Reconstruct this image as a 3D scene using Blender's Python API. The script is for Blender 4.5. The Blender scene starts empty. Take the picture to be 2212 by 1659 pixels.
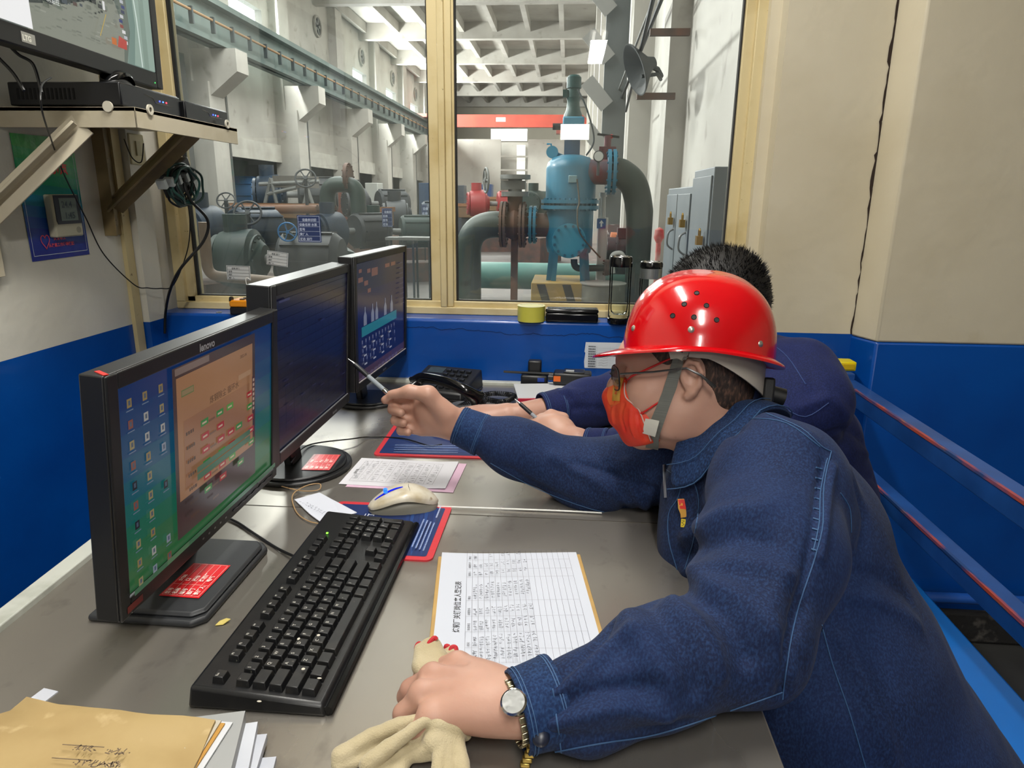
import bpy, bmesh, math, random
import numpy as np
from mathutils import Vector, Matrix, noise
from mathutils.bvhtree import BVHTree
random.seed(7)
PI = math.pi
SC = bpy.context.scene
COL = SC.collection

# ---------------------------------------------------------------- camera
CAM = Vector((0.0, 0.0, 1.30))
FPX, PITCH, YAW, ROLL = 1480.0, math.radians(15.1), math.radians(4.4), math.radians(0.6)
cf = Vector((-math.sin(YAW) * math.cos(PITCH), math.cos(YAW) * math.cos(PITCH), -math.sin(PITCH)))
cr = Vector((math.cos(YAW), math.sin(YAW), 0.0))
cu = cr.cross(cf)
cr2 = math.cos(ROLL) * cr + math.sin(ROLL) * cu
cu2 = -math.sin(ROLL) * cr + math.cos(ROLL) * cu
cam_data = bpy.data.cameras.new('camera')
cam_data.sensor_width = 36.0
cam_data.lens = FPX / 2212 * 36.0
cam_data.clip_start = 0.02
cam_data.clip_end = 200
cam = bpy.data.objects.new('camera', cam_data)
COL.objects.link(cam)
cam.matrix_world = Matrix((
    (cr2.x, cu2.x, -cf.x, CAM.x), (cr2.y, cu2.y, -cf.y, CAM.y), (cr2.z, cu2.z, -cf.z, CAM.z), (0, 0, 0, 1)))
SC.camera = cam

# ---------------------------------------------------------------- world, exposure, lights
SC.view_settings.view_transform = 'Standard'
SC.view_settings.look = 'None'
SC.view_settings.gamma = 1
SC.view_settings.use_curve_mapping = False
SC.view_settings.exposure = -0.08
world = bpy.data.worlds.new('world')
SC.world = world
world.use_nodes = True
wb = world.node_tree.nodes['Background']
wb.inputs[0].default_value = (0.86, 0.93, 1.0, 1)
wb.inputs[1].default_value = 1.0

def area_light(name, loc, size, power, color, rot=(0, 0, 0), size_y=None, spread=PI):
    d = bpy.data.lights.new(name, 'AREA')
    d.energy = power
    d.color = color
    d.size = size
    if size_y:
        d.shape = 'RECTANGLE'
        d.size_y = size_y
    d.spread = spread
    o = bpy.data.objects.new(name, d)
    o.location = loc
    o.rotation_euler = rot
    COL.objects.link(o)
    return o

TUBE_Y = (1.15, -0.9, -3.6)
TUBE_X = {1.15: -.30, -0.9: .25, -3.6: .25}
for ty in TUBE_Y:
    area_light('tube_light_glow', (TUBE_X[ty], ty, 2.80), 0.16, 40 if ty > 0 else 46, (1.0, 0.97, 0.91), size_y=1.2)
# added unseen area lights under the roof, there only to brighten the pump hall
for hx, hy, pw in ((-5.5, 8, 1100), (-5.5, 17, 1200), (-4.5, 27, 1000), (-4.5, 40, 900)):
    area_light('hall_fill_light', (hx, hy, 8.35), 5.0, pw, (1.0, 0.98, 0.95), size_y=5.0)
# daylight entering through the high windows of the left hall wall
for hy in (12.0, 24.0, 36.0, 42.5, 49.0):
    area_light('high_window_daylight', (-10.35, hy, 7.0), .8, 2300, (1.0, 0.98, 0.95), rot=(0, math.radians(-90), 0), size_y=2.4)

# ---------------------------------------------------------------- pixel helpers (2212 x 1659 frame) used to lay things out
def ray(px, py):
    return cf * FPX + cr2 * (px - 1106) - cu2 * (py - 829.5)
def onY(px, py, Y):
    d = ray(px, py); return CAM + d * ((Y - CAM.y) / d.y)
def onX(px, py, X):
    d = ray(px, py); return CAM + d * ((X - CAM.x) / d.x)
def onZ(px, py, Z):
    d = ray(px, py); return CAM + d * ((Z - CAM.z) / d.z)

# ---------------------------------------------------------------- colour, materials
def L(h):
    h = h.lstrip('#')
    if len(h) == 3: h = ''.join(c * 2 for c in h)
    out = []
    for i in (0, 2, 4):
        c = int(h[i:i + 2], 16) / 255
        out.append(c / 12.92 if c <= 0.04045 else ((c + 0.055) / 1.055) ** 2.4)
    return tuple(out) + (1,)

_m = {}
def M(name, col='#808080', rough=0.5, metal=0.0, col2=None, nscale=8.0, ndetail=4, nmix=(0.35, 0.7), bump=0.0, bscale=60.0,
      emit=0.0, coat=0.0, spec=0.5, stretch=(1, 1, 1), rough2=None, sheen=0.0, sss=0.0, trans=0.0, col3=None, n3=30.0, mix3=(0.6, 0.7), vcol=False, bdist=0.002):
    if name in _m: return _m[name]
    m = bpy.data.materials.new(name)
    m.use_nodes = True
    nt = m.node_tree
    b = nt.nodes['Principled BSDF']
    b.inputs['Base Color'].default_value = L(col)
    b.inputs['Roughness'].default_value = rough
    b.inputs['Metallic'].default_value = metal
    b.inputs['Specular IOR Level'].default_value = spec
    b.inputs['Coat Weight'].default_value = coat
    b.inputs['Coat Roughness'].default_value = 0.06
    if sheen: b.inputs['Sheen Weight'].default_value = sheen
    if trans: b.inputs['Transmission Weight'].default_value = trans
    if sss:
        b.inputs['Subsurface Weight'].default_value = sss
        b.inputs['Subsurface Radius'].default_value = (1.0, 0.35, 0.2)
        b.inputs['Subsurface Scale'].default_value = 0.006
    tc = nt.nodes.new('ShaderNodeTexCoord')
    mp = nt.nodes.new('ShaderNodeMapping')
    mp.inputs['Scale'].default_value = stretch
    nt.links.new(tc.outputs['Object'], mp.inputs[0])
    def ramp(scale, lo, hi, detail=4):
        n = nt.nodes.new('ShaderNodeTexNoise')
        n.inputs['Scale'].default_value = scale
        n.inputs['Detail'].default_value = detail
        nt.links.new(mp.outputs[0], n.inputs['Vector'])
        r = nt.nodes.new('ShaderNodeMapRange')
        r.inputs[1].default_value = lo; r.inputs[2].default_value = hi
        nt.links.new(n.outputs['Fac'], r.inputs[0])
        return r
    src = None
    if vcol:
        a = nt.nodes.new('ShaderNodeAttribute'); a.attribute_name = 'Col'
        src = a.outputs['Color']
    if col2:
        r = ramp(nscale, nmix[0], nmix[1], ndetail)
        mx = nt.nodes.new('ShaderNodeMix'); mx.data_type = 'RGBA'
        mx.inputs[6].default_value = L(col); mx.inputs[7].default_value = L(col2)
        if src: nt.links.new(src, mx.inputs[6])
        nt.links.new(r.outputs[0], mx.inputs[0])
        src = mx.outputs[2]
        if rough2 is not None:
            rr = nt.nodes.new('ShaderNodeMapRange')
            rr.inputs[3].default_value = rough; rr.inputs[4].default_value = rough2
            nt.links.new(r.outputs[0], rr.inputs[0]); nt.links.new(rr.outputs[0], b.inputs['Roughness'])
    if col3:
        r3 = ramp(n3, mix3[0], mix3[1], 6)
        mx3 = nt.nodes.new('ShaderNodeMix'); mx3.data_type = 'RGBA'
        mx3.inputs[6].default_value = L(col); mx3.inputs[7].default_value = L(col3)
        if src: nt.links.new(src, mx3.inputs[6])
        nt.links.new(r3.outputs[0], mx3.inputs[0])
        src = mx3.outputs[2]
    if src: nt.links.new(src, b.inputs['Base Color'])
    if emit:
        b.inputs['Emission Strength'].default_value = emit
        b.inputs['Emission Color'].default_value = L(col)
        if src: nt.links.new(src, b.inputs['Emission Color'])
    if bump:
        n = nt.nodes.new('ShaderNodeTexNoise')
        n.inputs['Scale'].default_value = bscale; n.inputs['Detail'].default_value = 4
        nt.links.new(mp.outputs[0], n.inputs['Vector'])
        bp = nt.nodes.new('ShaderNodeBump')
        bp.inputs['Strength'].default_value = bump; bp.inputs['Distance'].default_value = bdist
        nt.links.new(n.outputs['Fac'], bp.inputs['Height'])
        nt.links.new(bp.outputs[0], b.inputs['Normal'])
    _m[name] = m
    return m

def mixnode(m): return m.node_tree

# ---------------------------------------------------------------- objects
def tag(o, label=None, cat=None, group=None, kind=None):
    if label: o['label'] = label
    if cat: o['category'] = cat
    if group: o['group'] = group
    if kind: o['kind'] = kind
    return o

def attach(o, parent):
    if parent is not None:
        o.parent = parent
        o.matrix_parent_inverse = world_of(parent).inverted()

def world_of(o):
    m = o.matrix_basis.copy()
    if o.parent: m = world_of(o.parent) @ o.matrix_parent_inverse @ m
    return m

def thing(name, label, cat, loc=(0, 0, 0), group=None, rz=0.0):
    o = bpy.data.objects.new(name, None)
    o.empty_display_size = 0.05
    o.location = loc
    o.rotation_euler = (0, 0, rz)
    COL.objects.link(o)
    return tag(o, label, cat, group)

def frame(origin, u, v):
    """4x4 whose x axis is u, y axis is v, z axis the outward normal"""
    u = Vector(u).normalized(); v = Vector(v); v = (v - u * v.dot(u)).normalized(); n = u.cross(v)
    o = Vector(origin)
    return Matrix(((u.x, v.x, n.x, o.x), (u.y, v.y, n.y, o.y), (u.z, v.z, n.z, o.z), (0, 0, 0, 1)))

def perp(d):
    d = Vector(d).normalized()
    a = Vector((0, 0, 1)) if abs(d.z) < 0.9 else Vector((1, 0, 0))
    u = d.cross(a).normalized()
    return u, d.cross(u).normalized()

class MB:
    def __init__(s, T=None):
        s.v = []; s.f = []; s.c = []; s.T = T; s.col = None
    def add(s, vs, fs):
        n = len(s.v)
        if s.T is not None: vs = [s.T @ Vector(p) for p in vs]
        s.v += [tuple(p) for p in vs]
        s.f += [tuple(i + n for i in f) for f in fs]
        s.c += [s.col] * len(fs)
        return s
    def box(s, a, b, R=None):
        x0, y0, z0 = a; x1, y1, z1 = b
        vs = [Vector(p) for p in ((x0, y0, z0), (x1, y0, z0), (x1, y1, z0), (x0, y1, z0), (x0, y0, z1), (x1, y0, z1), (x1, y1, z1), (x0, y1, z1))]
        if R is not None: vs = [R @ p for p in vs]
        return s.add(vs, [(0, 3, 2, 1), (4, 5, 6, 7), (0, 1, 5, 4), (1, 2, 6, 5), (2, 3, 7, 6), (3, 0, 4, 7)])
    def cbox(s, c, d, R=None):
        c = Vector(c)
        T = Matrix.Translation(c) @ (R.to_4x4() if R is not None else Matrix.Identity(4))
        return s.box((-d[0] / 2, -d[1] / 2, -d[2] / 2), (d[0] / 2, d[1] / 2, d[2] / 2), T)
    def bar(s, p, q, w, h, up=(0, 0, 1)):
        p = Vector(p); q = Vector(q); d = (q - p).normalized(); up = Vector(up)
        u = d.cross(up).normalized(); v = u.cross(d).normalized()
        vs = []
        for e in (p, q):
            for a, b in ((-1, -1), (1, -1), (1, 1), (-1, 1)):
                vs.append(e + u * (a * w / 2) + v * (b * h / 2))
        return s.add(vs, [(3, 2, 1, 0), (4, 5, 6, 7), (0, 1, 5, 4), (1, 2, 6, 5), (2, 3, 7, 6), (3, 0, 4, 7)])
    def tube(s, path, r, n=10, cap=True):
        path = [Vector(p) for p in path]
        rs = r if isinstance(r, (list, tuple)) else [r] * len(path)
        vs = []; fs = []
        u, v = perp(path[1] - path[0])
        for i, p in enumerate(path):
            a = path[min(i + 1, len(path) - 1)] - path[max(i - 1, 0)]
            if a.length < 1e-9: a = Vector((0, 0, 1))
            a.normalize()
            u = (u - a * u.dot(a)).normalized(); v = a.cross(u)
            for k in range(n):
                t = 2 * PI * k / n
                vs.append(p + (u * math.cos(t) + v * math.sin(t)) * rs[i])
        for i in range(len(path) - 1):
            for k in range(n):
                k2 = (k + 1) % n
                fs.append((i * n + k, i * n + k2, (i + 1) * n + k2, (i + 1) * n + k))
        if cap:
            fs.append(tuple(range(n - 1, -1, -1)))
            fs.append(tuple((len(path) - 1) * n + k for k in range(n)))
        return s.add(vs, fs)
    def cyl(s, p, q, r, r2=None, n=16): return s.tube([p, q], [r, r if r2 is None else r2], n)
    def lathe(s, prof, c=(0, 0, 0), ax=(0, 0, 1), n=24, open_end=False):
        """prof: (radius, height) list"""
        c = Vector(c); ax = Vector(ax).normalized(); u, v = perp(ax)
        vs = []; fs = []
        for r, h in prof:
            for k in range(n):
                t = 2 * PI * k / n
                vs.append(c + ax * h + (u * math.cos(t) + v * math.sin(t)) * r)
        for i in range(len(prof) - 1):
            for k in range(n):
                k2 = (k + 1) % n
                fs.append((i * n + k, (i + 1) * n + k, (i + 1) * n + k2, i * n + k2))
        if prof[0][0] > 1e-5: fs.append(tuple(range(n)))
        if prof[-1][0] > 1e-5 and not open_end: fs.append(tuple((len(prof) - 1) * n + k for k in range(n - 1, -1, -1)))
        return s.add(vs, fs)
    def prism(s, poly, z0, z1, T=None):
        n = len(poly)
        vs = [Vector((x, y, z0)) for x, y in poly] + [Vector((x, y, z1)) for x, y in poly]
        if T is not None: vs = [T @ p for p in vs]
        fs = [tuple(range(n - 1, -1, -1)), tuple(range(n, 2 * n))] + [(i, (i + 1) % n, n + (i + 1) % n, n + i) for i in range(n)]
        return s.add(vs, fs)
    def quad(s, a, b, c, d): return s.add([a, b, c, d], [(0, 1, 2, 3)])
    def ball(s, c, r, n=12, sc=(1, 1, 1)):
        prof = [(math.sin(PI * i / n) * 1.0, -math.cos(PI * i / n)) for i in range(n + 1)]
        c = Vector(c); vs = []; fs = []; m = n * 2
        for rr, h in prof:
            for k in range(m):
                t = 2 * PI * k / m
                vs.append(c + Vector((rr * math.cos(t) * r * sc[0], rr * math.sin(t) * r * sc[1], h * r * sc[2])))
        for i in range(n):
            for k in range(m):
                k2 = (k + 1) % m
                fs.append((i * m + k, i * m + k2, (i + 1) * m + k2, (i + 1) * m + k))
        return s.add(vs, fs)
    def build(s, name, mat, parent=None, smooth=False, bevel=0.0, seg=2, kind=None, sub=0, weld=False):
        me = bpy.data.meshes.new(name)
        me.from_pydata(s.v, [], s.f)
        if any(c is not None for c in s.c):
            at = me.color_attributes.new('Col', 'FLOAT_COLOR', 'CORNER')
            i = 0; arr = []
            for p, c in zip(s.f, s.c):
                arr += list(c or (1, 1, 1, 1)) * len(p)
            at.data.foreach_set('color', arr)
        if mat is not None: me.materials.append(mat)
        if weld or smooth:
            bm = bmesh.new(); bm.from_mesh(me)
            bmesh.ops.remove_doubles(bm, verts=bm.verts, dist=1e-6)
            bmesh.ops.recalc_face_normals(bm, faces=bm.faces)
            bm.to_mesh(me); bm.free()
        if smooth:
            me.polygons.foreach_set('use_smooth', [True] * len(me.polygons))
            me.set_sharp_from_angle(angle=math.radians(38))
        o = bpy.data.objects.new(name, me)
        COL.objects.link(o)
        attach(o, parent)
        if bevel:
            b = o.modifiers.new('bevel', 'BEVEL'); b.width = bevel; b.segments = seg; b.limit_method = 'ANGLE'; b.angle_limit = math.radians(40)
            me.polygons.foreach_set('use_smooth', [True] * len(me.polygons))
            b.harden_normals = False
            try: me.set_sharp_from_angle(angle=math.radians(50))
            except Exception: pass
        if sub:
            q = o.modifiers.new('sub', 'SUBSURF'); q.levels = sub; q.render_levels = sub
        if kind: o['kind'] = kind
        return o

def spline(pts, n=8, closed=False):
    P = [Vector(p) for p in pts]; out = []
    N = len(P)
    for i in range(N - 1 if not closed else N):
        p0 = P[max(i - 1, 0)] if not closed else P[i - 1]
        p1 = P[i]; p2 = P[(i + 1) % N]; p3 = P[min(i + 2, N - 1)] if not closed else P[(i + 2) % N]
        for k in range(n):
            t = k / n
            out.append(0.5 * ((2 * p1) + (-p0 + p2) * t + (2 * p0 - 5 * p1 + 4 * p2 - p3) * t * t + (-p0 + 3 * p1 - 3 * p2 + p3) * t ** 3))
    if not closed: out.append(P[-1])
    return out

def bend(pts, r, n=8):
    """polyline with rounded corners of radius r"""
    P = [Vector(p) for p in pts]; out = [P[0]]
    for i in range(1, len(P) - 1):
        a = (P[i - 1] - P[i]).normalized(); b = (P[i + 1] - P[i]).normalized()
        ang = a.angle(b) / 2
        d = min(r / math.tan(ang), (P[i - 1] - P[i]).length * .95, (P[i + 1] - P[i]).length * .95)
        p0 = P[i] + a * d; p2 = P[i] + b * d
        for k in range(n + 1):
            t = k / n
            out.append(p0 * (1 - t) ** 2 + P[i] * 2 * t * (1 - t) + p2 * t * t)
    out.append(P[-1])
    return out

# ---------------------------------------------------------------- text and flat artwork
def text_mesh(txt, size=1.0, align='LEFT', bold=0.0):
    cu_ = bpy.data.curves.new('t', 'FONT')
    cu_.body = txt; cu_.size = size; cu_.align_x = align; cu_.offset = bold
    cu_.resolution_u = 3
    o = bpy.data.objects.new('t', cu_)
    COL.objects.link(o)
    bpy.context.view_layer.update()
    me = bpy.data.meshes.new_from_object(o.evaluated_get(bpy.context.evaluated_depsgraph_get()))
    vs = [v.co.copy() for v in me.vertices]; fs = [tuple(p.vertices) for p in me.polygons]
    bpy.data.objects.remove(o); bpy.data.meshes.remove(me); bpy.data.curves.remove(cu_)
    return vs, fs

def art(name, parent, T, items, mat, z0=0.0004, dz=0.0001, surf=None, thick=None):
    """flat marks on a surface, T maps (x, y) metres to the surface, items are layered in order"""
    b = MB(T)
    z = z0
    for it in items:
        k = it[0]
        if k == 'r':
            _, x0, y0, x1, y1, c = it
            b.col = L(c)
            P = [(x0, y0), (x1, y0), (x1, y1), (x0, y1)]
            b.add([Vector((x, y, z)) for x, y in P], [(0, 1, 2, 3)])
        elif k == 'p':
            _, P, c = it
            b.col = L(c)
            b.add([Vector((x, y, z)) for x, y in P], [tuple(range(len(P)))])
        elif k == 'o':
            _, x, y, r, c = it[:5]
            sy = it[5] if len(it) > 5 else 1
            b.col = L(c)
            b.add([Vector((x + r * math.cos(2 * PI * i / 20), y + sy * r * math.sin(2 * PI * i / 20), z)) for i in range(20)], [tuple(range(20))])
        elif k == 't':
            _, tx, x, y, s, c = it[:6]
            rot = it[6] if len(it) > 6 else 0
            bold = it[7] if len(it) > 7 else 0
            al = it[8] if len(it) > 8 else 'LEFT'
            vs, fs = text_mesh(tx, s, al, bold * s)
            b.col = L(c)
            R = Matrix.Rotation(rot, 4, 'Z')
            b.add([Matrix.Translation((x, y, z)) @ (R @ v) for v in vs], fs)
        elif k == 'l':   # line list
            _, P, w, c = it
            b.col = L(c)
            for (xa, ya), (xb, yb) in zip(P[:-1], P[1:]):
                d = Vector((xb - xa, yb - ya)); 
                if d.length < 1e-7: continue
                d.normalize(); n_ = Vector((-d.y, d.x)) * w / 2
                b.add([Vector((xa - n_.x, ya - n_.y, z)), Vector((xb - n_.x, yb - n_.y, z)), Vector((xb + n_.x, yb + n_.y, z)), Vector((xa + n_.x, ya + n_.y, z))], [(0, 1, 2, 3)])
        z += dz
    if surf:
        T_ = T; b.v = [tuple(surf(Vector(p))) for p in b.v]
    return b.build(name, mat, parent)

def scribble(x, y, w, h, rnd, n=5):
    """one handwritten character as a polyline"""
    return [(x + rnd.uniform(0, w), y + rnd.uniform(0, h)) for _ in range(n)]
# ================================================================ materials shared
cream_wall = M('cream_plaster', '#c9c0a8', 0.45, col2='#bbb095', nscale=2.2, nmix=(.45, .8), bump=0.35, bscale=22, col3='#a89a78', n3=3.1, mix3=(.66, .82), bdist=.004)
blue_paint = M('blue_gloss_paint', '#004a9e', 0.34, col2='#003f8e', nscale=4, bump=0.28, bscale=16, col3='#1a5db0', n3=40, mix3=(.72, .75), bdist=.004, coat=.15)
beige_frame = M('beige_painted_steel', '#c9b98c', 0.42, col2='#b39e6a', nscale=9, nmix=(.5, .8), bump=.15, bscale=40, col3='#6e5a38', n3=60, mix3=(.7, .76))
black_plastic = M('black_plastic', '#17181a', 0.42, bump=.1, bscale=400, bdist=.0005)
dark_plastic = M('charcoal_plastic', '#26282b', 0.5, bump=.1, bscale=400, bdist=.0005)
gloss_black = M('gloss_black', '#0b0c0e', 0.16)
white_paint = M('white_flange_paint', '#b9bcb4', 0.45, col2='#8f9286', nscale=14, nmix=(.55, .8))
chrome = M('chrome', '#c9c9c9', 0.18, metal=1)
rubber = M('black_cable_rubber', '#101113', 0.45)
ink = M('flat_print', '#ffffff', 0.6, vcol=True)
gloss_print = M('gloss_print', '#ffffff', 0.3, vcol=True)

PAINT_Z = 0.93
def wall_pair(name, lo, hi, upper=None):
    """wall box: blue dado below PAINT_Z, cream above"""
    MB().box((lo[0], lo[1], lo[2]), (hi[0], hi[1], PAINT_Z)).build(name + '_dado', blue_paint, kind='structure')
    MB().box((lo[0], lo[1], PAINT_Z), (hi[0], hi[1], hi[2])).build(name, upper or cream_wall, kind='structure')

WX, RX, FRONT, BACK, CEIL = -1.28, 3.4, 2.04, -5.2, 2.95
pale_wall = M('pale_plaster', '#d3d1c6', 0.5, col2='#c4c0b2', nscale=2.2, nmix=(.45, .8), bump=0.5, bscale=26, col3='#b3ab92', n3=3.1, mix3=(.66, .85), bdist=.004)
wall_pair('wall_left', (WX - .2, BACK, 0), (WX, 2.30, CEIL), pale_wall)
wall_pair('wall_right', (RX, BACK, 0), (RX + .2, 2.30, CEIL))
wall_pair('wall_back', (WX - .2, BACK - .2, 0), (RX + .2, BACK, CEIL))
# front wall: sill wall below the window, pieces beside and above it
MB().box((WX, FRONT, 0), (0.56, 2.34, 0.945)).build('wall_front_sill', blue_paint, kind='structure', bevel=.008)
MB().box((0.56, FRONT, 0), (0.845, 2.34, PAINT_Z)).build('wall_front_dado', blue_paint, kind='structure')
pr = MB()
pr.box((0.56, FRONT, PAINT_Z), (0.845, 2.34, CEIL))
pr.build('wall_front', cream_wall, kind='structure')
MB().box((WX, FRONT, 2.12), (0.56, 2.34, CEIL)).build('wall_front_lintel', cream_wall, kind='structure')
MB().box((0.53, 2.10, .945), (0.565, 2.30, 2.12)).build('wall_front_reveal', cream_wall, kind='structure')
# the pier that stands forward at the right, its side face slanting
P = [(0.835, 2.041), (0.868, 1.95), (RX, 1.99), (RX, 2.34), (0.835, 2.34)]
MB().prism(P, 0.0, PAINT_Z - .005).build('wall_pier_dado', blue_paint, kind='structure', bevel=.006)
MB().prism(P, PAINT_Z - .005, CEIL).build('wall_pier', cream_wall, kind='structure', bevel=.006)
# jagged crack down the joint of wall and pier
rnd = random.Random(3)
cr_v = []; z = .93
b = MB()
while z < 2.2:
    z2 = z + rnd.uniform(.008, .03)
    w = .0012 + .002 * rnd.random() + (.0022 if z > 1.25 else 0)
    x = 0.835 + rnd.uniform(-.004, .002)
    cr_v.append((x, z, w)); z = z2
vs = []; fs = []
for x, z, w in cr_v: vs += [(x - w, 2.0385, z), (x + w, 2.0385, z)]
fs = [(2 * i, 2 * i + 1, 2 * i + 3, 2 * i + 2) for i in range(len(cr_v) - 1)]
b.add(vs, fs)
b.build('trim_crack', M('crack_shadow', '#2a1d14', .9), kind='structure')
# cracks through the blue plaster under the sill
b = MB(); x = -.49; z = .918; rnd = random.Random(11); pts = []
while x < .2:
    pts.append((x, z)); x += rnd.uniform(.004, .014); z += rnd.uniform(-.0035, .0032)
vs = []; 
for x, z in pts: vs += [(x, FRONT - .0012, z - .0007), (x, FRONT - .0012, z + .0007)]
b.add(vs, [(2 * i, 2 * i + 1, 2 * i + 3, 2 * i + 2) for i in range(len(pts) - 1)])
b.build('trim_sill_crack', M('crack_dark', '#04153c', .9), kind='structure')
# corner column and old conduit on the left
wall_pair('wall_corner_column', (WX, 1.955, 0), (-1.25, 2.04, CEIL), pale_wall)
MB().box((WX, 1.915, .55), (WX + .012, 1.95, CEIL)).build('trim_conduit', beige_frame, kind='structure')
floor_m = M('floor_concrete', '#3a3a38', .7, col2='#242423', nscale=3, bump=.3, bscale=30)
MB().box((WX - .2, BACK - .2, -.15), (RX + .2, 2.34, 0)).build('floor', floor_m, kind='structure')
MB().box((WX - .2, BACK - .2, CEIL), (RX + .2, 2.34, CEIL + .15)).build('ceiling', M('ceiling_paint', '#cfccc2', .7), kind='structure')
# dirty plaster foot of the pier
MB().box((0.88, 1.925, 0), (2.2, 1.953, .105)).build('baseboard_right', M('sooty_plaster', '#1b1a19', .85, col2='#6d6862', nscale=12, nmix=(.55, .7), bump=.6, bscale=30, bdist=.01), kind='structure', bevel=.01)
pip = thing('wall_pipe', 'thin blue painted pipe running low along the blue pier wall', 'pipe', (.95, 1.92, .15))
MB().cyl((.80, 1.915, .158), (2.4, 1.915, .165), .016, n=14).build('pipe_run', M('pipe_blue', '#1b4fa0', .35, coat=.3), pip, smooth=True)
MB().cyl((1.05, 1.93, .2), (1.05, 1.93, .14), .006).build('pipe_clip', M('pipe_blue2', '#3d6bb0', .4), pip, smooth=True)

# ---------------------------------------------------------------- the window to the hall
WY = 2.16
W0, W1, WZ0, WZ1 = -1.205, 0.475, 0.985, 2.08
MUL = (-0.392, -0.352)
fr = MB()
fr.box((-1.262, WY - .03, .945), (0.53, WY + .05, .968))      # sill rail
fr.box((-1.262, WY - .012, .966), (0.53, WY + .045, .985))
fr.box((-1.262, WY - .03, .968), (-1.232, WY + .05, 2.12))
fr.box((-1.234, WY - .012, .966), (-1.205, WY + .045, 2.12))
fr.box((.503, WY - .03, .968), (.532, WY + .05, 2.12))
fr.box((.475, WY - .012, .966), (.505, WY + .045, 2.12))
fr.box((-.392, WY - .03, .968), (-.372, WY + .05, 2.12))
fr.box((-.372, WY - .022, .968), (-.352, WY + .05, 2.12))
fr.box((-.425, WY - .008, .968), (-.390, WY + .03, 2.12))
fr.box((-.354, WY - .008, .968), (-.346, WY + .03, 2.12))
fr.box((-1.262, WY - .03, 2.08), (0.53, WY + .05, 2.12))
fr.build('window_1', beige_frame, kind='structure', bevel=.0025)
gk = MB()
for x in (-1.2045, .4745): gk.box((x - .004, WY + .0, .985), (x + .004, WY + .02, 2.08))
for x in (-.4265, -.3445): gk.box((x - .0025, WY + .0, .985), (x + .0025, WY + .02, 2.08))
gk.box((-1.205, WY, .984), (.475, WY + .02, .988))
gk.build('trim_gasket', M('perished_gasket', '#1c1a17', .8), kind='structure')
# glass with a thin film of dust, heavier at the foot; the left pane adds painted haze
def glass_mat(name, dirt_haze, tint, seed):
    m = bpy.data.materials.new(name); m.use_nodes = True; nt = m.node_tree
    for n in list(nt.nodes): nt.nodes.remove(n)
    out = nt.nodes.new('ShaderNodeOutputMaterial')
    tr = nt.nodes.new('ShaderNodeBsdfTransparent'); tr.inputs[0].default_value = (.93, .96, .95, 1)
    gl = nt.nodes.new('ShaderNodeBsdfGlossy'); gl.inputs['Roughness'].default_value = .01
    df = nt.nodes.new('ShaderNodeBsdfDiffuse'); df.inputs[0].default_value = L(tint)
    tl = nt.nodes.new('ShaderNodeBsdfTranslucent'); tl.inputs[0].default_value = L(tint)
    fz = nt.nodes.new('ShaderNodeFresnel'); fz.inputs[0].default_value = 1.5
    sc_ = nt.nodes.new('ShaderNodeMath'); sc_.operation = 'MULTIPLY'; sc_.inputs[1].default_value = 1.0
    m1 = nt.nodes.new('ShaderNodeMixShader'); m2 = nt.nodes.new('ShaderNodeMixShader'); md = nt.nodes.new('ShaderNodeMixShader')
    tc = nt.nodes.new('ShaderNodeTexCoord'); sp = nt.nodes.new('ShaderNodeSeparateXYZ')
    nt.links.new(tc.outputs['Object'], sp.inputs[0])
    no = nt.nodes.new('ShaderNodeTexNoise'); no.inputs['Scale'].default_value = 5; no.inputs['Detail'].default_value = 6
    mp = nt.nodes.new('ShaderNodeMapping'); mp.inputs['Scale'].default_value = (1.6, 1, .45); mp.inputs['Location'].default_value = (seed, 0, 0)
    nt.links.new(tc.outputs['Object'], mp.inputs[0]); nt.links.new(mp.outputs[0], no.inputs['Vector'])
    r = nt.nodes.new('ShaderNodeMapRange'); r.inputs[1].default_value = .42; r.inputs[2].default_value = .8; r.inputs[4].default_value = dirt_haze
    nt.links.new(no.outputs['Fac'], r.inputs[0])
    rz = nt.nodes.new('ShaderNodeMapRange'); rz.inputs[1].default_value = 1.13; rz.inputs[2].default_value = .985; rz.inputs[3].default_value = dirt_haze * .22; rz.inputs[4].default_value = dirt_haze * 1.1
    nt.links.new(sp.outputs[2], rz.inputs[0])
    ad = nt.nodes.new('ShaderNodeMath'); nt.links.new(r.outputs[0], ad.inputs[0]); nt.links.new(rz.outputs[0], ad.inputs[1])
    nt.links.new(df.outputs[0], md.inputs[1]); nt.links.new(tl.outputs[0], md.inputs[2])
    nt.links.new(fz.outputs[0], sc_.inputs[0]); nt.links.new(sc_.outputs[0], m1.inputs[0])
    nt.links.new(tr.outputs[0], m1.inputs[1]); nt.links.new(gl.outputs[0], m1.inputs[2])
    nt.links.new(ad.outputs[0], m2.inputs[0]); nt.links.new(m1.outputs[0], m2.inputs[1]); nt.links.new(md.outputs[0], m2.inputs[2])
    nt.links.new(m2.outputs[0], out.inputs[0])
    return m
MB().box((-1.205, WY + .008, .985), (-.425, WY + .012, 2.08)).build('window_1_glass', glass_mat('dust_reflection_haze_left', .14, '#8f9a98', 1.7), kind='structure')  # stronger film here also paints in a haze of reflections
MB().box((-.346, WY + .008, .985), (.475, WY + .012, 2.08)).build('window_2_glass', glass_mat('dusty_glass_right', .05, '#b9c0be', 5.1), kind='structure')

MB().box((-.13, BACK, 2.06), (.24, BACK + .012, 2.25)).build('window_9', M('back_transom_daylight', '#ffffff', emit=26), kind='structure')
MB().box((-.16, BACK, 2.03), (.27, BACK + .008, 2.28)).build('trim_9', beige_frame, kind='structure')
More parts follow.
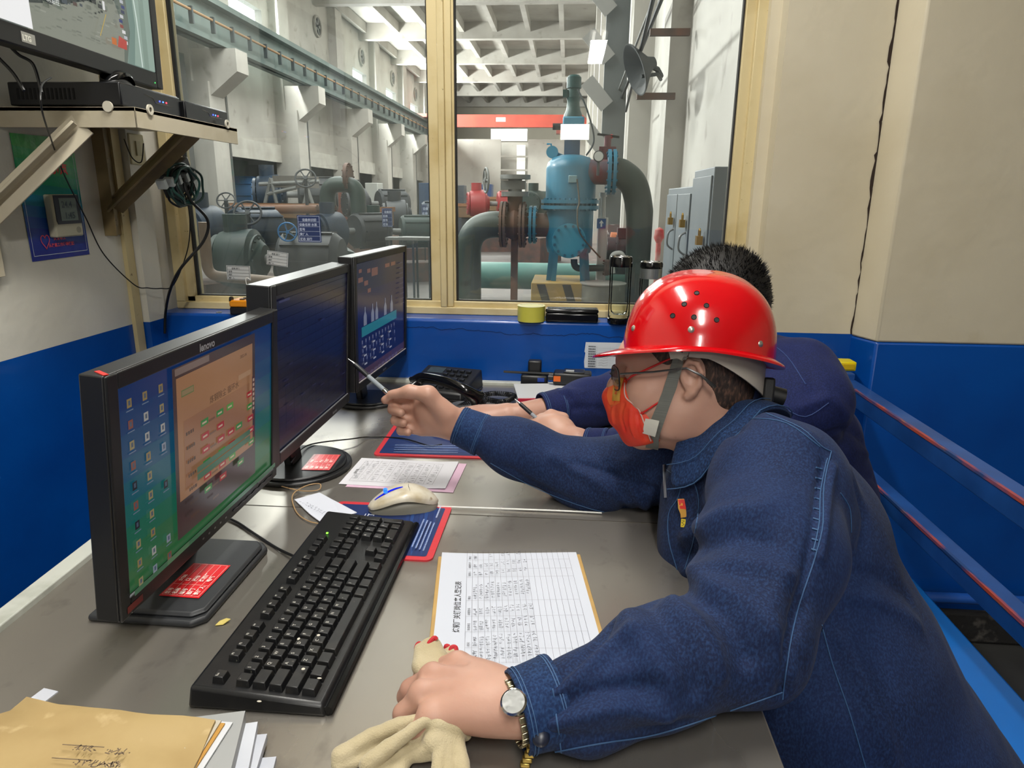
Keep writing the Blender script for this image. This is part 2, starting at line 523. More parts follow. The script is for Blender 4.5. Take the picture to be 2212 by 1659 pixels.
# ---------------------------------------------------------------- ceiling tube lamps
tube_m = M('tube_glow', '#fff8ee', emit=9)
first = None
for i, ty in enumerate(TUBE_Y):
    tx_ = TUBE_X[ty]
    t = thing('tube_lamp', ['twin tube ceiling lamp over the monitors, nearest the window', 'twin tube ceiling lamp over the near end of the desk', 'twin tube ceiling lamp mirrored in the right pane, farthest from the window'][i], 'lamp', (tx_, ty, CEIL), 'ceiling tube lamps')
    MB().box((tx_ - .1, ty - .62, CEIL - .06), (tx_ + .1, ty + .62, CEIL)).build('tray', M('lamp_tray', '#d8d8d4', .5), t, bevel=.01)
    for s in (-1, 1):
        MB().cyl((tx_ + s * .05, ty - .6, CEIL - .085), (tx_ + s * .05, ty + .6, CEIL - .085), .014).build('tube', tube_m, t, smooth=True)

# ---------------------------------------------------------------- the steel desk
DZ = .75
desk = thing('steel_desk', 'long stainless steel topped desk with pale edging along the blue wall', 'desk', (-.2, 1.2, 0))
steel = M('brushed_stainless', '#a8a39b', .25, metal=.74, col2='#98938b', nscale=3.5, nmix=(.3, .75), rough2=.34, bump=.10, bscale=7, stretch=(1, .6, 1), bdist=.006, col3='#7c7872', n3=26, mix3=(.6, .85))
D = [(-.70, .30), (.235, .30), (.235, 2.012), (-.79, 2.012), (-.752, 1.35)]
MB().prism([(x, y) for x, y in D], DZ - .035, DZ).build('desk_top', steel, desk, bevel=.003)
MB().bar((-.712, .30, DZ + .003), (-.80, 2.03, DZ + .003), .03, .012).build('edge_strip', white_paint, desk, bevel=.002)
MB().bar((-.80, 2.026, DZ + .003), (.60, 2.026, DZ + .003), .024, .012).build('edge_strip', white_paint, desk, bevel=.002)
for y0, y1 in ((.34, .38), (1.15, 1.19), (1.93, 1.97)):
    MB().box((-.66, y0, 0), (.20, y1, DZ - .035)).build('side_panel', M('desk_panel', '#5d6265', .5), desk)
MB().box((-.70, .34, .06), (-.67, 1.97, DZ - .035)).build('back_panel', M('desk_panel', '#5d6265', .5), desk)
# slim gap line where the two steel sheets of the top meet
MB().box((-.62, 1.12, DZ), (.235, 1.1215, DZ + .0006)).build('sheet_joint', M('joint_dark', '#55504a', .5, metal=.6), desk)

# ---------------------------------------------------------------- bench behind the men
bench = thing('blue_bench', 'blue steel bench with two scuffed back rails showing red primer', 'bench', (.8, 1.3, 0))
bb = M('bench_blue', '#123c78', .4, col2='#1b4d92', nscale=9, coat=.2)
br_ = M('bench_worn_red', '#1d3f78', .45, col2='#a4402c', nscale=14, nmix=(.5, .58), stretch=(1, .25, 1))
azure = M('bench_azure', '#0a6cc4', .3, col2='#0b62b4', nscale=3, coat=.3)
RXB = .775
for z, w in ((.822, .045), (.632, .04)):
    r_ = MB().box((RXB - .004, -.2, z - w), (RXB + .002, 1.935, z)).box((RXB - .004, -.2, z - .006), (RXB + w * .85, 1.935, z)).build('back_rail', bb, bench, bevel=.0015)
    MB().box((RXB - .0052, -.2, z - .005), (RXB + .0012, 1.82, z + .0014)).build('worn_edge', M('worn_red_edge', '#a8452f', .55, col2='#1d3f74', nscale=26, nmix=(.44, .56), stretch=(1, .22, 1), col3='#8a5a4a', n3=60), r_)
MB().box((.765, 1.915, 0), (.81, 1.95, .84)).build('bench_post', bb, bench, bevel=.003)
MB().box((.765, -.2, 0), (.81, -.16, .84)).build('bench_post', bb, bench, bevel=.003)
MB().box((.44, -.2, .415), (.84, 1.93, .445)).build('bench_seat', azure, bench, bevel=.006)
for y in (0, .95, 1.88):
    MB().box((.46, y, 0), (.50, y + .04, .415)).build('leg', bb, bench)
yb = thing('yellow_block', 'small yellow plastic block on top of the bench post in the corner', 'block', (.80, 1.96, .83))
MB().box((.777, 1.945, .841), (.822, 1.995, .867)).build('block_body', M('yellow_plastic', '#d8c400', .4), yb, bevel=.003)
MB().box((.783, 1.941, .846), (.816, 1.946, .862)).build('block_face', M('yellow_plastic_side', '#c7a400', .5), yb, bevel=.001)
# ================================================================ screens
def screen_mat(name, strength, rough=.22):
    m = bpy.data.materials.new(name); m.use_nodes = True; nt = m.node_tree
    b = nt.nodes['Principled BSDF']
    b.inputs['Base Color'].default_value = (.012, .012, .014, 1)
    b.inputs['Roughness'].default_value = rough
    a = nt.nodes.new('ShaderNodeAttribute'); a.attribute_name = 'Col'
    nt.links.new(a.outputs['Color'], b.inputs['Emission Color'])
    b.inputs['Emission Strength'].default_value = strength
    return m

def monitor(name, label, O, near_far, up, w, h, th, bez, items, strength, stand, cat='monitor', body=black_plastic, bottom=None, sc=1.0):
    """O front bottom near corner; near_far horizontal direction; up direction"""
    T = frame(CAM + (Vector(O) - CAM) * sc, near_far, up) @ Matrix.Scale(sc, 4)
    t = thing(name, label, cat, (T.translation.x, T.translation.y + w / 2, DZ))
    bot = bottom or bez
    # casing: ring bezel and tapered back
    b = MB(T)
    b.box((0, 0, -th), (w, h, -.004))
    b.box((0, 0, -.004), (bez, h, 0)); b.box((w - bez, 0, -.004), (w, h, 0))
    b.box((bez, 0, -.004), (w - bez, bot, 0)); b.box((bez, h - bez, -.004), (w - bez, h, 0))
    b.build('casing', body, t, bevel=.0025)
    b = MB(T); b.box((w * .12, h * .14, -th - .022), (w * .88, h * .86, -th + .001)); b.build('back_housing', body, t, bevel=.012)
    its = []
    W_, H_ = w - 2 * bez, h - bez - bot
    for it in items(W_, H_): its.append(it)
    TS = T @ Matrix.Translation((bez, bot, -.0035))
    art('screen', t, TS, its, screen_mat(name + '_screen_' + str(round(O[1], 1)), strength), z0=0.0001, dz=.00004)
    stand(t, T)
    return t, T

def rowtxt(rnd, x, y, w, h, c, gap=.25):
    out = []; xx = x
    while xx < x + w:
        ww = h * rnd.uniform(.5, .9)
        out.append(('r', xx, y, min(xx + ww, x + w), y + h * .85, c)); xx += ww + h * gap
    return out

def scr1(W, H):
    r = random.Random(5); o = []
    # desktop: deep blue to green bands
    cols = ['#0d3c7a', '#0e467f', '#0f5283', '#106084', '#146c80', '#1a7672', '#1f7a60', '#2a7a50', '#357845']
    n = len(cols)
    for i, c in enumerate(cols): o.append(('r', 0, H * (1 - (i + 1) / n), W, H * (1 - i / n) + .0003, c))
    for i in range(10):
        for j, (ix, p) in enumerate(((.018, .85), (.05, .9), (.085, .35 if i > 2 else 1))):
            if r.random() < p:
                y = H - .03 - i * .0275
                c = r.choice(['#b9b6a8', '#b0a070', '#a0a9b8', '#c4c2ba', '#9a5a4a', '#a8905a', '#222831'])
                o.append(('r', ix, y, ix + .0095, y + .0115, c)); o.append(('r', ix + .003, y + .003, ix + .007, y + .009, '#5a6a80')); o.append(('r', ix - .002, y - .0045, ix + .012, y - .003, '#7f90a8'))
    # application window, a tan process table
    o.append(('r', W * .255, .018, W - .075, H - .004, '#4a3a3a'))
    o.append(('r', W * .27, H - .016, W * .48, H - .006, '#8e7c74'))
    o.append(('r', W * .275, .075, W - .085, H - .02, '#bd8a62'))
    x0, x1, y0, y1 = W * .275, W - .085, .075, H - .02
    ww, hh = x1 - x0, y1 - y0
    o.append(('r', x0 + .012, y1 - .03, x0 + .045, y1 - .02, '#6f8a55')); o.append(('r', x0 + .0135, y1 - .0285, x0 + .0435, y1 - .0215, '#a9936c'))
    o.append(('t', '炼钢除尘 循环水', x0 + ww * .38, y1 - .062, .013, '#4a352a'))
    o.append(('r', x0 + ww * .78, y1 - .052, x1 - .006, y1 - .043, '#c99f7a'))
    o.append(('t', '2022-04', x1 - .045, y1 - .016, .007, '#4a352a'))
    o.append(('r', x0 + .015, y0 + .012, x1 - .012, y1 - .066, '#b07d5a'))
    for i in range(7):
        y = y1 - .09 - i * .0215
        o += rowtxt(r, x0 + .02, y, .022, .006, '#5a4436')
        for j, xf in enumerate((.26, .46, .60, .72, .90)):
            k = r.random()
            if i < 6 and (j in (0, 1) or k < .55):
                c = r.choice(['#c23038', '#c23038', '#3d9a48', '#5ab04a', '#c23038'])
                o.append(('r', x0 + ww * xf, y - .001, x0 + ww * xf + .022, y + .009, c))
                o.append(('r', x0 + ww * xf + .004, y + .002, x0 + ww * xf + .017, y + .005, '#e9d0b0'))
        o += rowtxt(r, x0 + ww * .36, y, .018, .004, '#7a604c')
    o.append(('r', x0 + ww * .17, y0 + .017, x1 - .02, y0 + .027, '#3d7a5a')); o.append(('r', x0 + ww * .17, y0 + .029, x1 - .02, y0 + .038, '#3d7a5a'))
    o.append(('r', x1 - .012, y1 - .12, x1 - .002, y1 - .055, '#4a2b36'))
    for i in range(7): o.append(('r', x1 - .010, y1 - .115 + i * .0085, x1 - .004, y1 - .110 + i * .0085, '#c9b0a0'))
    o.append(('r', 0, 0, W, .008, '#3f7a55')); o.append(('r', W * .17, 0, W * .3, .008, '#5d8a60'))
    return o

def scr2(W, H):
    r = random.Random(9)
    o = [('r', 0, 0, W, H, '#101128')]
    for i in range(16): o.append(('r', 0, H * i / 16, W, H * (i + .5) / 16, '#111330'))
    for i in range(9):
        x = W * (.1 + .1 * i); o.append(('r', x, H * .1, x + .0006, H * .84, '#1b1e44'))
    for i in range(14):
        x, y = r.uniform(.05, .9) * W, r.uniform(.1, .9) * H
        o += rowtxt(r, x, y, .02, .003, '#2b2f58')
    o.append(('r', .004, H - .012, .05, H - .008, '#3a3c66'))
    return o

def scr3(W, H):
    r = random.Random(21)
    o = [('r', 0, 0, W, H, '#151a4a')]
    o.append(('r', 0, H * .75, W, H, '#1c1f3e')); o.append(('r', 0, 0, W, H * .08, '#4a3550'))
    for x, y, w_, h_ in ((.04, .84, .08, .04), (.2, .9, .06, .035), (.28, .86, .12, .05), (.28, .91, .12, .02), (.55, .9, .1, .035), (.68, .9, .1, .035), (.14, .80, .07, .04), (.2, .73, .06, .035), (.05, .92, .05, .03)):
        o.append(('r', W * x, H * y, W * (x + w_), H * (y + h_), '#8a5a50'))
    # four vessels standing on a teal channel
    for x in (.12, .26, .34, .52, .66):
        o.append(('p', [(W * x, H * .46), (W * (x + .055), H * .46), (W * (x + .055), H * .54), (W * (x + .035), H * .58), (W * (x + .035), H * .62), (W * (x + .02), H * .62), (W * (x + .02), H * .58), (W * x, H * .54)], '#8f95a8'))
    o.append(('r', W * .08, H * .37, W * .8, H * .455, '#2f8a96'))
    for k in range(3):
        for i in range(11):
            x = W * (.08 + i * .065); y = H * (.31 - .075 * k)
            if r.random() < .85:
                o.append(('r', x, y, x + .006, y + .009, '#8087a8')); o.append(('r', x + .0022, y - .006, x + .0034, y, '#8087a8'))
        for i in range(4):
            x = W * (.1 + i * .17); o.append(('r', x, H * (.27 - .075 * k), x + .02, H * (.285 - .075 * k), '#b9bccb'))
    for i in range(9): o += rowtxt(r, W * .84, H * (.9 - i * .05), .035, .003, '#4c5078')
    for i in range(10):
        o.append(('r', W * .02 + i * .03, H * .02, W * .02 + i * .03 + .02, H * .05, '#6a5a78'))
    return o

def sticker(parent, T, name='asset_sticker', lab=None):
    r = random.Random(2); its = [('r', 0, 0, .088, .058, '#d3262c')]
    ln = '#f0b8b0'
    for i in range(6): y = .003 + i * .0104; its.append(('l', [(.003, y), (.085, y)], .0006, ln))
    its += [('l', [(.003, .003), (.003, .055)], .0006, ln), ('l', [(.085, .003), (.085, .055)], .0006, ln), ('l', [(.03, .003), (.03, .055)], .0006, ln)]
    for i, (a, b) in enumerate((('型号', 'SYBB'), ('名称', '口'), ('编号', '操作'), ('部门', '炼钢厂'), ('责任人', '电气'))):
        y = .0055 + (4 - i) * .0104
        its.append(('t', a, .0045, y, .0075, '#ffe9e0', 0, .02)); its.append(('t', b, .038, y, .0075, '#ffe9e0', 0, .02))
    o = art(name, parent, T, its, gloss_print, z0=.0006)
    if lab: o['label'] = lab
    return o

def stand1(t, T):
    b = MB()
    P = [(-.622, .752), (-.477, .750), (-.462, .765), (-.462, .955), (-.477, .972), (-.622, .972)]
    b.prism(P, DZ, DZ + .010); b.prism([(x * .93 - .037, .862 + (y - .862) * .92) for x, y in P], DZ + .009, DZ + .017)
    base = b.build('stand_base', dark_plastic, t, bevel=.004)
    sticker(base, frame((-.487, .838, DZ + .0175), (0.02, 1, 0), (-1, 0.02, 0)) @ Matrix.Rotation(0, 4, 'Z') @ Matrix.Translation((-.045, 0, 0)))
    MB().bar((-.575, .90, DZ + .01), (-.575, .91, DZ + .19), .075, .02, (1, 0, 0)).build('stand_neck', dark_plastic, t, bevel=.004)

m1, T1 = monitor('computer_monitor', 'nearest monitor, black, with a tan table and desktop icons on its screen', (-.551, .722, .772), (0, 1, .008), (.092, .01, 1), .482, .328, .034, .021, scr1, .40, stand1, bottom=.028, sc=.93)
art('brand_lettering', m1, T1 @ Matrix.Translation((.205, .311, 0)), [('t', 'lenovo', 0, 0, .016, '#b9bcc0', 0, .03)], gloss_print, z0=.0006)
MB(T1).box((.395, .0205, 0), (.462, .0225, .002)).box((.018, .0265, -.001), (.464, .0285, .0015)).build('chin_line', M('bezel_line', '#6b6d72', .3), m1)
b = MB(T1)
b.tube([(0.30 + .155 * i / 30, .012 + .0012 * math.sin(i * 1.26), .0006) for i in range(31)], .0012, 5)
b.build('button_ripple', M('bezel_line2', '#3d3f43', .3), m1)
art('bezel_marks', m1, T1, [('r', .012, .006, .045, .016, '#7a2020')] + [('r', .20 + .018 * i, .011, .205 + .018 * i, .014, '#8d8f92') for i in range(5)], gloss_print, z0=.0005)
MB(T1).bar((.006, .3285, -.004), (.016, .3285, -.022), .006, .001, (0, 1, 0)).build('red_tape_mark', M('red_tape', '#c8261f', .5), m1)

def round_stand(cx, cy, rx, ry, mz, stick=None):
    def f(t, T):
        b = MB()
        n = 40
        P = [(cx + rx * math.cos(2 * PI * i / n), cy + ry * math.sin(2 * PI * i / n)) for i in range(n)]
        P2 = [(cx + rx * .9 * math.cos(2 * PI * i / n), cy + ry * .9 * math.sin(2 * PI * i / n)) for i in range(n)]
        b.prism(P, DZ, DZ + .009); b.prism(P2, DZ + .008, DZ + .014)
        base = b.build('stand_base', black_plastic, t, bevel=.003)
        if stick: sticker(base, stick)
        MB().bar((cx - .012, cy, DZ + .01), (cx - .03, cy, mz + .1), .055, .018, (1, 0, 0)).build('stand_neck', black_plastic, t, bevel=.004)
    return f

m2, T2 = monitor('computer_monitor', 'middle monitor, black, its screen almost blank and dark', (-.500, 1.092, .836), (0, 1, .0), (.06, .004, 1), .424, .322, .045, .019, scr2, .5,
    round_stand(-.548, 1.31, .108, .11, .83, frame((-.497, 1.262, DZ + .0145), (-.06, 1, 0), (-1, -.06, 0)) @ Matrix.Translation((0, -.03, 0))), bottom=.024, sc=1.03)
art('brand_lettering', m2, T2 @ Matrix.Translation((.30, .006, 0)), [('t', 'lenovo', 0, 0, .010, '#8d9095', 0, .03)], gloss_print, z0=.0006)
MB(T2).box((.018, .0225, -.001), (.406, .0245, .0015)).build('chin_line', M('bezel_line', '#6b6d72', .3), m2)
m3, T3 = monitor('computer_monitor', 'farthest monitor, black, showing a blue process diagram with vessels', (-.492, 1.548, .846), (.05, 1, .0), (.03, 0, 1), .434, .322, .04, .017, scr3, .45,
    round_stand(-.545, 1.80, .098, .082, .84), bottom=.022, sc=1.01)
art('brand_lettering', m3, T3 @ Matrix.Translation((.2, .006, 0)), [('t', 'lenovo', 0, 0, .010, '#8d9095', 0, .03)], gloss_print, z0=.0006)
MB(T3).box((.016, .0205, -.001), (.418, .0225, .0015)).build('chin_line', M('bezel_line3', '#a9a4a6', .3), m3)

# ================================================================ keyboard
kb = thing('keyboard', 'dusty black full size keyboard lying along the desk edge', 'keyboard', (-.325, .84, DZ))
KT = frame((-.408, .610, DZ), (.003, 1, 0), (-1, .003, 0))  # x along the length, y towards the rear row
KW, KH = .455, .158
KT = frame((-.247, .610, DZ), (.003, 1, 0), (-1, .003, 0))
b = MB(KT)
vs = [Vector(p) for p in ((0, 0, 0), (KW, 0, 0), (KW, KH, 0), (0, KH, 0), (.004, .004, .014), (KW - .004, .004, .014), (KW - .004, KH - .003, .026), (.004, KH - .003, .026))]
b.add(vs, [(0, 3, 2, 1), (4, 5, 6, 7), (0, 1, 5, 4), (1, 2, 6, 5), (2, 3, 7, 6), (3, 0, 4, 7)])
kbm = M('keyboard_plastic', '#101113', .38, col2='#1d1d1d', nscale=50, nmix=(.5, .8), bump=.15, bscale=500, bdist=.0005)
kcm = M('key_cap', '#131416', .42, col2='#2a2824', nscale=60, nmix=(.52, .8), col3='#4c4a44', n3=190, mix3=(.68, .74))
b.build('keyboard_body', kbm, kb, bevel=.004)
MB(KT).tube([(.004, -.001, .006), (KW - .004, -.001, .006)], .006, 8).build('front_lip', gloss_black, kb, smooth=True)
U = .0188
keys = []; marks = []
def krow(x, y, ws, d=.0165, lab=None):
    for i, w in enumerate(ws):
        if w < 0: x += -w * U; continue
        keys.append((x, y, w * U, d, (lab[i] if lab and i < len(lab) else ''))); x += w * U
X0, Y0 = .012, .014
rows = [([1.25, 1.25, 1.25, 6.25, 1.25, 1.25, 1.25, 1.25], ['', '', '', '', '', '', '', '']),
        ([2.25] + [1] * 10 + [2.75], [''] + list('ZXCVBNM,./') + ['']),
        ([1.75] + [1] * 11 + [2.25], [''] + list("ASDFGHJKL;'") + ['']),
        ([1.5] + [1] * 12 + [1.5], [''] + list('QWERTYUIOP[]') + ['']),
        ([1] * 13 + [2], list('`1234567890-=') + [''])]
for i, (ws, lb) in enumerate(rows): krow(X0, Y0 + i * U, ws, lab=lb)
krow(X0, Y0 + 5.55 * U, [1, -1, 1, 1, 1, 1, -.5, 1, 1, 1, 1, -.5, 1, 1, 1, 1], d=.0145, lab=['Esc', '', 'F1', 'F2', 'F3', 'F4', '', 'F5', 'F6', 'F7', 'F8', '', 'F9', 'F10', 'F11', 'F12'])
X1 = X0 + 15.3 * U
krow(X1, Y0, [1, 1, 1]); krow(X1 + U, Y0 + U, [1]); krow(X1, Y0 + 3 * U, [1, 1, 1]); krow(X1, Y0 + 4 * U, [1, 1, 1]); krow(X1, Y0 + 5.55 * U, [1, 1, 1], d=.0145)
X2 = X1 + 3.3 * U
krow(X2, Y0, [2, 1], lab=['0', '.']); krow(X2, Y0 + U, [1, 1, 1], lab='123'); krow(X2, Y0 + 2 * U, [1, 1, 1], lab='456'); krow(X2, Y0 + 3 * U, [1, 1, 1], lab='789'); krow(X2, Y0 + 4 * U, [1, 1, 1, 1])
keys.append((X2 + 3 * U, Y0, U, 2 * U - .002, '')); keys.append((X2 + 3 * U, Y0 + 2 * U, U, 2 * U - .002, ''))
slope = .012 / KH
def key_shape(b, x, y, w, d):
    g = .0009
    zb = .0145 + slope * y; zt = zb + .0075 + slope * d * .3
    x0, x1, y0, y1 = x + g, x + w - g, y + g, y + d + (U - .0165) - g if d < .02 else y + d - g
    i_, f = .0022, .0024
    vs = [(x0, y0, zb - .003), (x1, y0, zb - .003), (x1, y1, zb - .003), (x0, y1, zb - .003),
          (x0 + i_, y0 + f, zt), (x1 - i_, y0 + f, zt), (x1 - i_, y1 - .0012, zt + .001), (x0 + i_, y1 - .0012, zt + .001)]
    b.add(vs, [(0, 3, 2, 1), (4, 5, 6, 7), (0, 1, 5, 4), (1, 2, 6, 5), (2, 3, 7, 6), (3, 0, 4, 7)])
    return zt
keys.sort(key=lambda k: k[0])
rest = MB(KT); lt = []
lv = MB(KT); lv.col = L('#b9b7b0')
for i, (x, y, w, d, lab) in enumerate(keys):
    if i < 100:
        b = MB(KT); zt = key_shape(b, x, y, w, d); b.build('key', kcm, kb, bevel=.0007)
    else: zt = key_shape(rest, x, y, w, d)
    if lab:
        vs_, fs_ = text_mesh(lab, .0058 if len(lab) < 2 else .0038, 'LEFT', .0001)
        lv.add([Vector((x + .004, y + .0095, zt + .0011)) + v for v in vs_], fs_)
if rest.v: o = rest.build('remaining_keys', kcm, kb, bevel=.0007); o['kind'] = 'stuff'
lv.build('key_lettering', gloss_print, kb)
MB(KT).box((X2 + .006, Y0 + 5.9 * U, .0255), (X2 + .009, Y0 + 5.9 * U + .003, .0268)).build('status_light', M('green_led', '#7bff3a', emit=3), kb)
# rice-like crumbs lying on keys and desk
rnd = random.Random(8)
for i, (px, py, z) in enumerate(((655, 1445, .778), (690, 1465, .778), (505, 1373, DZ), (645, 1380, .777), (560, 1515, .772), (688, 1372, .779))):
    p = onZ(px, py, z + .001); a = rnd.uniform(0, 3)
    MB().ball(p, .0013, 6, (1.6 * abs(math.cos(a)) + .5, 1.6 * abs(math.sin(a)) + .5, .6)).build('crumb', M('crumb_white', '#cfcabb', .8), None, smooth=True)
    o = COL.objects[-1] if False else bpy.context.scene.objects[-1]
    tag(o, ['pale crumb on the far middle keys of the keyboard', 'longer pale crumb on the lower middle keys of the keyboard', 'pale crumb on the bare steel left of the keyboard', 'pale crumb on the upper left keys of the keyboard', 'pale crumb on the near end rim of the keyboard', 'pale crumb nearest the space bar of the keyboard'][i], 'crumb', 'crumbs around the keyboard')
yc = thing('yellow_chip', 'curled yellow scrap on the steel beside the nearest monitor stand', 'scrap', onZ(483, 1347, DZ))
b = MB(); c = onZ(483, 1347, DZ)
b.add([c + Vector((dx * .008, dy * .007, z_)) for dx, dy, z_ in ((-1, -1, .001), (.2, -.6, .001), (1, .6, .004), (.1, 1, .003), (-.9, .5, .0005))] + [c + Vector((dx * .008, dy * .007, z_ + .0008)) for dx, dy, z_ in ((-1, -1, .001), (.2, -.6, .001), (1, .6, .004), (.1, 1, .003), (-.9, .5, .0005))],
      [(4, 3, 2, 1, 0), (5, 6, 7, 8, 9), (0, 1, 6, 5), (1, 2, 7, 6), (2, 3, 8, 7), (3, 4, 9, 8), (4, 0, 5, 9)])
b.build('chip_flake', M('chip_yellow', '#cdbb6a', .6), yc)

# ================================================================ mouse pads
def rounded(x0, y0, x1, y1, r, n=5):
    out = []
    for cx, cy, a0 in ((x1 - r, y1 - r, 0), (x0 + r, y1 - r, PI / 2), (x0 + r, y0 + r, PI), (x1 - r, y0 + r, 3 * PI / 2)):
        for i in range(n + 1):
            a = a0 + PI / 2 * i / n; out.append((cx + r * math.cos(a), cy + r * math.sin(a)))
    return out
def mousepad(label, T, w, h, seed):
    t = thing('mouse_pad', label, 'mouse pad', T.translation)
    MB(T).prism(rounded(0, 0, w, h, .012), 0, .003).build('pad_rim', M('pad_red', '#c4303a', .5, bump=.2, bscale=200), t)
    r = random.Random(seed)
    its = [('p', rounded(.011, .011, w - .011, h - .011, .004), '#12295e')]
    for i in range(7):
        y = .02 + i * .008; its.append(('p', [(.011 + .0, y), (w * .3, y + .01), (w * .6, y + .002), (w - .011, y + .012), (w - .011, y + .004), (w * .5, y - .004)], ['#17336c', '#142e64', '#1c3f7c'][i % 3]))
    its.append(('t', '汉中市商业银行', w * .30, h - .030, .013, '#d5dae8'))
    its.append(('o', w * .24, h - .025, .007, '#c9ccd6', .8)); its.append(('o', w * .24, h - .025, .0045, '#12295e', .8))
    its.append(('t', '小', w * .28, h * .62, .02, '#dfe4f0')); its.append(('t', '巧', w * .45, h * .62, .02, '#dfe4f0')); its.append(('t', '行', w * .66, h * .62, .02, '#dfe4f0'))
    for k in range(4):
        its += rowtxt(r, w * .14, .018 + k * .006, w * .48, .003, '#8ea2cc')
    its += rowtxt(r, w * .66, .016, .046, .003, '#aab6d2')
    art('pad_print', t, T, its, M('pad_surface', '#fff', .5, vcol=True), z0=.0033, dz=.00006)
    return t
mousepad('red rimmed blue mouse pad partly under the keyboard', frame((-.196, .950, DZ), (0, 1, 0), (-1, 0, 0)) @ Matrix.Translation((0, 0, 0)), .198, .215, 3)
mousepad('red rimmed blue mouse pad farther up the desk, under the pointing hand', frame((-.413, 1.389, DZ), (1, .02, 0), (-.02, 1, 0)), .30, .25, 4)

# ================================================================ mice
def mouse_thing(label, c, rz, sc, top_c, side_c, blue=True):
    t = thing('computer_mouse', label, 'mouse', c)
    T = Matrix.Translation(c) @ Matrix.Rotation(rz, 4, 'Z') @ Matrix.Scale(sc, 4)
    def shell(name, mat, k0, k1, top):
        n, m = 22, 14
        b = MB(T); vs = []; fs = []
        for i in range(n + 1):
            u = i / n; x = -.056 + .112 * u
            prof = math.sin(PI * min(1, max(0, u)) ** .8) ** .45 if 0 < u < 1 else .0
            w = .030 * prof * (1 - .12 * math.sin(PI * u))
            hgt = .036 * (math.sin(PI * (.06 + .90 * u ** .85)) ** .75)
            for j in range(m + 1):
                a = PI * j / m
                y = w * math.cos(a); zz = hgt * (math.sin(a) ** .62) * top
                vs.append((x, y, k0 + zz if top == 1 else zz))
        for i in range(n):
            for j in range(m): fs.append((i * (m + 1) + j, i * (m + 1) + j + 1, (i + 1) * (m + 1) + j + 1, (i + 1) * (m + 1) + j))
        for i in range(n): fs.append((i * (m + 1), (i + 1) * (m + 1), (i + 1) * (m + 1) + m, i * (m + 1) + m))
        b.add(vs, fs); return b.build(name, mat, t, smooth=True, weld=True)
    shell('mouse_base', side_c, .0, 0, .72).scale = (1, 1, 1)
    # upper shell a little shorter, lifted
    b = MB(T); n, m = 24, 14; vs = []; fs = []
    for i in range(n + 1):
        u = i / n; x = -.057 + .114 * u
        prof = math.sin(PI * u) ** .42 if 0 < u < 1 else 0
        w = .0305 * prof; hgt = .037 * (math.sin(PI * (.05 + .90 * u ** .85)) ** .75)
        lift = .010 + .010 * math.sin(PI * u) - .004 * math.cos(2 * PI * u)
        for j in range(m + 1):
            a = PI * j / m
            vs.append((x, w * math.cos(a), lift + (hgt - lift) * (math.sin(a) ** .6) + .0006))
    for i in range(n):
        for j in range(m): fs.append((i * (m + 1) + j, i * (m + 1) + j + 1, (i + 1) * (m + 1) + j + 1, (i + 1) * (m + 1) + j))
    b.add(vs, fs); b.build('mouse_shell', top_c, t, smooth=True)
    if blue:
        b = MB(T); vs = []; N = 14
        def hz(u): return .0372 * (math.sin(PI * (.05 + .90 * u ** .85)) ** .75)
        for i in range(N + 1):
            u = .50 + .40 * i / N; x = -.057 + .114 * u
            w = .0035 * math.sin(PI * (i + .6) / (N + 1.2)) ** .5
            vs += [(x, -w, hz(u) + .0009), (x, w, hz(u) + .0009)]
        b.add(vs, [(2 * i, 2 * i + 1, 2 * i + 3, 2 * i + 2) for i in range(N)])
        b.build('blue_stripe', M('mouse_blue', '#1020c8', .2, emit=.35), t, smooth=True)
        MB(T).cyl((.028, -.004, .0335), (.028, .004, .0335), .0035).build('scroll_wheel', M('wheel_glow', '#2a7bff', .3, emit=.8), t, smooth=True)
        MB(T).tube([(-.012, -.026, .026), (-.010, -.014, .0362), (-.009, 0, .0378), (-.010, .014, .0362)], .0005, 5).build('button_seam', M('seam_dark', '#5a564c', .6), t)
    return t
worn = M('worn_mouse_white', '#d2ccbb', .35, col2='#b9ac90', nscale=26, nmix=(.5, .7), coat=.2, col3='#8a6f4c', n3=45, mix3=(.66, .74))
mouse_thing('worn white mouse with a blue stripe at the keyboard end', Vector((-.283, 1.130, DZ + .003)), math.radians(198), 1.12, worn, M('mouse_grey', '#8d8a7c', .4))
mouse_thing('small cream mouse under the far man’s resting hand'.replace('’', "'"), Vector((-.222, 1.535, DZ + .004)), math.radians(140), .95, worn, M('mouse_grey', '#8d8a7c', .4), blue=False)

# ================================================================ cables on the desk
def cable(name, label, pts, r, mat, cat='cable', n=10, z=None):
    b = MB(); b.tube(spline(pts, n), r, 8); o = b.build(name, mat, None, smooth=True); return tag(o, label, cat)
Z = lambda px, py, z=DZ + .003: onZ(px, py, z)
cable('mouse_cable', 'black cable running from behind the middle monitor to the far mouse', [Z(628, 1000, DZ + .03), Z(665, 962, DZ + .018), Z(760, 948, DZ + .012), Z(800, 944), Z(870, 947, DZ + .006), Z(925, 962, DZ + .008), Z(955, 960, DZ + .01)], .0016, rubber)
cable('keyboard_cable', 'black cable leaving the keyboard towards the nearest monitor', [Z(650, 1208, DZ + .012), Z(600, 1185), Z(545, 1150), Z(512, 1128), Z(470, 1110)], .0022, rubber)
copper = M('tan_wire', '#a98a63', .4)
cable('thin_tan_wire', 'thin tan wire looping over the torn note', [Z(595, 1047), Z(650, 1060, DZ + .006), Z(688, 1058, DZ + .01), Z(690, 1045, DZ + .014), Z(660, 1050, DZ + .012), Z(632, 1070, DZ + .008), Z(640, 1105, DZ + .004), Z(665, 1125, DZ + .004), Z(700, 1133, DZ + .004)], .0011, copper)
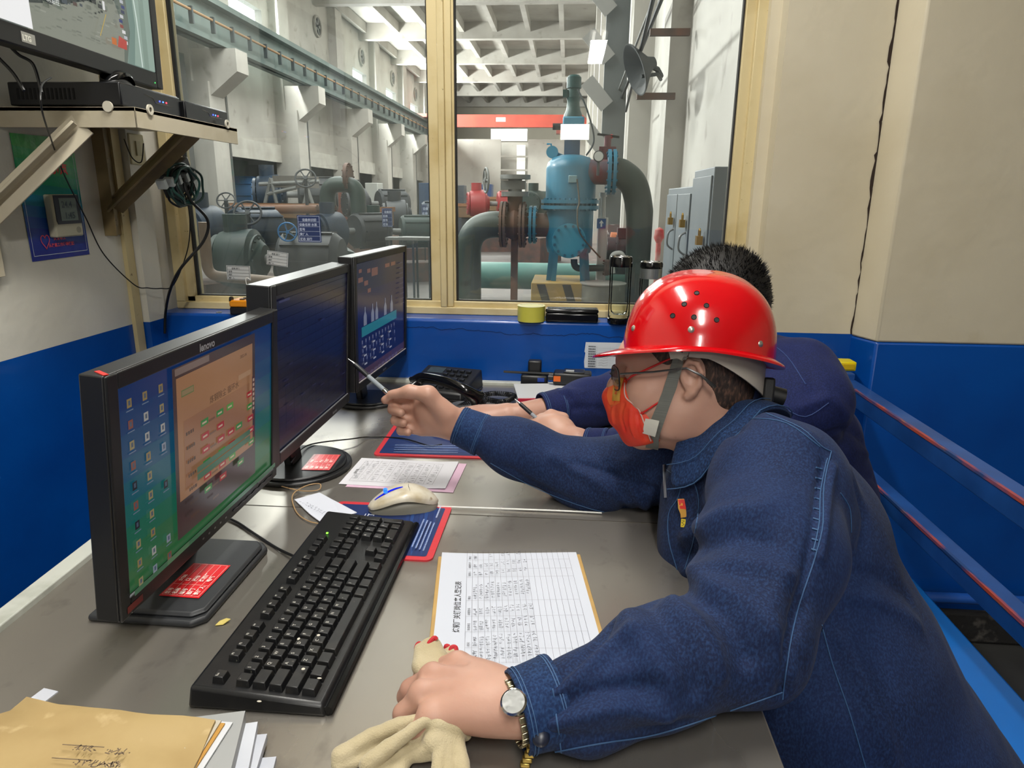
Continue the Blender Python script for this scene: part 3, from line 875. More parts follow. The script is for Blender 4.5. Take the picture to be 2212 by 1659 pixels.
cable('white_rod', 'thin white plastic rod lying across the steel in front of the men', [Z(942, 1094, DZ + .003), Z(1200, 1103, DZ + .003), Z(1300, 1108, DZ + .003)], .0016, M('white_plastic', '#dcdcd8', .4))

# ================================================================ papers
paper_m = M('paper_print', '#fff', .7, vcol=True)
def sheet(parent, name, T, w, h, col, its, curl=None, z=.0008, thick=.0006):
    b = MB(T); N = 10
    f = curl or (lambda x, y: 0)
    vs = [Vector((w * i / N, h * j / N, f(w * i / N, h * j / N) + z)) for j in range(N + 1) for i in range(N + 1)]
    vs += [v - Vector((0, 0, thick)) for v in vs]
    n2 = (N + 1) ** 2; fs = []
    for j in range(N):
        for i in range(N):
            a = j * (N + 1) + i; fs.append((a, a + 1, a + N + 2, a + N + 1)); fs.append((n2 + a, n2 + a + N + 1, n2 + a + N + 2, n2 + a + 1))
    for k in range(N):
        fs += [(k + 1, k, n2 + k, n2 + k + 1), (N * (N + 1) + k, N * (N + 1) + k + 1, n2 + N * (N + 1) + k + 1, n2 + N * (N + 1) + k),
               (k * (N + 1), (k + 1) * (N + 1), n2 + (k + 1) * (N + 1), n2 + k * (N + 1)), ((k + 1) * (N + 1) + N, k * (N + 1) + N, n2 + k * (N + 1) + N, n2 + (k + 1) * (N + 1) + N)]
    b.add(vs, fs); o = b.build(name, M('paper_' + col.strip('#'), col, .75), parent, smooth=False)
    if its:
        Ti = T.inverted()
        def surf(p):
            q = Ti @ p; return T @ Vector((q.x, q.y, q.z + f(q.x, q.y) + z))
        art('printing', parent, T, its, paper_m, z0=.0003, dz=.00003, surf=surf)
    return o

# visitor register on a clip folder
reg = thing('visitor_register', 'white visitor register sheet filled with handwriting on a yellow card folder', 'register', (-.07, .87, DZ))
RT = frame((-.196, .700, DZ + .002), (.06, 1, 0), (-1, .06, 0))   # text runs away from the camera, lines stack to +x
RT = frame((-.183, .690, DZ), (.0, 1, 0), (1, 0, 0))
# local frame: x = away from camera (text direction), y = -(line direction)
RT = Matrix(((math.sin(.0), 1, 0, -.183), (1, 0, 0, .690), (0, 0, -1, DZ), (0, 0, 0, 1)))
RT = frame((.066, .713, DZ), (-.13, 1, 0), (-1, -.13, 0))
rw, rh = .285, .214
MB(RT).box((-.012, -.006, 0), (rw - .004, rh + .006, .0035)).build('card_folder', M('yellow_card', '#b9975a', .6, col2='#a7854c', nscale=20), reg, bevel=.001)
r = random.Random(31); its = []
its.append(('t', '炼钢厂关键岗位来人登记表', .075, rh - .032, .0105, '#2a2a2e', 0, .012))
cols = [.012, .04, .076, .112, .15, .212, .235, .262, .292]
heads = ['日期', '时间', '来客单位', '来客姓名', '事由', '接待人', '来客签字', '备注']
y_top = rh - .040; nr = 19; dy = (y_top - .014) / nr
for i in range(nr + 1):
    y = y_top - i * dy
    its.append(('l', [(cols[0], y), (cols[-1], y)], .00035, '#73737a'))
for c in cols: its.append(('l', [(c, y_top), (c, .014)], .00035, '#8a8a92'))
for k, h_ in enumerate(heads): its.append(('t', h_, cols[k] + .003, y_top - dy + .0025, .0042, '#3a3a40'))
for i in range(1, 11):
    y = y_top - (i + 1) * dy + .001
    for k in range(8):
        n_ = {0: 5, 1: 4, 2: 4, 3: 3, 4: 7, 5: 2, 6: 2, 7: 2}[k]
        if k == 7 and r.random() < .3: continue
        x = cols[k] + .003
        for q in range(n_):
            if x > cols[k + 1] - .004: break
            its.append(('l', scribble(x, y, .0042, dy * .8, r, 6), .00042, '#2b2c38')); x += .0056 * r.uniform(.8, 1.2)
def rcurl(x, y): return .004 + .010 * max(0, (y - .12) / .09) ** 2 * .3 + .006 * math.exp(-((x - .02) / .06) ** 2) * (y / rh)
sheet(reg, 'register_sheet', RT, rw, rh, '#c4c9d4', its, rcurl)

# work permit papers
pp = thing('paper_form', 'printed form with handwriting on pink sheets between the mouse pads', 'paper', (-.32, 1.28, DZ))
PT = frame((-.437, 1.209, DZ), (1, .05, 0), (-.05, 1, 0))
r = random.Random(77)
PT = frame((-.222, 1.222, DZ), (.04, 1, 0), (-1, .02, 0)) 
its = [('l', [(.018, .03), (.125, .03), (.125, .20), (.018, .20), (.018, .03)], .0005, '#666')]
its.append(('t', '操作票', .055, .210 - .012, .008, '#333'))
for i in range(9):
    y = .03 + .019 * i; its.append(('l', [(.018, y), (.125, y)], .0004, '#777'))
    x = .022
    while x < .118:
        its.append(('l', scribble(x, y + .003, .005, .012, r, 6), .0005, '#33343c')); x += .0085 * r.uniform(.8, 1.5)
for x in (.045, .095): its.append(('l', [(x, .03), (x, .20)], .0004, '#777'))
sheet(pp, 'pink_sheet', frame((-.205, 1.212, DZ), (.03, 1, 0), (-1, .03, 0)), .150, .215, '#d9b6cc', [], lambda x, y: .0004)
sheet(pp, 'form_sheet', frame((-.222, 1.222, DZ), (.03, 1, 0), (-1, .03, 0)), .142, .215, '#d6d6dc', [(i_ if i_[0] != 't' else i_) for i_ in its], lambda x, y: .0012 + .003 * math.exp(-(y / .03) ** 2))
# second man's form
pf = thing('paper_form', "white form under the far man's writing hand", 'paper', (0, 1.46, DZ))
sheet(pf, 'form_sheet', frame((.20, 1.38, DZ), (-.1, 1, 0), (-1, -.1, 0)), .20, .28, '#d6d8de', [('l', [(.02 + .02 * i, .02), (.02 + .02 * i, .26)], .0004, '#777') for i in range(8)], lambda x, y: .001)
# torn note
tn = thing('torn_note', 'torn white note with handwriting under the loop of tan wire', 'note', Z(690, 1090))
b = MB(); pts = [Z(636, 1080), Z(690, 1065), Z(718, 1080, DZ + .006), Z(771, 1108, DZ + .012), Z(738, 1120, DZ + .008), Z(704, 1137), Z(670, 1112)]
b.add([p + Vector((0, 0, .0012)) for p in pts] + pts, [tuple(range(7))[::-1], tuple(range(7, 14))] + [(i, (i + 1) % 7, 7 + (i + 1) % 7, 7 + i) for i in range(7)])
b.build('note_paper', M('note_paper', '#cfd3de', .75), tn)
r = random.Random(12); b = MB(); b.col = L('#555a6a')
for row in range(2):
    for i in range(13):
        c = Z(650 + i * 6 + row * 14, 1086 + i * 3.2 + row * 3, DZ + .0075); 
        for k in range(2):
            a = c + Vector((r.uniform(-.003, .003), r.uniform(-.003, .003), .002)); e = c + Vector((r.uniform(-.003, .003), r.uniform(-.003, .003), .002))
            b.bar(a, e, .0005, .0002)
b.build('handwriting', paper_m, tn)

# ================================================================ envelope and paper stack
en = thing('kraft_envelope', 'worn brown kraft envelope with faded stamps on top of the paper stack', 'envelope', (-.50, .52, DZ))
HZ = .045
E_ = [onZ(60, 1518, DZ + HZ), onZ(465, 1553, DZ + HZ), onZ(372, 1750, DZ + HZ), onZ(-190, 1640, DZ + HZ)]
b = MB(); N = 12
def bil(u, v): return (E_[0] * (1 - u) + E_[1] * u) * (1 - v) + (E_[3] * (1 - u) + E_[2] * u) * v
def ez(u, v): return .004 * math.sin(3 * u + 1) * math.sin(2.4 * v + .4) + .0035 * noise.noise(Vector((u * 4, v * 4, 2))) + .006 * max(0, 1 - (u * u + v * v) * 60)
vs = [bil(i / N, j / N) + Vector((0, 0, ez(i / N, j / N))) for j in range(N + 1) for i in range(N + 1)]
n2 = len(vs); vs += [v - Vector((0, 0, .006)) for v in vs]; fs = []
for j in range(N):
    for i in range(N):
        a = j * (N + 1) + i; fs.append((a, a + N + 1, a + N + 2, a + 1)); fs.append((n2 + a, n2 + a + 1, n2 + a + N + 2, n2 + a + N + 1))
for k in range(N):
    fs += [(k, k + 1, n2 + k + 1, n2 + k), (N * (N + 1) + k + 1, N * (N + 1) + k, n2 + N * (N + 1) + k, n2 + N * (N + 1) + k + 1),
           ((k + 1) * (N + 1), k * (N + 1), n2 + k * (N + 1), n2 + (k + 1) * (N + 1)), (k * (N + 1) + N, (k + 1) * (N + 1) + N, n2 + (k + 1) * (N + 1) + N, n2 + k * (N + 1) + N)]
b.add(vs, fs); b.build('envelope_body', M('kraft_paper', '#ae9665', .62, col2='#9f8555', nscale=14, nmix=(.4, .75), bump=.4, bscale=18, col3='#baa274', n3=40), en, smooth=True, weld=False)
r = random.Random(4); b = MB(); b.col = L('#6d5c4a')
for (x0, x1, y, dense) in ((135, 225, 1608, 0), (165, 212, 1614, 1), (233, 280, 1622, 1), (112, 200, 1637, 0), (165, 255, 1646, 1), (240, 262, 1650, 1)):
    if not dense:
        b.bar(onZ(x0, y, DZ + HZ + .0075), onZ(x1, y + 6, DZ + HZ + .0075), .0008, .0003)
    else:
        for i in range(int((x1 - x0) / 3)):
            c = onZ(x0 + i * 3, y + i * .2, DZ + HZ + .0075)
            b.bar(c + Vector((r.uniform(-.003, .003), r.uniform(-.004, .004), 0)), c + Vector((r.uniform(-.003, .003), r.uniform(-.004, .004), 0)), .0009, .0003)
b.build('faded_stamp', M('faded_print', '#fff', .8, vcol=True), en)
# clear sleeve edge and loose sheets beneath
labs = ['grey plastic report cover low in the stack under the brown envelope', 'white paper bundle sticking out below the brown envelope', 'white booklet at the right of the envelope stack', 'white folded booklet lowest at the stack corner']
def slab(name, label, cat, A, B_, depth, z0, z1, mat, thick_pages=0):
    """a stack slab whose far edge runs A->B in pixels at height z1, going `depth` m towards the camera"""
    t = thing(name, label, cat, A)
    d = (B_ - A).normalized(); n_ = Vector((0, 0, 1)).cross(d); n_ = -n_ if n_.y > 0 else n_
    P = [A, B_, B_ + n_ * depth, A + n_ * depth]
    b = MB(); b.add([Vector((p.x, p.y, z0)) for p in P] + [Vector((p.x, p.y, z1)) for p in P], [(0, 3, 2, 1)[::-1], (4, 5, 6, 7)[::-1], (0, 1, 5, 4), (1, 2, 6, 5), (2, 3, 7, 6), (3, 0, 4, 7)])
    b.build('pages', mat, t, weld=True)
    for i in range(thick_pages):
        z = z0 + (z1 - z0) * (i + .5) / thick_pages
        MB().box((0, 0, 0), (0, 0, 0))
    return t
page = M('page_edges', '#c6cad2', .7, col2='#a9adb8', nscale=3, stretch=(1, 1, 120), nmix=(.4, .6))
grey_cover = M('grey_cover', '#9a9c9c', .5)
slab('report_cover', 'grey report cover under the brown envelope, its spine corner sticking out', 'folder', onZ(330, 1560, DZ + .034), onZ(530, 1535, DZ + .034), .24, DZ + .022, DZ + .034, grey_cover)
slab('paper_bundle', 'white paper bundle just right of the grey report cover', 'papers', onZ(380, 1575, DZ + .026), onZ(556, 1551, DZ + .026), .24, DZ + .014, DZ + .0215, page)
slab('white_booklet', 'white booklet in the stack whose corner reaches past the bundle above', 'booklet', onZ(380, 1600, DZ + .0135), onZ(577, 1585, DZ + .0135), .22, DZ + .006, DZ + .0135, page)
slab('folded_sheet', 'small folded white sheet lowest at the corner of the stack', 'paper', onZ(420, 1650, DZ + .0055), onZ(597, 1634, DZ + .0055), .16, DZ + .0005, DZ + .0055, page)
slab('paper_strip', 'white strip of paper poking out beyond the far edge of the envelope', 'paper', onZ(95, 1487, DZ + .036), onZ(126, 1494, DZ + .036), .20, DZ + .035, DZ + .0365, M('note_paper', '#cfd3de', .75))
mapr = [M('page_cream', '#b9b3a4', .6), M('page_orange', '#b98a3c', .6), M('page_white', '#c9ccd0', .6)]
for i, (px, py, col, lb) in enumerate(((478, 1556, 0, 'cream folder edge directly under the brown envelope'), (486, 1562, 1, 'thin orange folder edge in the stack under the envelope'), (503, 1560, 2, 'white folder edge beside the orange one in the stack'))):
    z = DZ + .0405 - i * .002
    slab('thin_folder', lb, 'folder', onZ(90 + 60 * i, 1540, z), onZ(px, py, z), .26, z - .0015, z, mapr[col])

# ================================================================ items on the sill
SZ = .945
tp = thing('tape_roll', 'roll of pale yellow tape standing on the blue sill', 'tape', (-.105, 2.055, SZ))
c = (-.102, 2.058, SZ)
MB().lathe([(.0245, 0), (.0420, 0), (.0420, .045), (.0245, .045)], c, n=40).build('tape_wind', M('pale_yellow_tape', '#b9b64a', .3, coat=.4), tp, smooth=True)
MB().lathe([(.0355, .0452), (.0425, .0452), (.0425, .0462), (.0355, .0462), (.0355, .0452)], c, n=40).build('tape_edge', M('tape_edge', '#c9c78a', .4), tp, smooth=True)
MB().lathe([(.0345, .002), (.0352, .002), (.0352, .0465), (.0345, .0465), (.0345, .002)], c, n=40).build('cardboard_core', M('core', '#c9c7c4', .6), tp, smooth=True)
art('core_lettering', tp, Matrix.Identity(4), [('t', 'ELTE', c[0] - .012, c[1] + .026, .007, '#b9a0b0')], paper_m, z0=SZ + .044)
cs = thing('black_case', 'oblong black glasses case on the blue sill beside the tape', 'case', (.02, 2.06, SZ))
MB().box((-.058, 2.035, SZ), (.099, 2.085, SZ + .028)).build('case_body', gloss_black, cs, bevel=.006, seg=3)
MB().box((-.059, 2.034, SZ + .028), (.100, 2.086, SZ + .040)).build('case_lid', gloss_black, cs, bevel=.006, seg=3)
thin_glass = bpy.data.materials.new('cup_glass'); thin_glass.use_nodes = True
nt = thin_glass.node_tree
for n in list(nt.nodes): nt.nodes.remove(n)
o_ = nt.nodes.new('ShaderNodeOutputMaterial'); m_ = nt.nodes.new('ShaderNodeMixShader'); f_ = nt.nodes.new('ShaderNodeLayerWeight'); f_.inputs[0].default_value = .12
a_ = nt.nodes.new('ShaderNodeBsdfTransparent'); a_.inputs[0].default_value = (.96, .98, .97, 1); g_ = nt.nodes.new('ShaderNodeBsdfGlossy'); g_.inputs['Roughness'].default_value = .03
nt.links.new(f_.outputs['Fresnel'], m_.inputs[0]); nt.links.new(a_.outputs[0], m_.inputs[1]); nt.links.new(g_.outputs[0], m_.inputs[2]); nt.links.new(m_.outputs[0], o_.inputs[0])
def cup(label, x, y, h, lidh, r, lower=0):
    t = thing('glass_cup', label, 'cup', (x, y, SZ))
    c = (x, y, SZ)
    MB().lathe([(0, 0), (r * .98, 0), (r, .003), (r, .014), (r * .9, .016), (0, .016)], c, n=32).build('cup_base', gloss_black, t, smooth=True)
    MB().lathe([(1e-6, .017), (r * .90, .017), (r * .96, .020), (r * .96, h - lidh)], c, n=40, open_end=True).build('outer_wall', thin_glass, t, smooth=True)
    MB().lathe([(1e-6, .028), (r * .5, .026), (r * .74, .034), (r * .78, .05), (r * .78, h - lidh)], c, n=40, open_end=True).build('inner_wall', thin_glass, t, smooth=True)
    MB().lathe([(0, h - lidh), (r * 1.0, h - lidh), (r * 1.0, h - .004), (r * .95, h), (0, h)], c, n=32).build('cup_lid', gloss_black, t, smooth=True)
    MB().lathe([(r * .80, h + .0002), (r * .93, h + .0002), (r * .90, h + .002), (r * .82, h + .002), (r * .80, h + .0002)], c, n=32).build('lid_ring', chrome, t, smooth=True)
    return t
cup('tall double walled glass cup with a thick black lid and silver rim', .160, 2.055, .195, .028, .0335)
cup('shorter glass cup with a thin black lid behind the red helmet', .253, 2.095, .178, .014, .034)
MB().lathe([(.034 * .96, 0), (.034 * .96, .03), (.032, .03), (.032, 0), (.034 * .96, 0)], (.253, 2.095, SZ + .13), n=32).build('steel_band', M('band_steel', '#a9adad', .35, metal=.8), bpy.data.objects['glass_cup.001'], smooth=True)
mt = thing('gas_detector', 'orange and black handheld gas meter on the left end of the sill', 'meter', (-.99, 2.06, SZ))
MB().box((-1.035, 2.03, SZ), (-.90, 2.10, SZ + .024)).build('lower_shell', black_plastic, mt, bevel=.004)
MB().box((-1.035, 2.03, SZ + .024), (-.90, 2.10, SZ + .045)).build('upper_shell', M('meter_orange', '#dd8a12', .4), mt, bevel=.004)
for i, (x, y) in enumerate(((-1.0, 2.05), (-.98, 2.05), (-.96, 2.05), (-1.0, 2.075), (-.98, 2.075), (-.96, 2.075))):
    MB().box((x - .007, y - .006, SZ + .045), (x + .007, y + .006, SZ + .049)).build('meter_button', M('meter_key', '#3a3328', .5), mt, bevel=.001)
for x in (-1.034, -1.005):
    MB().cyl((x, 2.10 if x > -1.02 else 2.04, SZ + .046), (x + .006, 2.10 if x > -1.02 else 2.04, SZ + .046), .010).build('rubber_knob', black_plastic, mt, smooth=True)
o = tag(MB().lathe([(.004, 0), (.009, 0), (.009, .002), (.004, .002), (.004, 0)], (-1.088, 2.065, SZ), n=20).build('washer', M('washer', '#8d8d86', .35, metal=.9), None, smooth=True), 'small steel washer on the sill left of the orange meter', 'washer')

# duty sheet on the blue wall
ds = thing('duty_list', 'torn printed list taped to the blue wall left of the helmet', 'paper', (.12, 2.038, .80))
r = random.Random(6)
its = [('p', [(0, 0), (.16, 0), (.16, .081), (.001, .08), (-.002, .05), (.001, .047), (-.002, .02)], '#c9cfd6')]
for i in range(9): its += rowtxt(r, .010, .065 - i * .0075, .022, .0045, '#3d424c'); its.append(('l', [(.008, .063 - i * .0075), (.15, .063 - i * .0075)], .0003, '#9a9fa8'))
for i in range(6): its.append(('l', [(.040, .048 - i * .0075), (.05, .050 - i * .0075), (.056, .047 - i * .0075), (.07, .051 - i * .0075)], .0005, '#5a5e68'))
for x in (.035, .075, .11): its.append(('l', [(x, .003), (x, .07)], .0003, '#9a9fa8'))
art('list_sheet', ds, frame((.064, FRONT - .0005, .806), (1, 0, 0), (0, 0, 1)), its, paper_m)

# ================================================================ telephone
ph = thing('desk_telephone', 'black desk telephone with coiled cord by the blue wall', 'telephone', (-.33, 1.92, DZ))
TT = Matrix.Translation((-.345, 1.905, DZ)) @ Matrix.Rotation(math.radians(-14), 4, 'Z')
b = MB(TT)
b.prism([(-.09, -.085), (.09, -.085), (.09, .085), (-.09, .085)], 0, .012)
b.add([(-.09, -.085, .012), (.09, -.085, .012), (.09, .085, .012), (-.09, .085, .012), (-.088, -.08, .028), (.088, -.08, .028), (.088, .08, .062), (-.088, .08, .062)], [(4, 5, 6, 7), (0, 1, 5, 4), (1, 2, 6, 5), (2, 3, 7, 6), (3, 0, 4, 7)])
b.build('phone_body', black_plastic, ph, bevel=.005)
def tz(y): return .028 + (y + .08) / .16 * .034
MB(TT).add([(-.07, .03, tz(.03) + .001), (-.02, .03, tz(.03) + .001), (-.02, .065, tz(.065) + .001), (-.07, .065, tz(.065) + .001)] , [(0, 1, 2, 3)]).build('display', M('phone_lcd', '#3a4446', .25), ph)
for i in range(4):
    for j in range(5):
        x, y = -.005 + i * .021, -.055 + j * .026
        MB(TT).box((x - .007, y - .006, tz(y)), (x + .007, y + .006, tz(y) + .006)).build('phone_key', M('phone_key', '#24272b', .4), ph, bevel=.001)
hs = spline([onZ(897, 828, .812), onZ(915, 816, .830), onZ(960, 824, .836), onZ(1005, 843, .822), onZ(1030, 860, .797)], 6)
rs = [.014 + .010 * abs(2 * i / (len(hs) - 1) - 1) ** 3 for i in range(len(hs))]
MB().tube(hs, rs, 14).build('handset', gloss_black, ph, smooth=True)
# coiled cord
ax = [onZ(1030, 862, .79), onZ(1045, 868, .775)] + [onZ(1020, 862, DZ + .014), onZ(1065, 850, DZ + .016), onZ(1110, 855, DZ + .016), onZ(1085, 868, DZ + .014), onZ(1035, 862, DZ + .03), onZ(990, 880, DZ + .014)]
A = spline(ax, 14); pts = []
for i in range(len(A) - 1):
    d = (A[i + 1] - A[i]); u, v = perp(d)
    for k in range(12):
        t = 2 * PI * k / 12
        pts.append(A[i] + d * (k / 12) + (u * math.cos(t) + v * math.sin(t)) * .0062)
MB().tube(pts, .0017, 5).build('coiled_cord', rubber, ph, smooth=True)

# ================================================================ radios, book
def radio(label, T, col_tab, h=.11):
    t = thing('handheld_radio', label, 'radio', T.translation)
    MB(T).box((0, -.028, 0), (h, .028, .034)).build('radio_body', black_plastic, t, bevel=.006)
    MB(T).box((.03, -.022, .034), (h - .02, .022, .038)).build('keypad', M('radio_keypad', '#1c1e20', .3), t, bevel=.002)
    MB(T).box((.036, -.016, .038), (.060, -.002, .0395)).build('radio_label', M('radio_label', '#b9bcb9', .3), t)
    for y in (-.015, .012): MB(T).cyl((0, y, .018), (-.014, y, .018), .008).build('radio_knob', black_plastic, t, smooth=True)
    MB(T).tube([(-.005, .018, .02), (-.03, .018, .02), (-.15, .018, .021)], [.006, .0045, .0035], 8).build('antenna', rubber, t, smooth=True)
    MB(T).box((.002, -.029, .010), (.022, -.0275, .026)).build('colour_tab', M(col_tab[0], col_tab[1], .4), t)
    return t
radio('black two-way radio with an orange tab lying on the white book', Matrix.Translation((-.028, 1.945, DZ + .033)) @ Matrix.Rotation(math.radians(-3), 4, 'Z'), ('tab_orange', '#d8641c'))
rs_ = thing('radio_charger', 'black desk charger with a raised cup behind the orange tabbed radio', 'charger', (-.075, 1.985, DZ))
MB().box((-.125, 1.955, DZ + .0), (-.045, 2.01, DZ + .048)).build('charger_base', black_plastic, rs_, bevel=.006)
MB().box((-.105, 1.975, DZ + .048), (-.065, 2.005, DZ + .088)).build('charger_cup', black_plastic, rs_, bevel=.005)
MB().box((-.075, 1.9535, DZ + .03), (-.055, 1.956, DZ + .042)).build('blue_tab', M('tab_blue', '#1c3f9a', .4), rs_)
bk = thing('white_book', 'thick white book with a red spine under the radio', 'book', (.0, 1.88, DZ))
BT = Matrix.Translation((-.118, 1.775, DZ)) @ Matrix.Rotation(math.radians(9), 4, 'Z')
MB(BT).box((0, .004, .003), (.20, .15, .027)).build('pages', page, bk)
MB(BT).box((-.002, 0, 0), (.203, .152, .003)).box((-.002, 0, .027), (.203, .152, .030)).build('cover', M('book_white', '#c9cbcc', .35), bk, bevel=.0008)
MB(BT).box((-.002, -.002, 0), (.203, .002, .030)).build('spine', M('book_red', '#b01c3a', .35), bk, bevel=.001)
art('spine_lettering', bk, BT @ frame((.040, -.0022, .008), (1, 0, 0), (0, 0, 1)), [('t', 'Spi', 0, 0, .022, '#e6dcdc', 0, .05)], gloss_print)
mr = thing('red_marker', 'small red capped item on the far mouse pad behind the hand', 'marker', onZ(1055, 888, DZ + .01))
MB().cyl(onZ(1035, 888, DZ + .012), onZ(1066, 888, DZ + .012), .008).build('marker_cap', M('marker_red', '#c02028', .4), mr, smooth=True)
gm = thing('grey_speaker', 'grey rounded desk gadget behind the pointing forearm', 'gadget', onZ(1010, 885, DZ))
MB().lathe([(0, 0), (.038, 0), (.04, .008), (.034, .018), (0, .022)], onZ(1000, 888, DZ), n=28).build('gadget_shell', M('gadget_grey', '#5d6064', .4), gm, smooth=True)
# ================================================================ left wall: shelf, television, boxes
shelf_m = M('shelf_paint', '#c6bda6', .5, col2='#b3a88c', nscale=10, nmix=(.5, .8), bump=.2, bscale=60)
tanm = M('bracket_paint_shaded', '#8f7d58', .5, col2='#7b6a48', nscale=16, bump=.2, bscale=60)  # darker than the shelf paint, the bracket's shading put into the colour
SXF, SY0, SY1, SZT = -.955, 1.538, 2.02, 1.487
sh = thing('wall_shelf', 'cream painted steel shelf bracketed to the left wall', 'shelf', (-1.12, 1.8, SZT))
MB().box((WX, SY0, SZT - .008), (SXF, SY1, SZT)).build('shelf_plate', shelf_m, sh)
MB().box((SXF - .003, SY0, SZT - .043), (SXF, SY1, SZT)).build('front_flange', shelf_m, sh, bevel=.001)
MB().box((WX, SY0, SZT - .043), (SXF, SY0 + .003, SZT)).build('end_flange', shelf_m, sh, bevel=.001)
for px, py, f in ((233, 230, 0), (324, 237, 1), (491, 268, 1)):
    p = onX(px, py, SXF + .003) if f else onY(px, py, SY0 - .003)
    ax = (1, 0, 0) if f else (0, 1, 0)
    MB().lathe([(.0055, -.002), (.0115, -.002), (.0115, .002), (.0055, .002), (.0055, -.002)], p, ax, 20).build('eye_washer', M('washer_paint', '#d2cdbc', .5), sh, smooth=True)
    MB().cyl(p, p + Vector(ax) * (-.0005 if not f else .0005), .0052, n=14).build('washer_hole', M('hole_shadow', '#4a4438', .8), sh)
def bracket(y, near):
    g = MB()
    g.box((WX, y - .035, 1.19), (WX + .005, y + .03, SZT - .008)); g.box((WX, y - .037, 1.19), (WX + .035, y - .033, SZT - .008))
    g.build('bracket_leg', tanm, sh, bevel=.001)
    for z in (1.225, 1.39): MB().cyl((WX + .004, y, z), (WX + .016, y, z), .007, n=8).build('bolt', tanm, sh)
bracket(1.885, False)
MB().bar((WX + .02, 1.875, 1.265), (SXF - .02, 1.80, SZT - .03), .05, .006, (1, 0, 1)).bar((WX + .02, 1.85, 1.265), (SXF - .02, 1.775, SZT - .03), .006, .032, (1, 0, 1)).build('strut', tanm, sh, bevel=.001)
MB().bar((WX + .02, 1.445, 1.255), (SXF - .13, 1.545, SZT - .035), .055, .006, (1, 0, 1)).bar((WX + .02, 1.418, 1.255), (SXF - .13, 1.518, SZT - .035), .006, .028, (1, 0, 1)).build('strut', shelf_m, sh, bevel=.001)
MB().box((WX, 1.39, 1.12), (WX + .02, 1.46, 1.29)).build('bracket_leg', shelf_m, sh, bevel=.001)

def dvr(label, A, B_, depth, h, led_px):
    t = thing('video_recorder', label, 'recorder', A)
    d = (B_ - A); d.z = 0; ln = d.length; T = frame(Vector((A.x, A.y, SZT)), d, (0, 0, 1))  # x along front, y up, z outward
    MB(T).box((0, .003, -depth), (ln, h, 0)).build('case', M('dvr_black', '#0e0f12', .35, bump=.1, bscale=300), t, bevel=.003)
    MB(T).box((0.0, .003, 0), (ln, h * .93, .0025)).build('front_panel', M('dvr_panel', '#15171d', .25), t, bevel=.001)
    MB(T).tube([(ln * .36, h * .75, .0028), (ln * .5, h * .66, .0028), (ln * .55, h * .46, .0028), (ln * .85, h * .46, .0028)], .0009, 5).build('panel_line', gloss_black, t)
    for k, c in enumerate(('#3b49ff', '#3b6bff', '#ff3040')):
        MB(T).box((ln * (.62 + .06 * k) - .0012, h * .55, .0025), (ln * (.62 + .06 * k) + .0012, h * .55 + .003, .004)).build('status_light', M('led' + c, c, emit=6), t)
    b = MB(T)
    for i in range(14): b.box((-.0006, h * .3, -depth + .02 + i * .010), (.0004, h * .75, -depth + .025 + i * .010))
    b.build('side_vents', M('vent_dark', '#050506', .8), t)
    return t
dvr('black video recorder with a mouse lying on it, on the wall shelf', Vector((-.985, 1.52 + .02, 0)), Vector((-.985, 1.775, 0)), .26, .052, None)
dvr('smaller black video recorder at the far end of the wall shelf', Vector((-.975, 1.785, 0)), Vector((-.975, 2.005, 0)), .20, .045, None)
mouse_thing('black mouse lying on the video recorder below the television', Vector((-1.045, 1.63, SZT + .053)), math.radians(95), .95, gloss_black, black_plastic, blue=False)
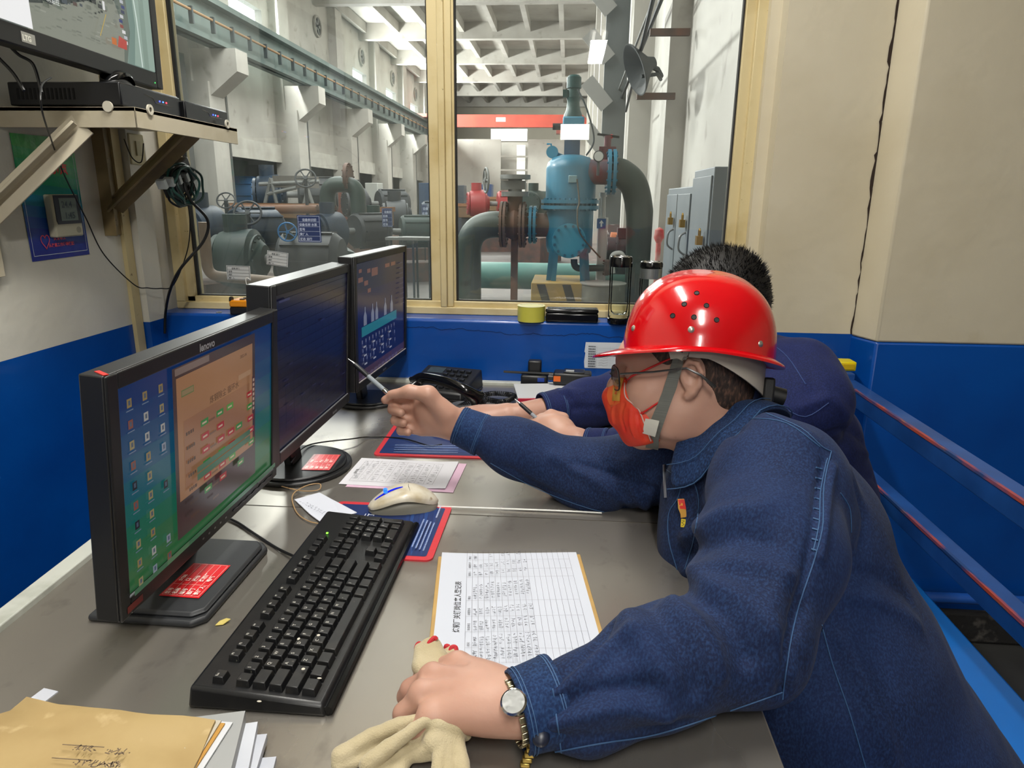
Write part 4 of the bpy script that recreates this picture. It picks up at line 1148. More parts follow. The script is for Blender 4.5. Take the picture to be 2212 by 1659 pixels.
# television
def tvscr(W, H):
    r = random.Random(3); o = []
    o.append(('r', 0, 0, W, H, '#7a8f86'))
    o.append(('p', [(0, 0), (W * .80, 0), (W * .84, H * .2), (W * .80, H), (0, H)], '#5f6a60'))
    o.append(('p', [(W * .26, 0), (W * .78, 0), (W * .80, H * .2), (W * .72, H * .45), (W * .5, H * .3), (W * .26, H * .2)], '#85897c'))
    o.append(('p', [(W * .27, H * .13), (W * .45, H * .20), (W * .66, H * .32), (W * .72, H * .62), (W * .27, H * .62)], '#2f3835'))
    for i in range(130):
        u, v = r.random(), r.random()
        x = W * (.27 + .47 * u); y = H * (.11 + .14 * u + .32 * v)
        s = .006 * r.uniform(.5, 1.8)
        o.append(('r', x, y, x + s * 1.9, y + s, r.choice(['#1e2424', '#2a3230', '#232b28', '#4f3a34', '#1b2225', '#6a7064', '#3f4a52', '#70786c'])))
    for i in range(26):
        x = W * (.28 + .45 * r.random()); y = H * (.02 + .16 * r.random() + .1 * (x / W - .28)); o.append(('r', x, y, x + .016, y + .003, r.choice(['#777b6e', '#93978a', '#6d7267'])))
    for i in range(15):
        y = H * (.08 + .030 * i); x = W * (.765 + .012 * math.sin(i))
        o.append(('r', x, y, x + .014, y + .007, r.choice(['#c9cbd0', '#1f2f70', '#b9bcc4', '#8a3a30', '#e0e0e0', '#303848', '#202a50'])))
    o.append(('p', [(W * .725, H * .075), (W * .785, H * .075), (W * .79, H * .13), (W * .74, H * .145)], '#b9382c')); o.append(('r', W * .69, H * .08, W * .72, H * .12, '#c8681c'))
    o.append(('l', [(W * .62, H * .10), (W * .67, H * .24)], .002, '#c9a83a'))
    o.append(('r', W * .655, H * .26, W * .668, H * .31, '#e8e8e8'))
    for x in (.33, .40, .50): o.append(('p', [(W * x, H * .40), (W * x + .014, H * .40), (W * x + .008, H * .7), (W * x - .006, H * .7)], '#a9bcb4'))
    o.append(('p', [(W * .83, 0), (W * .98, 0), (W * .98, H), (W * .83, H), (W * .86, H * .25)], '#8fa69a')); o.append(('l', [(W * .85, H * .6), (W * .875, H * .3), (W * .885, 0)], .005, '#cfe0d8'))
    o.append(('r', W * .90, 0, W * .935, H, '#7d9488'))
    o.append(('p', [(0, 0), (W * .265, 0), (W * .25, H), (0, H)], '#ffffff'))
    o.append(('t', '炼钢水泵房监控', W * .27, H * .175, .0125, '#f4f8f4'))
    return o
tvT0 = Vector((-1.00, 1.14, 1.562))
tv, TV = monitor('wall_television', 'black flat television above the wall shelf showing the pump hall camera', tvT0, (-.07, 1, 0), (.02, 0, 1), .685, .42, .04, .030, tvscr, .85, lambda t, T: MB(T).box((.25, .1, -.16), (.45, .3, -.04)).build('wall_mount', black_plastic, t), cat='television', bottom=.036)
art('brand_badge', tv, TV @ Matrix.Translation((.165, .009, 0)), [('r', 0, 0, .038, .018, '#8f8f88'), ('t', 'LTG', .003, .004, .013, '#d8d8cc', 0, .04)], gloss_print, z0=.0006)
MB(TV).box((.642, .010, 0), (.644, .012, .001)).build('status_light', M('green_led2', '#3aff5a', emit=4), tv)
for k, (a, m_, e) in enumerate(((( 0, 128), (30, 160), (52, 196)), ((40, 118), (72, 140), (90, 200)))):
    cable('shelf_cable', ('left' if k == 0 else 'right') + ' one of the two cables looping from television to recorder', [onX(a[0] - 25, a[1] - 25, -1.10), onX(*a, -1.09), onX(*m_, -1.07), onX(*e, -1.05)], .0032, rubber)

# poster, thermometer
po = thing('safety_poster', 'green and blue monitoring point poster on the left wall', 'poster', (WX, 1.67, 1.28))
PTf = frame((WX + .0008, 1.568, 1.143), (0, 1, .012), (-.0, -.0, 1))
pw, ph_ = .205, .292
its = [('r', 0, 0, pw, ph_, '#1f9a6a')]
cs_ = ['#1c2a96', '#1b2f9a', '#1a3aa0', '#194aa2', '#1a5fa0', '#1c7a98', '#1f8a86', '#239a74', '#2aa468', '#2fa85a', '#3aa84a']
for i, c in enumerate(cs_):
    y0 = ph_ * i / 11; its.append(('p', [(0, y0 + .0), (pw, max(0, y0 - .02 if i else 0)), (pw, min(ph_, y0 + ph_ / 11 + .02)), (0, y0 + ph_ / 11)], c))
its += [('l', [(.008, .012), (pw - .008, .012), (pw - .008, ph_ - .03)], .0012, '#dfe8f2'), ('l', [(.008, .012), (.008, ph_ - .1)], .0012, '#dfe8f2')]
its.append(('t', '监测点', .085, ph_ - .085, .028, '#e33a3a', 0, .04))
hp = [(.052 + .011 * (16 * math.sin(t) ** 3) / 16 * 1.3, .045 + .011 * (13 * math.cos(t) - 5 * math.cos(2 * t) - 2 * math.cos(3 * t) - math.cos(4 * t)) / 13 * 1.4) for t in [2 * PI * i / 24 for i in range(25)]]
its.append(('l', hp, .0025, '#e8506a'))
its.append(('t', '关爱职工', .080, .046, .011, '#e8506a', 0, .03)); its.append(('t', '从改善工作环境做起', .060, .030, .010, '#e8506a', 0, .03))
art('poster_sheet', po, PTf, its, M('poster_print', '#fff', .25, vcol=True, bump=.35, bscale=30, bdist=.004), surf=None)
th = thing('thermometer', 'cream digital room thermometer hung on the poster', 'thermometer', (WX, 1.68, 1.25))
TH = frame((WX + .001, 1.636, 1.196), (0, 1, .01), (0, 0, 1))
MB(TH).box((0, 0, 0), (.098, .104, .022)).build('case', M('thermo_cream', '#b9b6a0', .5), th, bevel=.004)
MB(TH).prism([(.010, .032), (.094, .032), (.094, .102), (.006, .102), (.006, .04)], .022, .0235).build('dark_bezel', M('thermo_bezel', '#2a2d3c', .4), th)
MB(TH).box((.022, .040, .0235), (.082, .095, .0242)).build('display', M('lcd_grey', '#7d8c86', .25), th)
art('display_digits', th, TH, [('t', '24.4', .028, .072, .022, '#3a4a52', 0, .02), ('t', '1:45', .034, .045, .022, '#3a4a52', 0, .02)], gloss_print, z0=.0246)
MB(TH).lathe([(0, 0), (.008, 0), (.008, .001), (0, .001)], (.08, .016, .022), (0, 0, 1), 18).build('round_button', M('thermo_button', '#8d8b7c', .4), th)
# switch behind the shelf leg
sw = thing('light_switch', 'cream light switch on the wall beneath the shelf', 'switch', (WX, 1.985, 1.42))
MB().box((WX, 1.945 + .015, 1.385), (WX + .035, 2.03, 1.47)).build('switch_box', M('switch_cream', '#c9c09a', .4), sw, bevel=.003)
MB().box((WX + .035, 1.985, 1.41), (WX + .039, 2.005, 1.45)).build('rocker', M('switch_rocker', '#b9b08a', .4), sw)
# hub and coil of network cables
hb = thing('network_hub', 'black network hub with clear plugs hung under the shelf', 'hub', (-1.1, 1.93, 1.34))
hc = onX(385, 385, -1.09)
MB(Matrix.Translation(hc) @ Matrix.Rotation(.5, 4, 'X')).box((-.02, -.06, -.03), (.02, .05, .04)).build('hub_case', black_plastic, hb, bevel=.003)
for k in range(5):
    p = onX(350 + 16 * k, 398 - 5 * k, -1.06); MB(Matrix.Translation(p) @ Matrix.Rotation(.5, 4, 'X')).box((-.012, -.006, -.012), (.012, .006, .012)).build('cable_plug', M('clear_plug', '#a9b0b0', .2), hb, bevel=.001)
coil = thing('cable_coil', 'coil of green black network cable hanging in front of the window', 'cable', (-1.05, 1.98, 1.30))
r = random.Random(5); mats = [M('cable_green', '#1f3a36', .4), rubber, M('cable_teal', '#24504a', .4)]
cc = onX(398, 403, -1.06)
for k in range(9):
    a0 = r.uniform(0, 6); rr = .056 + r.uniform(-.013, .005); off = Vector((r.uniform(-.02, .02), r.uniform(-.01, .01), r.uniform(-.008, .008)))
    P = [cc + off + Vector((r.uniform(-.008, .008), math.cos(a0 + t * 2 * PI / 10) * rr * 1.12, math.sin(a0 + t * 2 * PI / 10) * rr * .9)) for t in range(10)]
    MB().tube(spline(P, 5, closed=True) + [P[0]], .0034, 7).build('cable_loop', mats[k % 3], coil, smooth=True)
cable('power_cable', 'thick black cable drooping from the hub down to the sill corner', [onX(395, 385, -1.06), onX(410, 430, -1.05), onX(448, 475, -1.04), onX(440, 520, -1.06), onX(390, 580, -1.12), onX(368, 625, -1.17), onX(358, 672, -1.22), onX(356, 720, -1.235)], .0042, rubber)
cable('thin_wire', 'thin black wire looping down the left wall past the poster', [onX(110, 168, -.98), onX(90, 185, -.95), onX(90, 235, -.94), onX(110, 300, -1.10), onX(140, 380, -1.20), onX(185, 470, -1.26), onX(225, 550, -1.262), onX(290, 615, -1.250), onX(320, 622, -1.225), onX(345, 623, -1.215), onX(375, 615, -1.18), onX(405, 540, -1.12), onX(410, 470, -1.08), onX(400, 420, -1.06)], .0017, rubber)
cable('shelf_wire', 'thin dark wire behind the shelf leg below the shelf', [onX(268, 300, -1.2), onX(285, 340, -1.2), onX(305, 350, -1.18), onX(310, 310, -1.15)], .0016, rubber)
# ================================================================ the pump hall beyond the glass
HF = -.30
hall_w = M('hall_whitewash', '#b3b0a9', .75, col2='#97938c', nscale=.5, nmix=(.4, .75), col3='#7c776f', n3=2.5, mix3=(.62, .8))
hall_c = M('hall_concrete', '#a5a29b', .8, col2='#8e8a83', nscale=.8, col3='#77736c', n3=3, mix3=(.62, .8))
hall_floor = M('hall_floor', '#6f6a66', .55, col2='#5a5653', nscale=.7, col3='#7f7874', n3=3)
dark_c = M('stained_concrete', '#5b5b58', .8, col2='#454645', nscale=1.3, col3='#35504a', n3=2.2, mix3=(.6, .75))
HX0, HX1, HY1 = -10.6, 1.32, 63.5
def stru(b, name, m, **k): return b.build(name, m, kind='structure', **k)
stru(MB().box((-16, 2.34, HF - .2), (HX1 + .6, HY1, HF)), 'floor_hall', hall_floor)
stru(MB().box((-16, 2.34, 9.6), (HX1 + .6, HY1, 9.8)), 'ceiling_hall', hall_c)
# right wall
stru(MB().box((HX1, 2.34, HF), (HX1 + .25, HY1, 9.6)), 'wall_hall_right', hall_w)
stru(MB().box((-16, HY1, HF), (HX1 + .3, HY1 + .3, 9.6)), 'wall_hall_far', M('far_wall', '#b5b0a2', .8, col2='#a8a294', nscale=.5))
stru(MB().box((-16, 2.2, HF), (-16.2, HY1, 9.6)), 'wall_annex', dark_c)
stru(MB().box((-16, 2.1, HF), (WX - .2, 2.34, 9.6)), 'wall_hall_near', hall_w)
stru(MB().box((WX - .2, 2.1, CEIL + .15), (HX1 + .6, 2.34, 9.6)), 'wall_hall_near_upper', hall_w)
# left wall: upper zone with window openings between columns, band and deep openings beneath
colY = [19.7 + 6.3 * i for i in range(-2, 6)]
lw = MB()
ZB0, ZB1 = 2.5, 3.1
wz0, wz1 = 6.6, 7.4
lw.box((HX0 - .3, 2.34, ZB1), (HX0, HY1, wz0)); lw.box((HX0 - .3, 2.34, wz1), (HX0, HY1, 9.6))
wins = [(c + 2.9, c + 5.3) for i_, c in enumerate(colY) if i_ != 3]
edges = [2.34] + [e for w in wins for e in w] + [HY1]
for a, b_ in zip(edges[0::2], edges[1::2]): lw.box((HX0 - .3, a, wz0), (HX0, b_, wz1))
stru(lw, 'wall_hall_left', hall_w)
sky_pane = M('bright_sky_pane', '#f4f9ff', emit=2.4)
for k, (a, b_) in enumerate(wins):
    stru(MB().box((HX0 - .28, a, wz0), (HX0 - .24, b_, wz1)), 'window_hall_%d' % (k + 3), sky_pane)
for k, cy in enumerate(colY):
    stru(MB().box((HX0, cy + .45, ZB0), (HX0 + .12, cy + 5.85, ZB1)), 'trim_lintel_band_%d' % (k + 1), M('lintel', '#bcbab3', .7, col2='#a9a69e', nscale=2))
    c = MB()
    c.box((-10.7, cy - .45, HF), (-9.8, cy + .45, 4.3))
    c.prism([(-10.6, 3.95), (-9.8, 3.95), (-9.0, 4.55), (-9.0, 5.12), (-10.6, 5.12)], -(cy + .35), -(cy - .35), Matrix(((1, 0, 0, 0), (0, 0, -1, 0), (0, 1, 0, 0), (0, 0, 0, 1))))
    c.box((-10.7, cy - .45, 4.3), (-10.25, cy + .45, 9.6))
    tag(c.build('wall_column', hall_w, None), kind='structure')
    stru(MB().box((-9.84, cy + .45, HF + 1), (-9.78, cy + .55, 5.0)), 'trim_column_pipe_%d' % (k + 1), dark_c)
    if k < 2: continue
    vf = thing('vent_fan', 'round vent fan high on the left hall wall, ' + ['first', 'second', 'third', 'fourth', 'fifth', 'sixth'][k - 2] + ' one counting from the booth', 'fan', (HX0, cy + 4.4, 8.1), 'round vent fans high on the left hall wall')
    T = frame((HX0 + .02, cy + 4.4, 8.1), (0, 1, 0), (0, 0, 1))
    MB(T).lathe([(.34, 0), (.42, 0), (.42, .08), (.34, .08), (.34, 0)], (0, 0, 0), (0, 0, 1), 24).build('ring', hall_c, vf, smooth=True)
    MB(T).lathe([(0, .0), (.34, .0), (.34, .02), (0, .02)], (0, 0, 0), (0, 0, 1), 24).build('fan_shade', M('fan_dark', '#2c2e2e', .8), vf)
    b = MB(T)
    for i in range(5): a = i * PI * 2 / 5; b.bar((0, 0, .05), (.32 * math.cos(a), .32 * math.sin(a), .05), .12, .01, (0, 0, 1))
    b.build('blades', M('fan_blade', '#6a6c6a', .6), vf)
stru(MB().box((-10.5, 13.9, HF), (-10.2, 18.9, 4.9)), 'wall_stained_bay', dark_c)
cb = thing('crane_runway', 'long grey steel crane runway beam along the left hall wall', 'beam', (-9.4, 30, 5.9))
MB().box((-9.75, 2.6, 5.14), (-9.25, 57.5, 5.26)).box((-9.54, 2.6, 5.14), (-9.44, 57.5, 6.1)).box((-9.8, 2.6, 6.06), (-9.2, 57.5, 6.2)).build('runway_beam', M('runway_paint', '#4c5b58', .7, col2='#5d6a66', nscale=.8, col3='#2f4a48', n3=2.2, mix3=(.55, .75)), cb)
MB().cyl((-9.15, 2.6, 5.6), (-9.15, 57.5, 5.6), .035, n=8).build('conductor_bar', M('rusty_orange', '#8a6a45', .7), cb)
b = MB()
for i in range(46): b.box((-9.2, 8 + i * 1.05, 5.3), (-9.1, 8.06 + i * 1.05, 5.68))
b.build('hanger_brackets', M('hanger_dark', '#2b3436', .7), cb)
# roof beams and ribs
for k in range(9):
    y = 11.25 + 6.35 * k
    tag(MB().box((-11, y - .2, 8.85), (HX1, y + .2, 9.6)).build('roof_beam', hall_c, None), 'white concrete roof beam of the pump hall, ' + ['first', 'second', 'third', 'fourth', 'fifth', 'sixth', 'seventh', 'eighth', 'ninth'][k] + ' from the booth', 'beam', 'concrete roof beams')
rb = MB()
for i in range(7): rb.box((-10.4 + i * 1.62, 8, 9.15), (-10.18 + i * 1.62, HY1, 9.6))
stru(rb, 'ceiling_ribs', hall_c)
# pilasters of the right wall
for k, y in enumerate((8.9, 12.6, 20.9, 26.9, 32.9, 38.9, 44.9)):
    x0 = 1.09 if k == 0 else .96
    stru(MB().box((x0, y - .3, HF), (HX1, y + .3, 9.6)), 'wall_pilaster_%d' % (k + 1), hall_w)
# far end: partitions, bright band, red crane
stru(MB().box((-8.5, 50, HF), (-4.8, 50.3, 5.3)), 'wall_partition_1', hall_w)
stru(MB().box((-2.9, 50, HF), (HX1, 50.3, 5.3)), 'wall_partition_2', hall_w)
stru(MB().box((-5.7, 52, 5.35), (-3.1, 52.05, 6.15)), 'window_hall_1', M('bright_far_pane', '#ffffff', emit=4))
stru(MB().box((-3.75, 51, 1.5), (-3.15, 51.05, 5.0)), 'window_hall_2', M('soft_far_pane', '#e9e6df', emit=.9))
stru(MB().box((-4.9, 51.2, HF), (-2.8, 51.4, 5.2)), 'wall_partition_3', hall_w)
for z in (2.4, 3.2, 4.1): stru(MB().box((-4.8, 50, z), (-2.9, 50.2, z + .12)), 'trim_rail_%d' % int(z), hall_c)
cr_ = thing('overhead_crane', 'red overhead travelling crane girder at the far end of the hall', 'crane', (-4, 46, 6.2))
rd = M('crane_red', '#a83a26', .55, col2='#983021', nscale=2)
Rm = Matrix(((1, 0, 0, 0), (0, 0, -1, 46), (0, 1, 0, 0), (0, 0, 0, 1)))
MB().prism([(-9.0, 6.1), (-8.3, 5.68), (.7, 5.68), (1.2, 6.0), (.7, 6.42), (-8.6, 6.42)], -.25, .25, Rm).build('girder', rd, cr_)
MB().box((-9.6, 45.2, 6.22), (-9.0, 48, 6.42)).build('end_carriage', rd, cr_)
MB().box((-.9, 45.6, 5.3), (-.2, 46.4, 5.68)).build('hoist', M('hoist', '#6d2a20', .6), cr_)
MB().box((-4.7, 45.74, 6.0), (-4.1, 45.76, 6.25)).build('rating_plate', M('plate_white', '#d0d0cc', .6), cr_)

# ---------------------------------------------------------------- machinery helpers
teal = M('tank_teal', '#25708c', .42, col2='#1f6078', nscale=3, col3='#6d5a48', n3=5, mix3=(.72, .8), coat=.1)
dgreen = M('pipe_dark_green', '#202f2c', .5, col2='#2b3d38', nscale=2)
rust = M('rusty_flange', '#4a3f38', .7, col2='#6a4a3c', nscale=6)
jade = M('pipe_jade', '#5d8f85', .5, col2='#86aaa2', nscale=1.5)
blackm = M('machine_black', '#16191b', .6)
oilblue = M('machine_blue', '#1e4a6a', .5, col2='#17384f', nscale=4)
grey_m = M('machine_grey', '#7c7e7c', .6, col2='#6a6c6a', nscale=5)
def flange(parent, c, ax, r, th, n, mat, name='flange'):
    c = Vector(c); ax = Vector(ax).normalized(); u, v = perp(ax)
    b = MB(); b.cyl(c - ax * th / 2, c + ax * th / 2, r, n=32)
    for i in range(n):
        a = 2 * PI * i / n; p = c + (u * math.cos(a) + v * math.sin(a)) * r * .86
        b.cyl(p - ax * th * .9, p + ax * th * .9, r * .055, n=6)
    return b.build(name, mat, parent, smooth=True)
def handwheel(parent, c, ax, r, mat, name='handwheel', spokes=6):
    c = Vector(c); ax = Vector(ax).normalized(); u, v = perp(ax)
    b = MB(); P = [c + (u * math.cos(2 * PI * i / 28) + v * math.sin(2 * PI * i / 28)) * r for i in range(29)]
    b.tube(P, r * .09, 8, cap=False)
    for i in range(spokes):
        a = 2 * PI * i / spokes; b.cyl(c, c + (u * math.cos(a) + v * math.sin(a)) * r, r * .06, n=6)
    b.cyl(c - ax * r * .15, c + ax * r * .15, r * .2, n=12)
    return b.build(name, mat, parent, smooth=True)

# ---------------------------------------------------------------- the blue filter tank
TY = 10.3
tx = onY(1230, 500, TY).x
def HZp(py, Y=TY): return onY(1235, py, Y).z
tk = thing('filter_tank', 'tall teal blue filter vessel with bolted round hatch on a concrete plinth', 'tank', (tx, TY, HF))
R = (1285 - 1182) / 2 / 1480 * TY * 1.0
zt, zm, zb_, zf = HZp(335), HZp(440), HZp(552), HZp(603)
MB().lathe([(R, 0), (R, (zt - zm) * .72), (R * .93, (zt - zm) * .85), (R * .72, (zt - zm) * .95), (R * .4, zt - zm), (0, zt - zm + .01)], (tx, TY, zm), n=40).build('upper_shell', teal, tk, smooth=True)
MB().lathe([(0, -.02), (R * .6, 0), (R * .88, .05), (R * .95, .14), (R * .95, zm - zb_)], (tx, TY, zb_), n=40).build('lower_shell', teal, tk, smooth=True)
for dz in (-.05, .03): flange(tk, (tx, TY, zm + dz), (0, 0, 1), R * 1.18, .05, 28, teal)
hc_ = Vector((onY(1229, 520, TY - R).x, TY - R * .9, onY(1229, 520, TY - R).z))
MB().cyl(hc_ + Vector((0, .2, 0)), hc_ + Vector((0, -.04, 0)), .205, n=32).build('hatch_neck', M('neck_dark', '#1a4f63', .5), tk, smooth=True)
hatch = MB().cyl(hc_ + Vector((0, -.05, 0)), hc_ + Vector((0, -.09, 0)), .24, n=40).build('hatch_cover', M('tank_teal3', '#3688a2', .4, col2='#2f7e98', nscale=4), tk, smooth=True)
for i in range(12):
    a = 2 * PI * (i + .5) / 12; p = hc_ + Vector((math.cos(a) * .208, -.09, math.sin(a) * .208))
    MB().cyl(p, p + Vector((0, -.035, 0)), .021, n=6).build('hatch_bolt', M('bolt_blue', '#1c5268', .5), hatch)
for i, (dx, dy) in enumerate(((-.27, -.2), (-.2, -.27), (.2, -.27), (.27, -.18), (-.25, .22), (.25, .22))):
    MB().bar((tx + dx * .9, TY + dy, zb_ + .12), (tx + dx * 1.05, TY + dy, zf), .07, .03, (0, 1, 0)).build('leg', teal, tk)
# drive on top
MB().box((tx - .11, TY - .11, zt - .02), (tx + .11, TY - .105, zt + .28)).box((tx - .11, TY + .105, zt - .02), (tx + .11, TY + .11, zt + .28)).box((tx - .13, TY - .13, zt + .26), (tx + .13, TY + .13, zt + .29)).cyl((tx, TY, zt), (tx, TY, zt + .28), .05).build('drive_frame', oilblue, tk)
MB().lathe([(.13, 0), (.13, .05), (.10, .12), (.085, .22), (.10, .28)], (tx, TY, zt + .48), n=20).build('gearbox', M('motor_teal', '#143c3a', .45), tk, smooth=True)
MB().cyl((tx, TY, zt + .76), (tx, TY, zt + .90), .085, n=20).lathe([(.10, .88), (.10, 1.02), (.07, 1.05), (0, 1.06)], (tx, TY, zt), n=20).box((tx - .15, TY - .05, zt + .76), (tx - .08, TY + .03, zt + .86)).build('drive_motor', M('motor_teal', '#143c3a', .45), tk, smooth=True)
MB().box((tx - .14, TY - .16, zt + .30), (tx + .16, TY + .10, zt + .50)).build('gear_cover', M('cover_blue', '#3c7f9a', .5), tk, bevel=.02)
MB().cyl((tx - .28, TY, zt + .38), (tx - .14, TY, zt + .38), .045).build('side_cap', blackm, tk, smooth=True)
bxc = onY(1237, 387, TY - R)
MB().box((bxc.x - .06, TY - R - .05, bxc.z - .05), (bxc.x + .06, TY - R + .02, bxc.z + .05)).build('junction_box', M('jbox', '#6f8f96', .5), tk, bevel=.01)
MB().tube(spline([(bxc.x + .06, TY - R - .05, bxc.z), (bxc.x + .1, TY - R - .06, bxc.z - .3), (tx + .1, TY - R - .12, zm - .1), (tx + .15, TY - R - .1, zm - .4), (tx + .45, TY - .3, zb_)], 8), .012, 6).build('control_cable', M('cable_brown', '#4a4438', .6), tk, smooth=True)
MB().tube(spline([(tx + .05, TY - .14, zt + .85), (tx + .18, TY - .2, zt + .6), (tx + .3, TY - .2, zt + .2), (tx + .2, TY - .3, zt - .02)], 8), .012, 6).build('motor_cable', M('cable_dark', '#2a3438', .6), tk, smooth=True)
# inlet neck left, outlet neck right (brick red), eye bolts
MB().cyl((tx - R * .8, TY, HZp(487)), (tx - R - .24, TY, HZp(487)), .17, n=24).build('inlet_neck', rust, tk, smooth=True)
for dx in (.15, .21): flange(tk, (tx - R - dx, TY, HZp(487)), (1, 0, 0), .27, .04, 12, teal)
on = MB().cyl((tx + R * .6, TY - .1, HZp(372)), (tx + R + .2, TY - .1, HZp(372)), .17, n=24).build('outlet_neck', M('primer_red', '#6a2a30', .6, col2='#3f5a66', nscale=4), tk, smooth=True)
for dx in (.17, .24): flange(tk, (tx + R + dx, TY - .1, HZp(372)), (1, 0, 0), .31, .045, 14, teal)
gp = onY(1293, 338, TY - .4)
gg = MB().cyl(gp, gp + Vector((0, -.05, 0)), .075, n=24).cyl(gp + Vector((0, 0, -.05)), gp + Vector((0, 0, -.25)), .02).build('pressure_gauge', M('gauge_case', '#3a3c3e', .4), tk, smooth=True)
MB().cyl(gp + Vector((0, -.05, 0)), gp + Vector((0, -.055, 0)), .062, n=24).build('gauge_dial', M('dial', '#b9bcb8', .5), gg)
ev = onY(1193, 332, TY)
MB().cyl(ev, ev + Vector((.16, .1, -.06)), .05).cyl(ev + Vector((0, 0, .02)), ev + Vector((0, -.05, .02)), .085, n=20).tube([ev, ev + Vector((-.02, 0, .13)), ev + Vector((-.08, 0, .13))], .014, 6).build('relief_valve', M('tank_teal2', '#2f86a6', .4), tk, smooth=True)
# brown valve with red handle, upper right of the tank
rv = thing('red_valve', 'brown and red actuated valve at the upper right of the filter tank', 'valve', onY(1310, 330, TY + .1))
a = onY(1312, 322, TY + .1)
MB().cyl(a, a + Vector((0, 0, -.30)), .10, n=16).cyl(a + Vector((0, 0, .02)), a + Vector((0, 0, .18)), .05).box(a + Vector((-.12, -.06, -.06)), a + Vector((.12, .06, .03))).build('valve_body', M('primer_red2', '#5d3138', .6), rv, smooth=True)
MB().bar(a + Vector((-.15, 0, .2)), a + Vector((.16, -.02, .16)), .03, .03).build('valve_lever', blackm, rv)
MB().ball(a + Vector((.05, 0, .17)), .03, 6).build('red_cap', M('cap_red', '#c2302a', .5), rv, smooth=True)
# plinths
cp = thing('concrete_plinth', 'square concrete plinth with yellow and black stripes under the filter tank', 'plinth', (tx, TY, HF))
MB().box((tx - .52, TY - .55, HF), (tx + .30, TY + .55, zf)).build('plinth_block', M('plinth_yellow', '#a8883a', .7, col2='#8d7a50', nscale=5), cp, bevel=.01)
for i, (x, c) in enumerate(((.06, '#4a4230'), (.42, '#40392c'))):
    MB().add([(tx - .5 + x, TY - .553, zf - .02), (tx - .38 + x, TY - .553, zf - .02), (tx - .24 + x, TY - .553, HF), (tx - .36 + x, TY - .553, HF)], [(0, 1, 2, 3)]).build('black_stripe', M('stripe_black', '#3a3528', .7), cp)
c2 = thing('round_plinth', 'round grey concrete base beside the striped plinth', 'plinth', (tx + .42, TY - .3, HF))
MB().cyl((tx + .50, TY - .45, HF), (tx + .50, TY - .45, zf - .005), .32, n=32).build('plinth_drum', M('plinth_grey', '#6f6d62', .75, col2='#5b594f', nscale=5), c2, smooth=True)
MB().cyl((tx + .50, TY - .45, zf - .005), (tx + .50, TY - .45, zf + .01), .33, n=32).build('plinth_cap', M('plinth_cap', '#85817a', .7), c2, smooth=True)

# ---------------------------------------------------------------- pipes around the tank
def pipe(name, label, pts, r, mat, bendr=.4, cat='pipe', group=None, flanges=(), n=20):
    t = thing(name, label, cat, pts[0], group)
    MB().tube(bend(pts, bendr, 12), r, n).build('pipe_run', mat, t, smooth=True)
    for c, ax, rr in flanges: flange(t, c, ax, rr, .06, 12, rust)
    return t
zi = HZp(487)
vx = onY(1112, 487, TY).x; lx = onY(1012, 560, TY).x
pl = pipe('large_green_pipe', 'big dull green pipe bending down to the floor left of the filter valve', [(vx - .20, TY, zi), (lx, TY, zi), (lx, TY, HF)], .19, M('pipe_grey_green', '#313d38', .5, col2='#3f4c46', nscale=2, col3='#283029', n3=6), .42)
pipe('floor_pipe', 'pale jade pipe lying low behind the striped plinth', [(vx - 1.0, TY + .9, HZp(598, TY + .9)), (tx + 1.3, TY + .9, HZp(598, TY + .9))], .215, jade)
va = thing('gate_valve', 'rusty bolted gate valve with grey handwheel gear between pipe and filter tank', 'valve', (vx, TY, zi))
MB().lathe([(.17, -.20), (.19, -.10), (.24, 0), (.19, .10), (.17, .20)], (vx, TY, zi), (1, 0, 0), 24).cyl((vx, TY, zi), (vx, TY, zi + .42), .11, n=20).build('valve_body', rust, va, smooth=True)
for dx in (-.19, -.14, .09, .14): flange(va, (vx + dx, TY, zi), (1, 0, 0), .33, .035, 14, rust)
MB().cyl((vx, TY, zi + .40), (vx, TY, zi + .47), .2, n=20).cyl((vx, TY, zi + .47), (vx, TY, zi + .66), .10, n=16).cyl((vx, TY, zi + .64), (vx, TY, zi + .70), .22, n=20).box((vx - .2, TY - .1, zi + .50), (vx + .15, TY + .1, zi + .62)).build('gear_housing', grey_m, va, smooth=True)
handwheel(va, (vx - .42, TY - .05, zi + .62), (1, .35, 0), .17, grey_m)
MB().box((vx - .05, TY - .05, HF), (vx + .05, TY + .05, zi - .22)).build('pedestal', rust, va)
bp_ = thing('curved_outlet_pipe', 'thick dark green outlet pipe curving down at the right of the tank', 'pipe', (1.0, TY, HF))
MB().tube(spline([(tx + R + .27, TY - .1, HZp(372)), onY(1345, 376, TY - .1), onY(1368, 398, TY - .1), onY(1379, 440, TY - .1), onY(1382, 500, TY - .1), (onY(1383, 560, TY - .1).x, TY - .1, HF)], 8), .195, 24).build('pipe_run', dgreen, bp_, smooth=True)
mach = M('dark_machine', '#23262a', .6, col2='#34383c', nscale=4)
pb = thing('booster_pump', 'dark pump and motor set right of the filter tank', 'pump', onY(1350, 540, TY + .9))
c = onY(1352, 540, TY + .9)
MB().cyl(c + Vector((-.3, 0, 0)), c + Vector((.35, 0, 0)), .2, n=20).cyl(c + Vector((-.45, 0, -.05)), c + Vector((-.3, 0, -.05)), .14).box(c + Vector((-.4, -.2, -.45)), c + Vector((.4, .2, -.2))).box(c + Vector((-.15, -.1, .18)), c + Vector((.2, .1, .34))).build('pump_body', mach, pb, smooth=True)
for dx in (-.15, 0, .15): flange(pb, c + Vector((dx, 0, 0)), (1, 0, 0), .23, .03, 10, mach)
og = pipe('orange_pipe', 'short salmon orange pipe stub low behind the filter tank', [onY(1318, 522, TY + 1), onY(1350, 524, TY + 1)], .15, M('salmon', '#c47a54', .5))
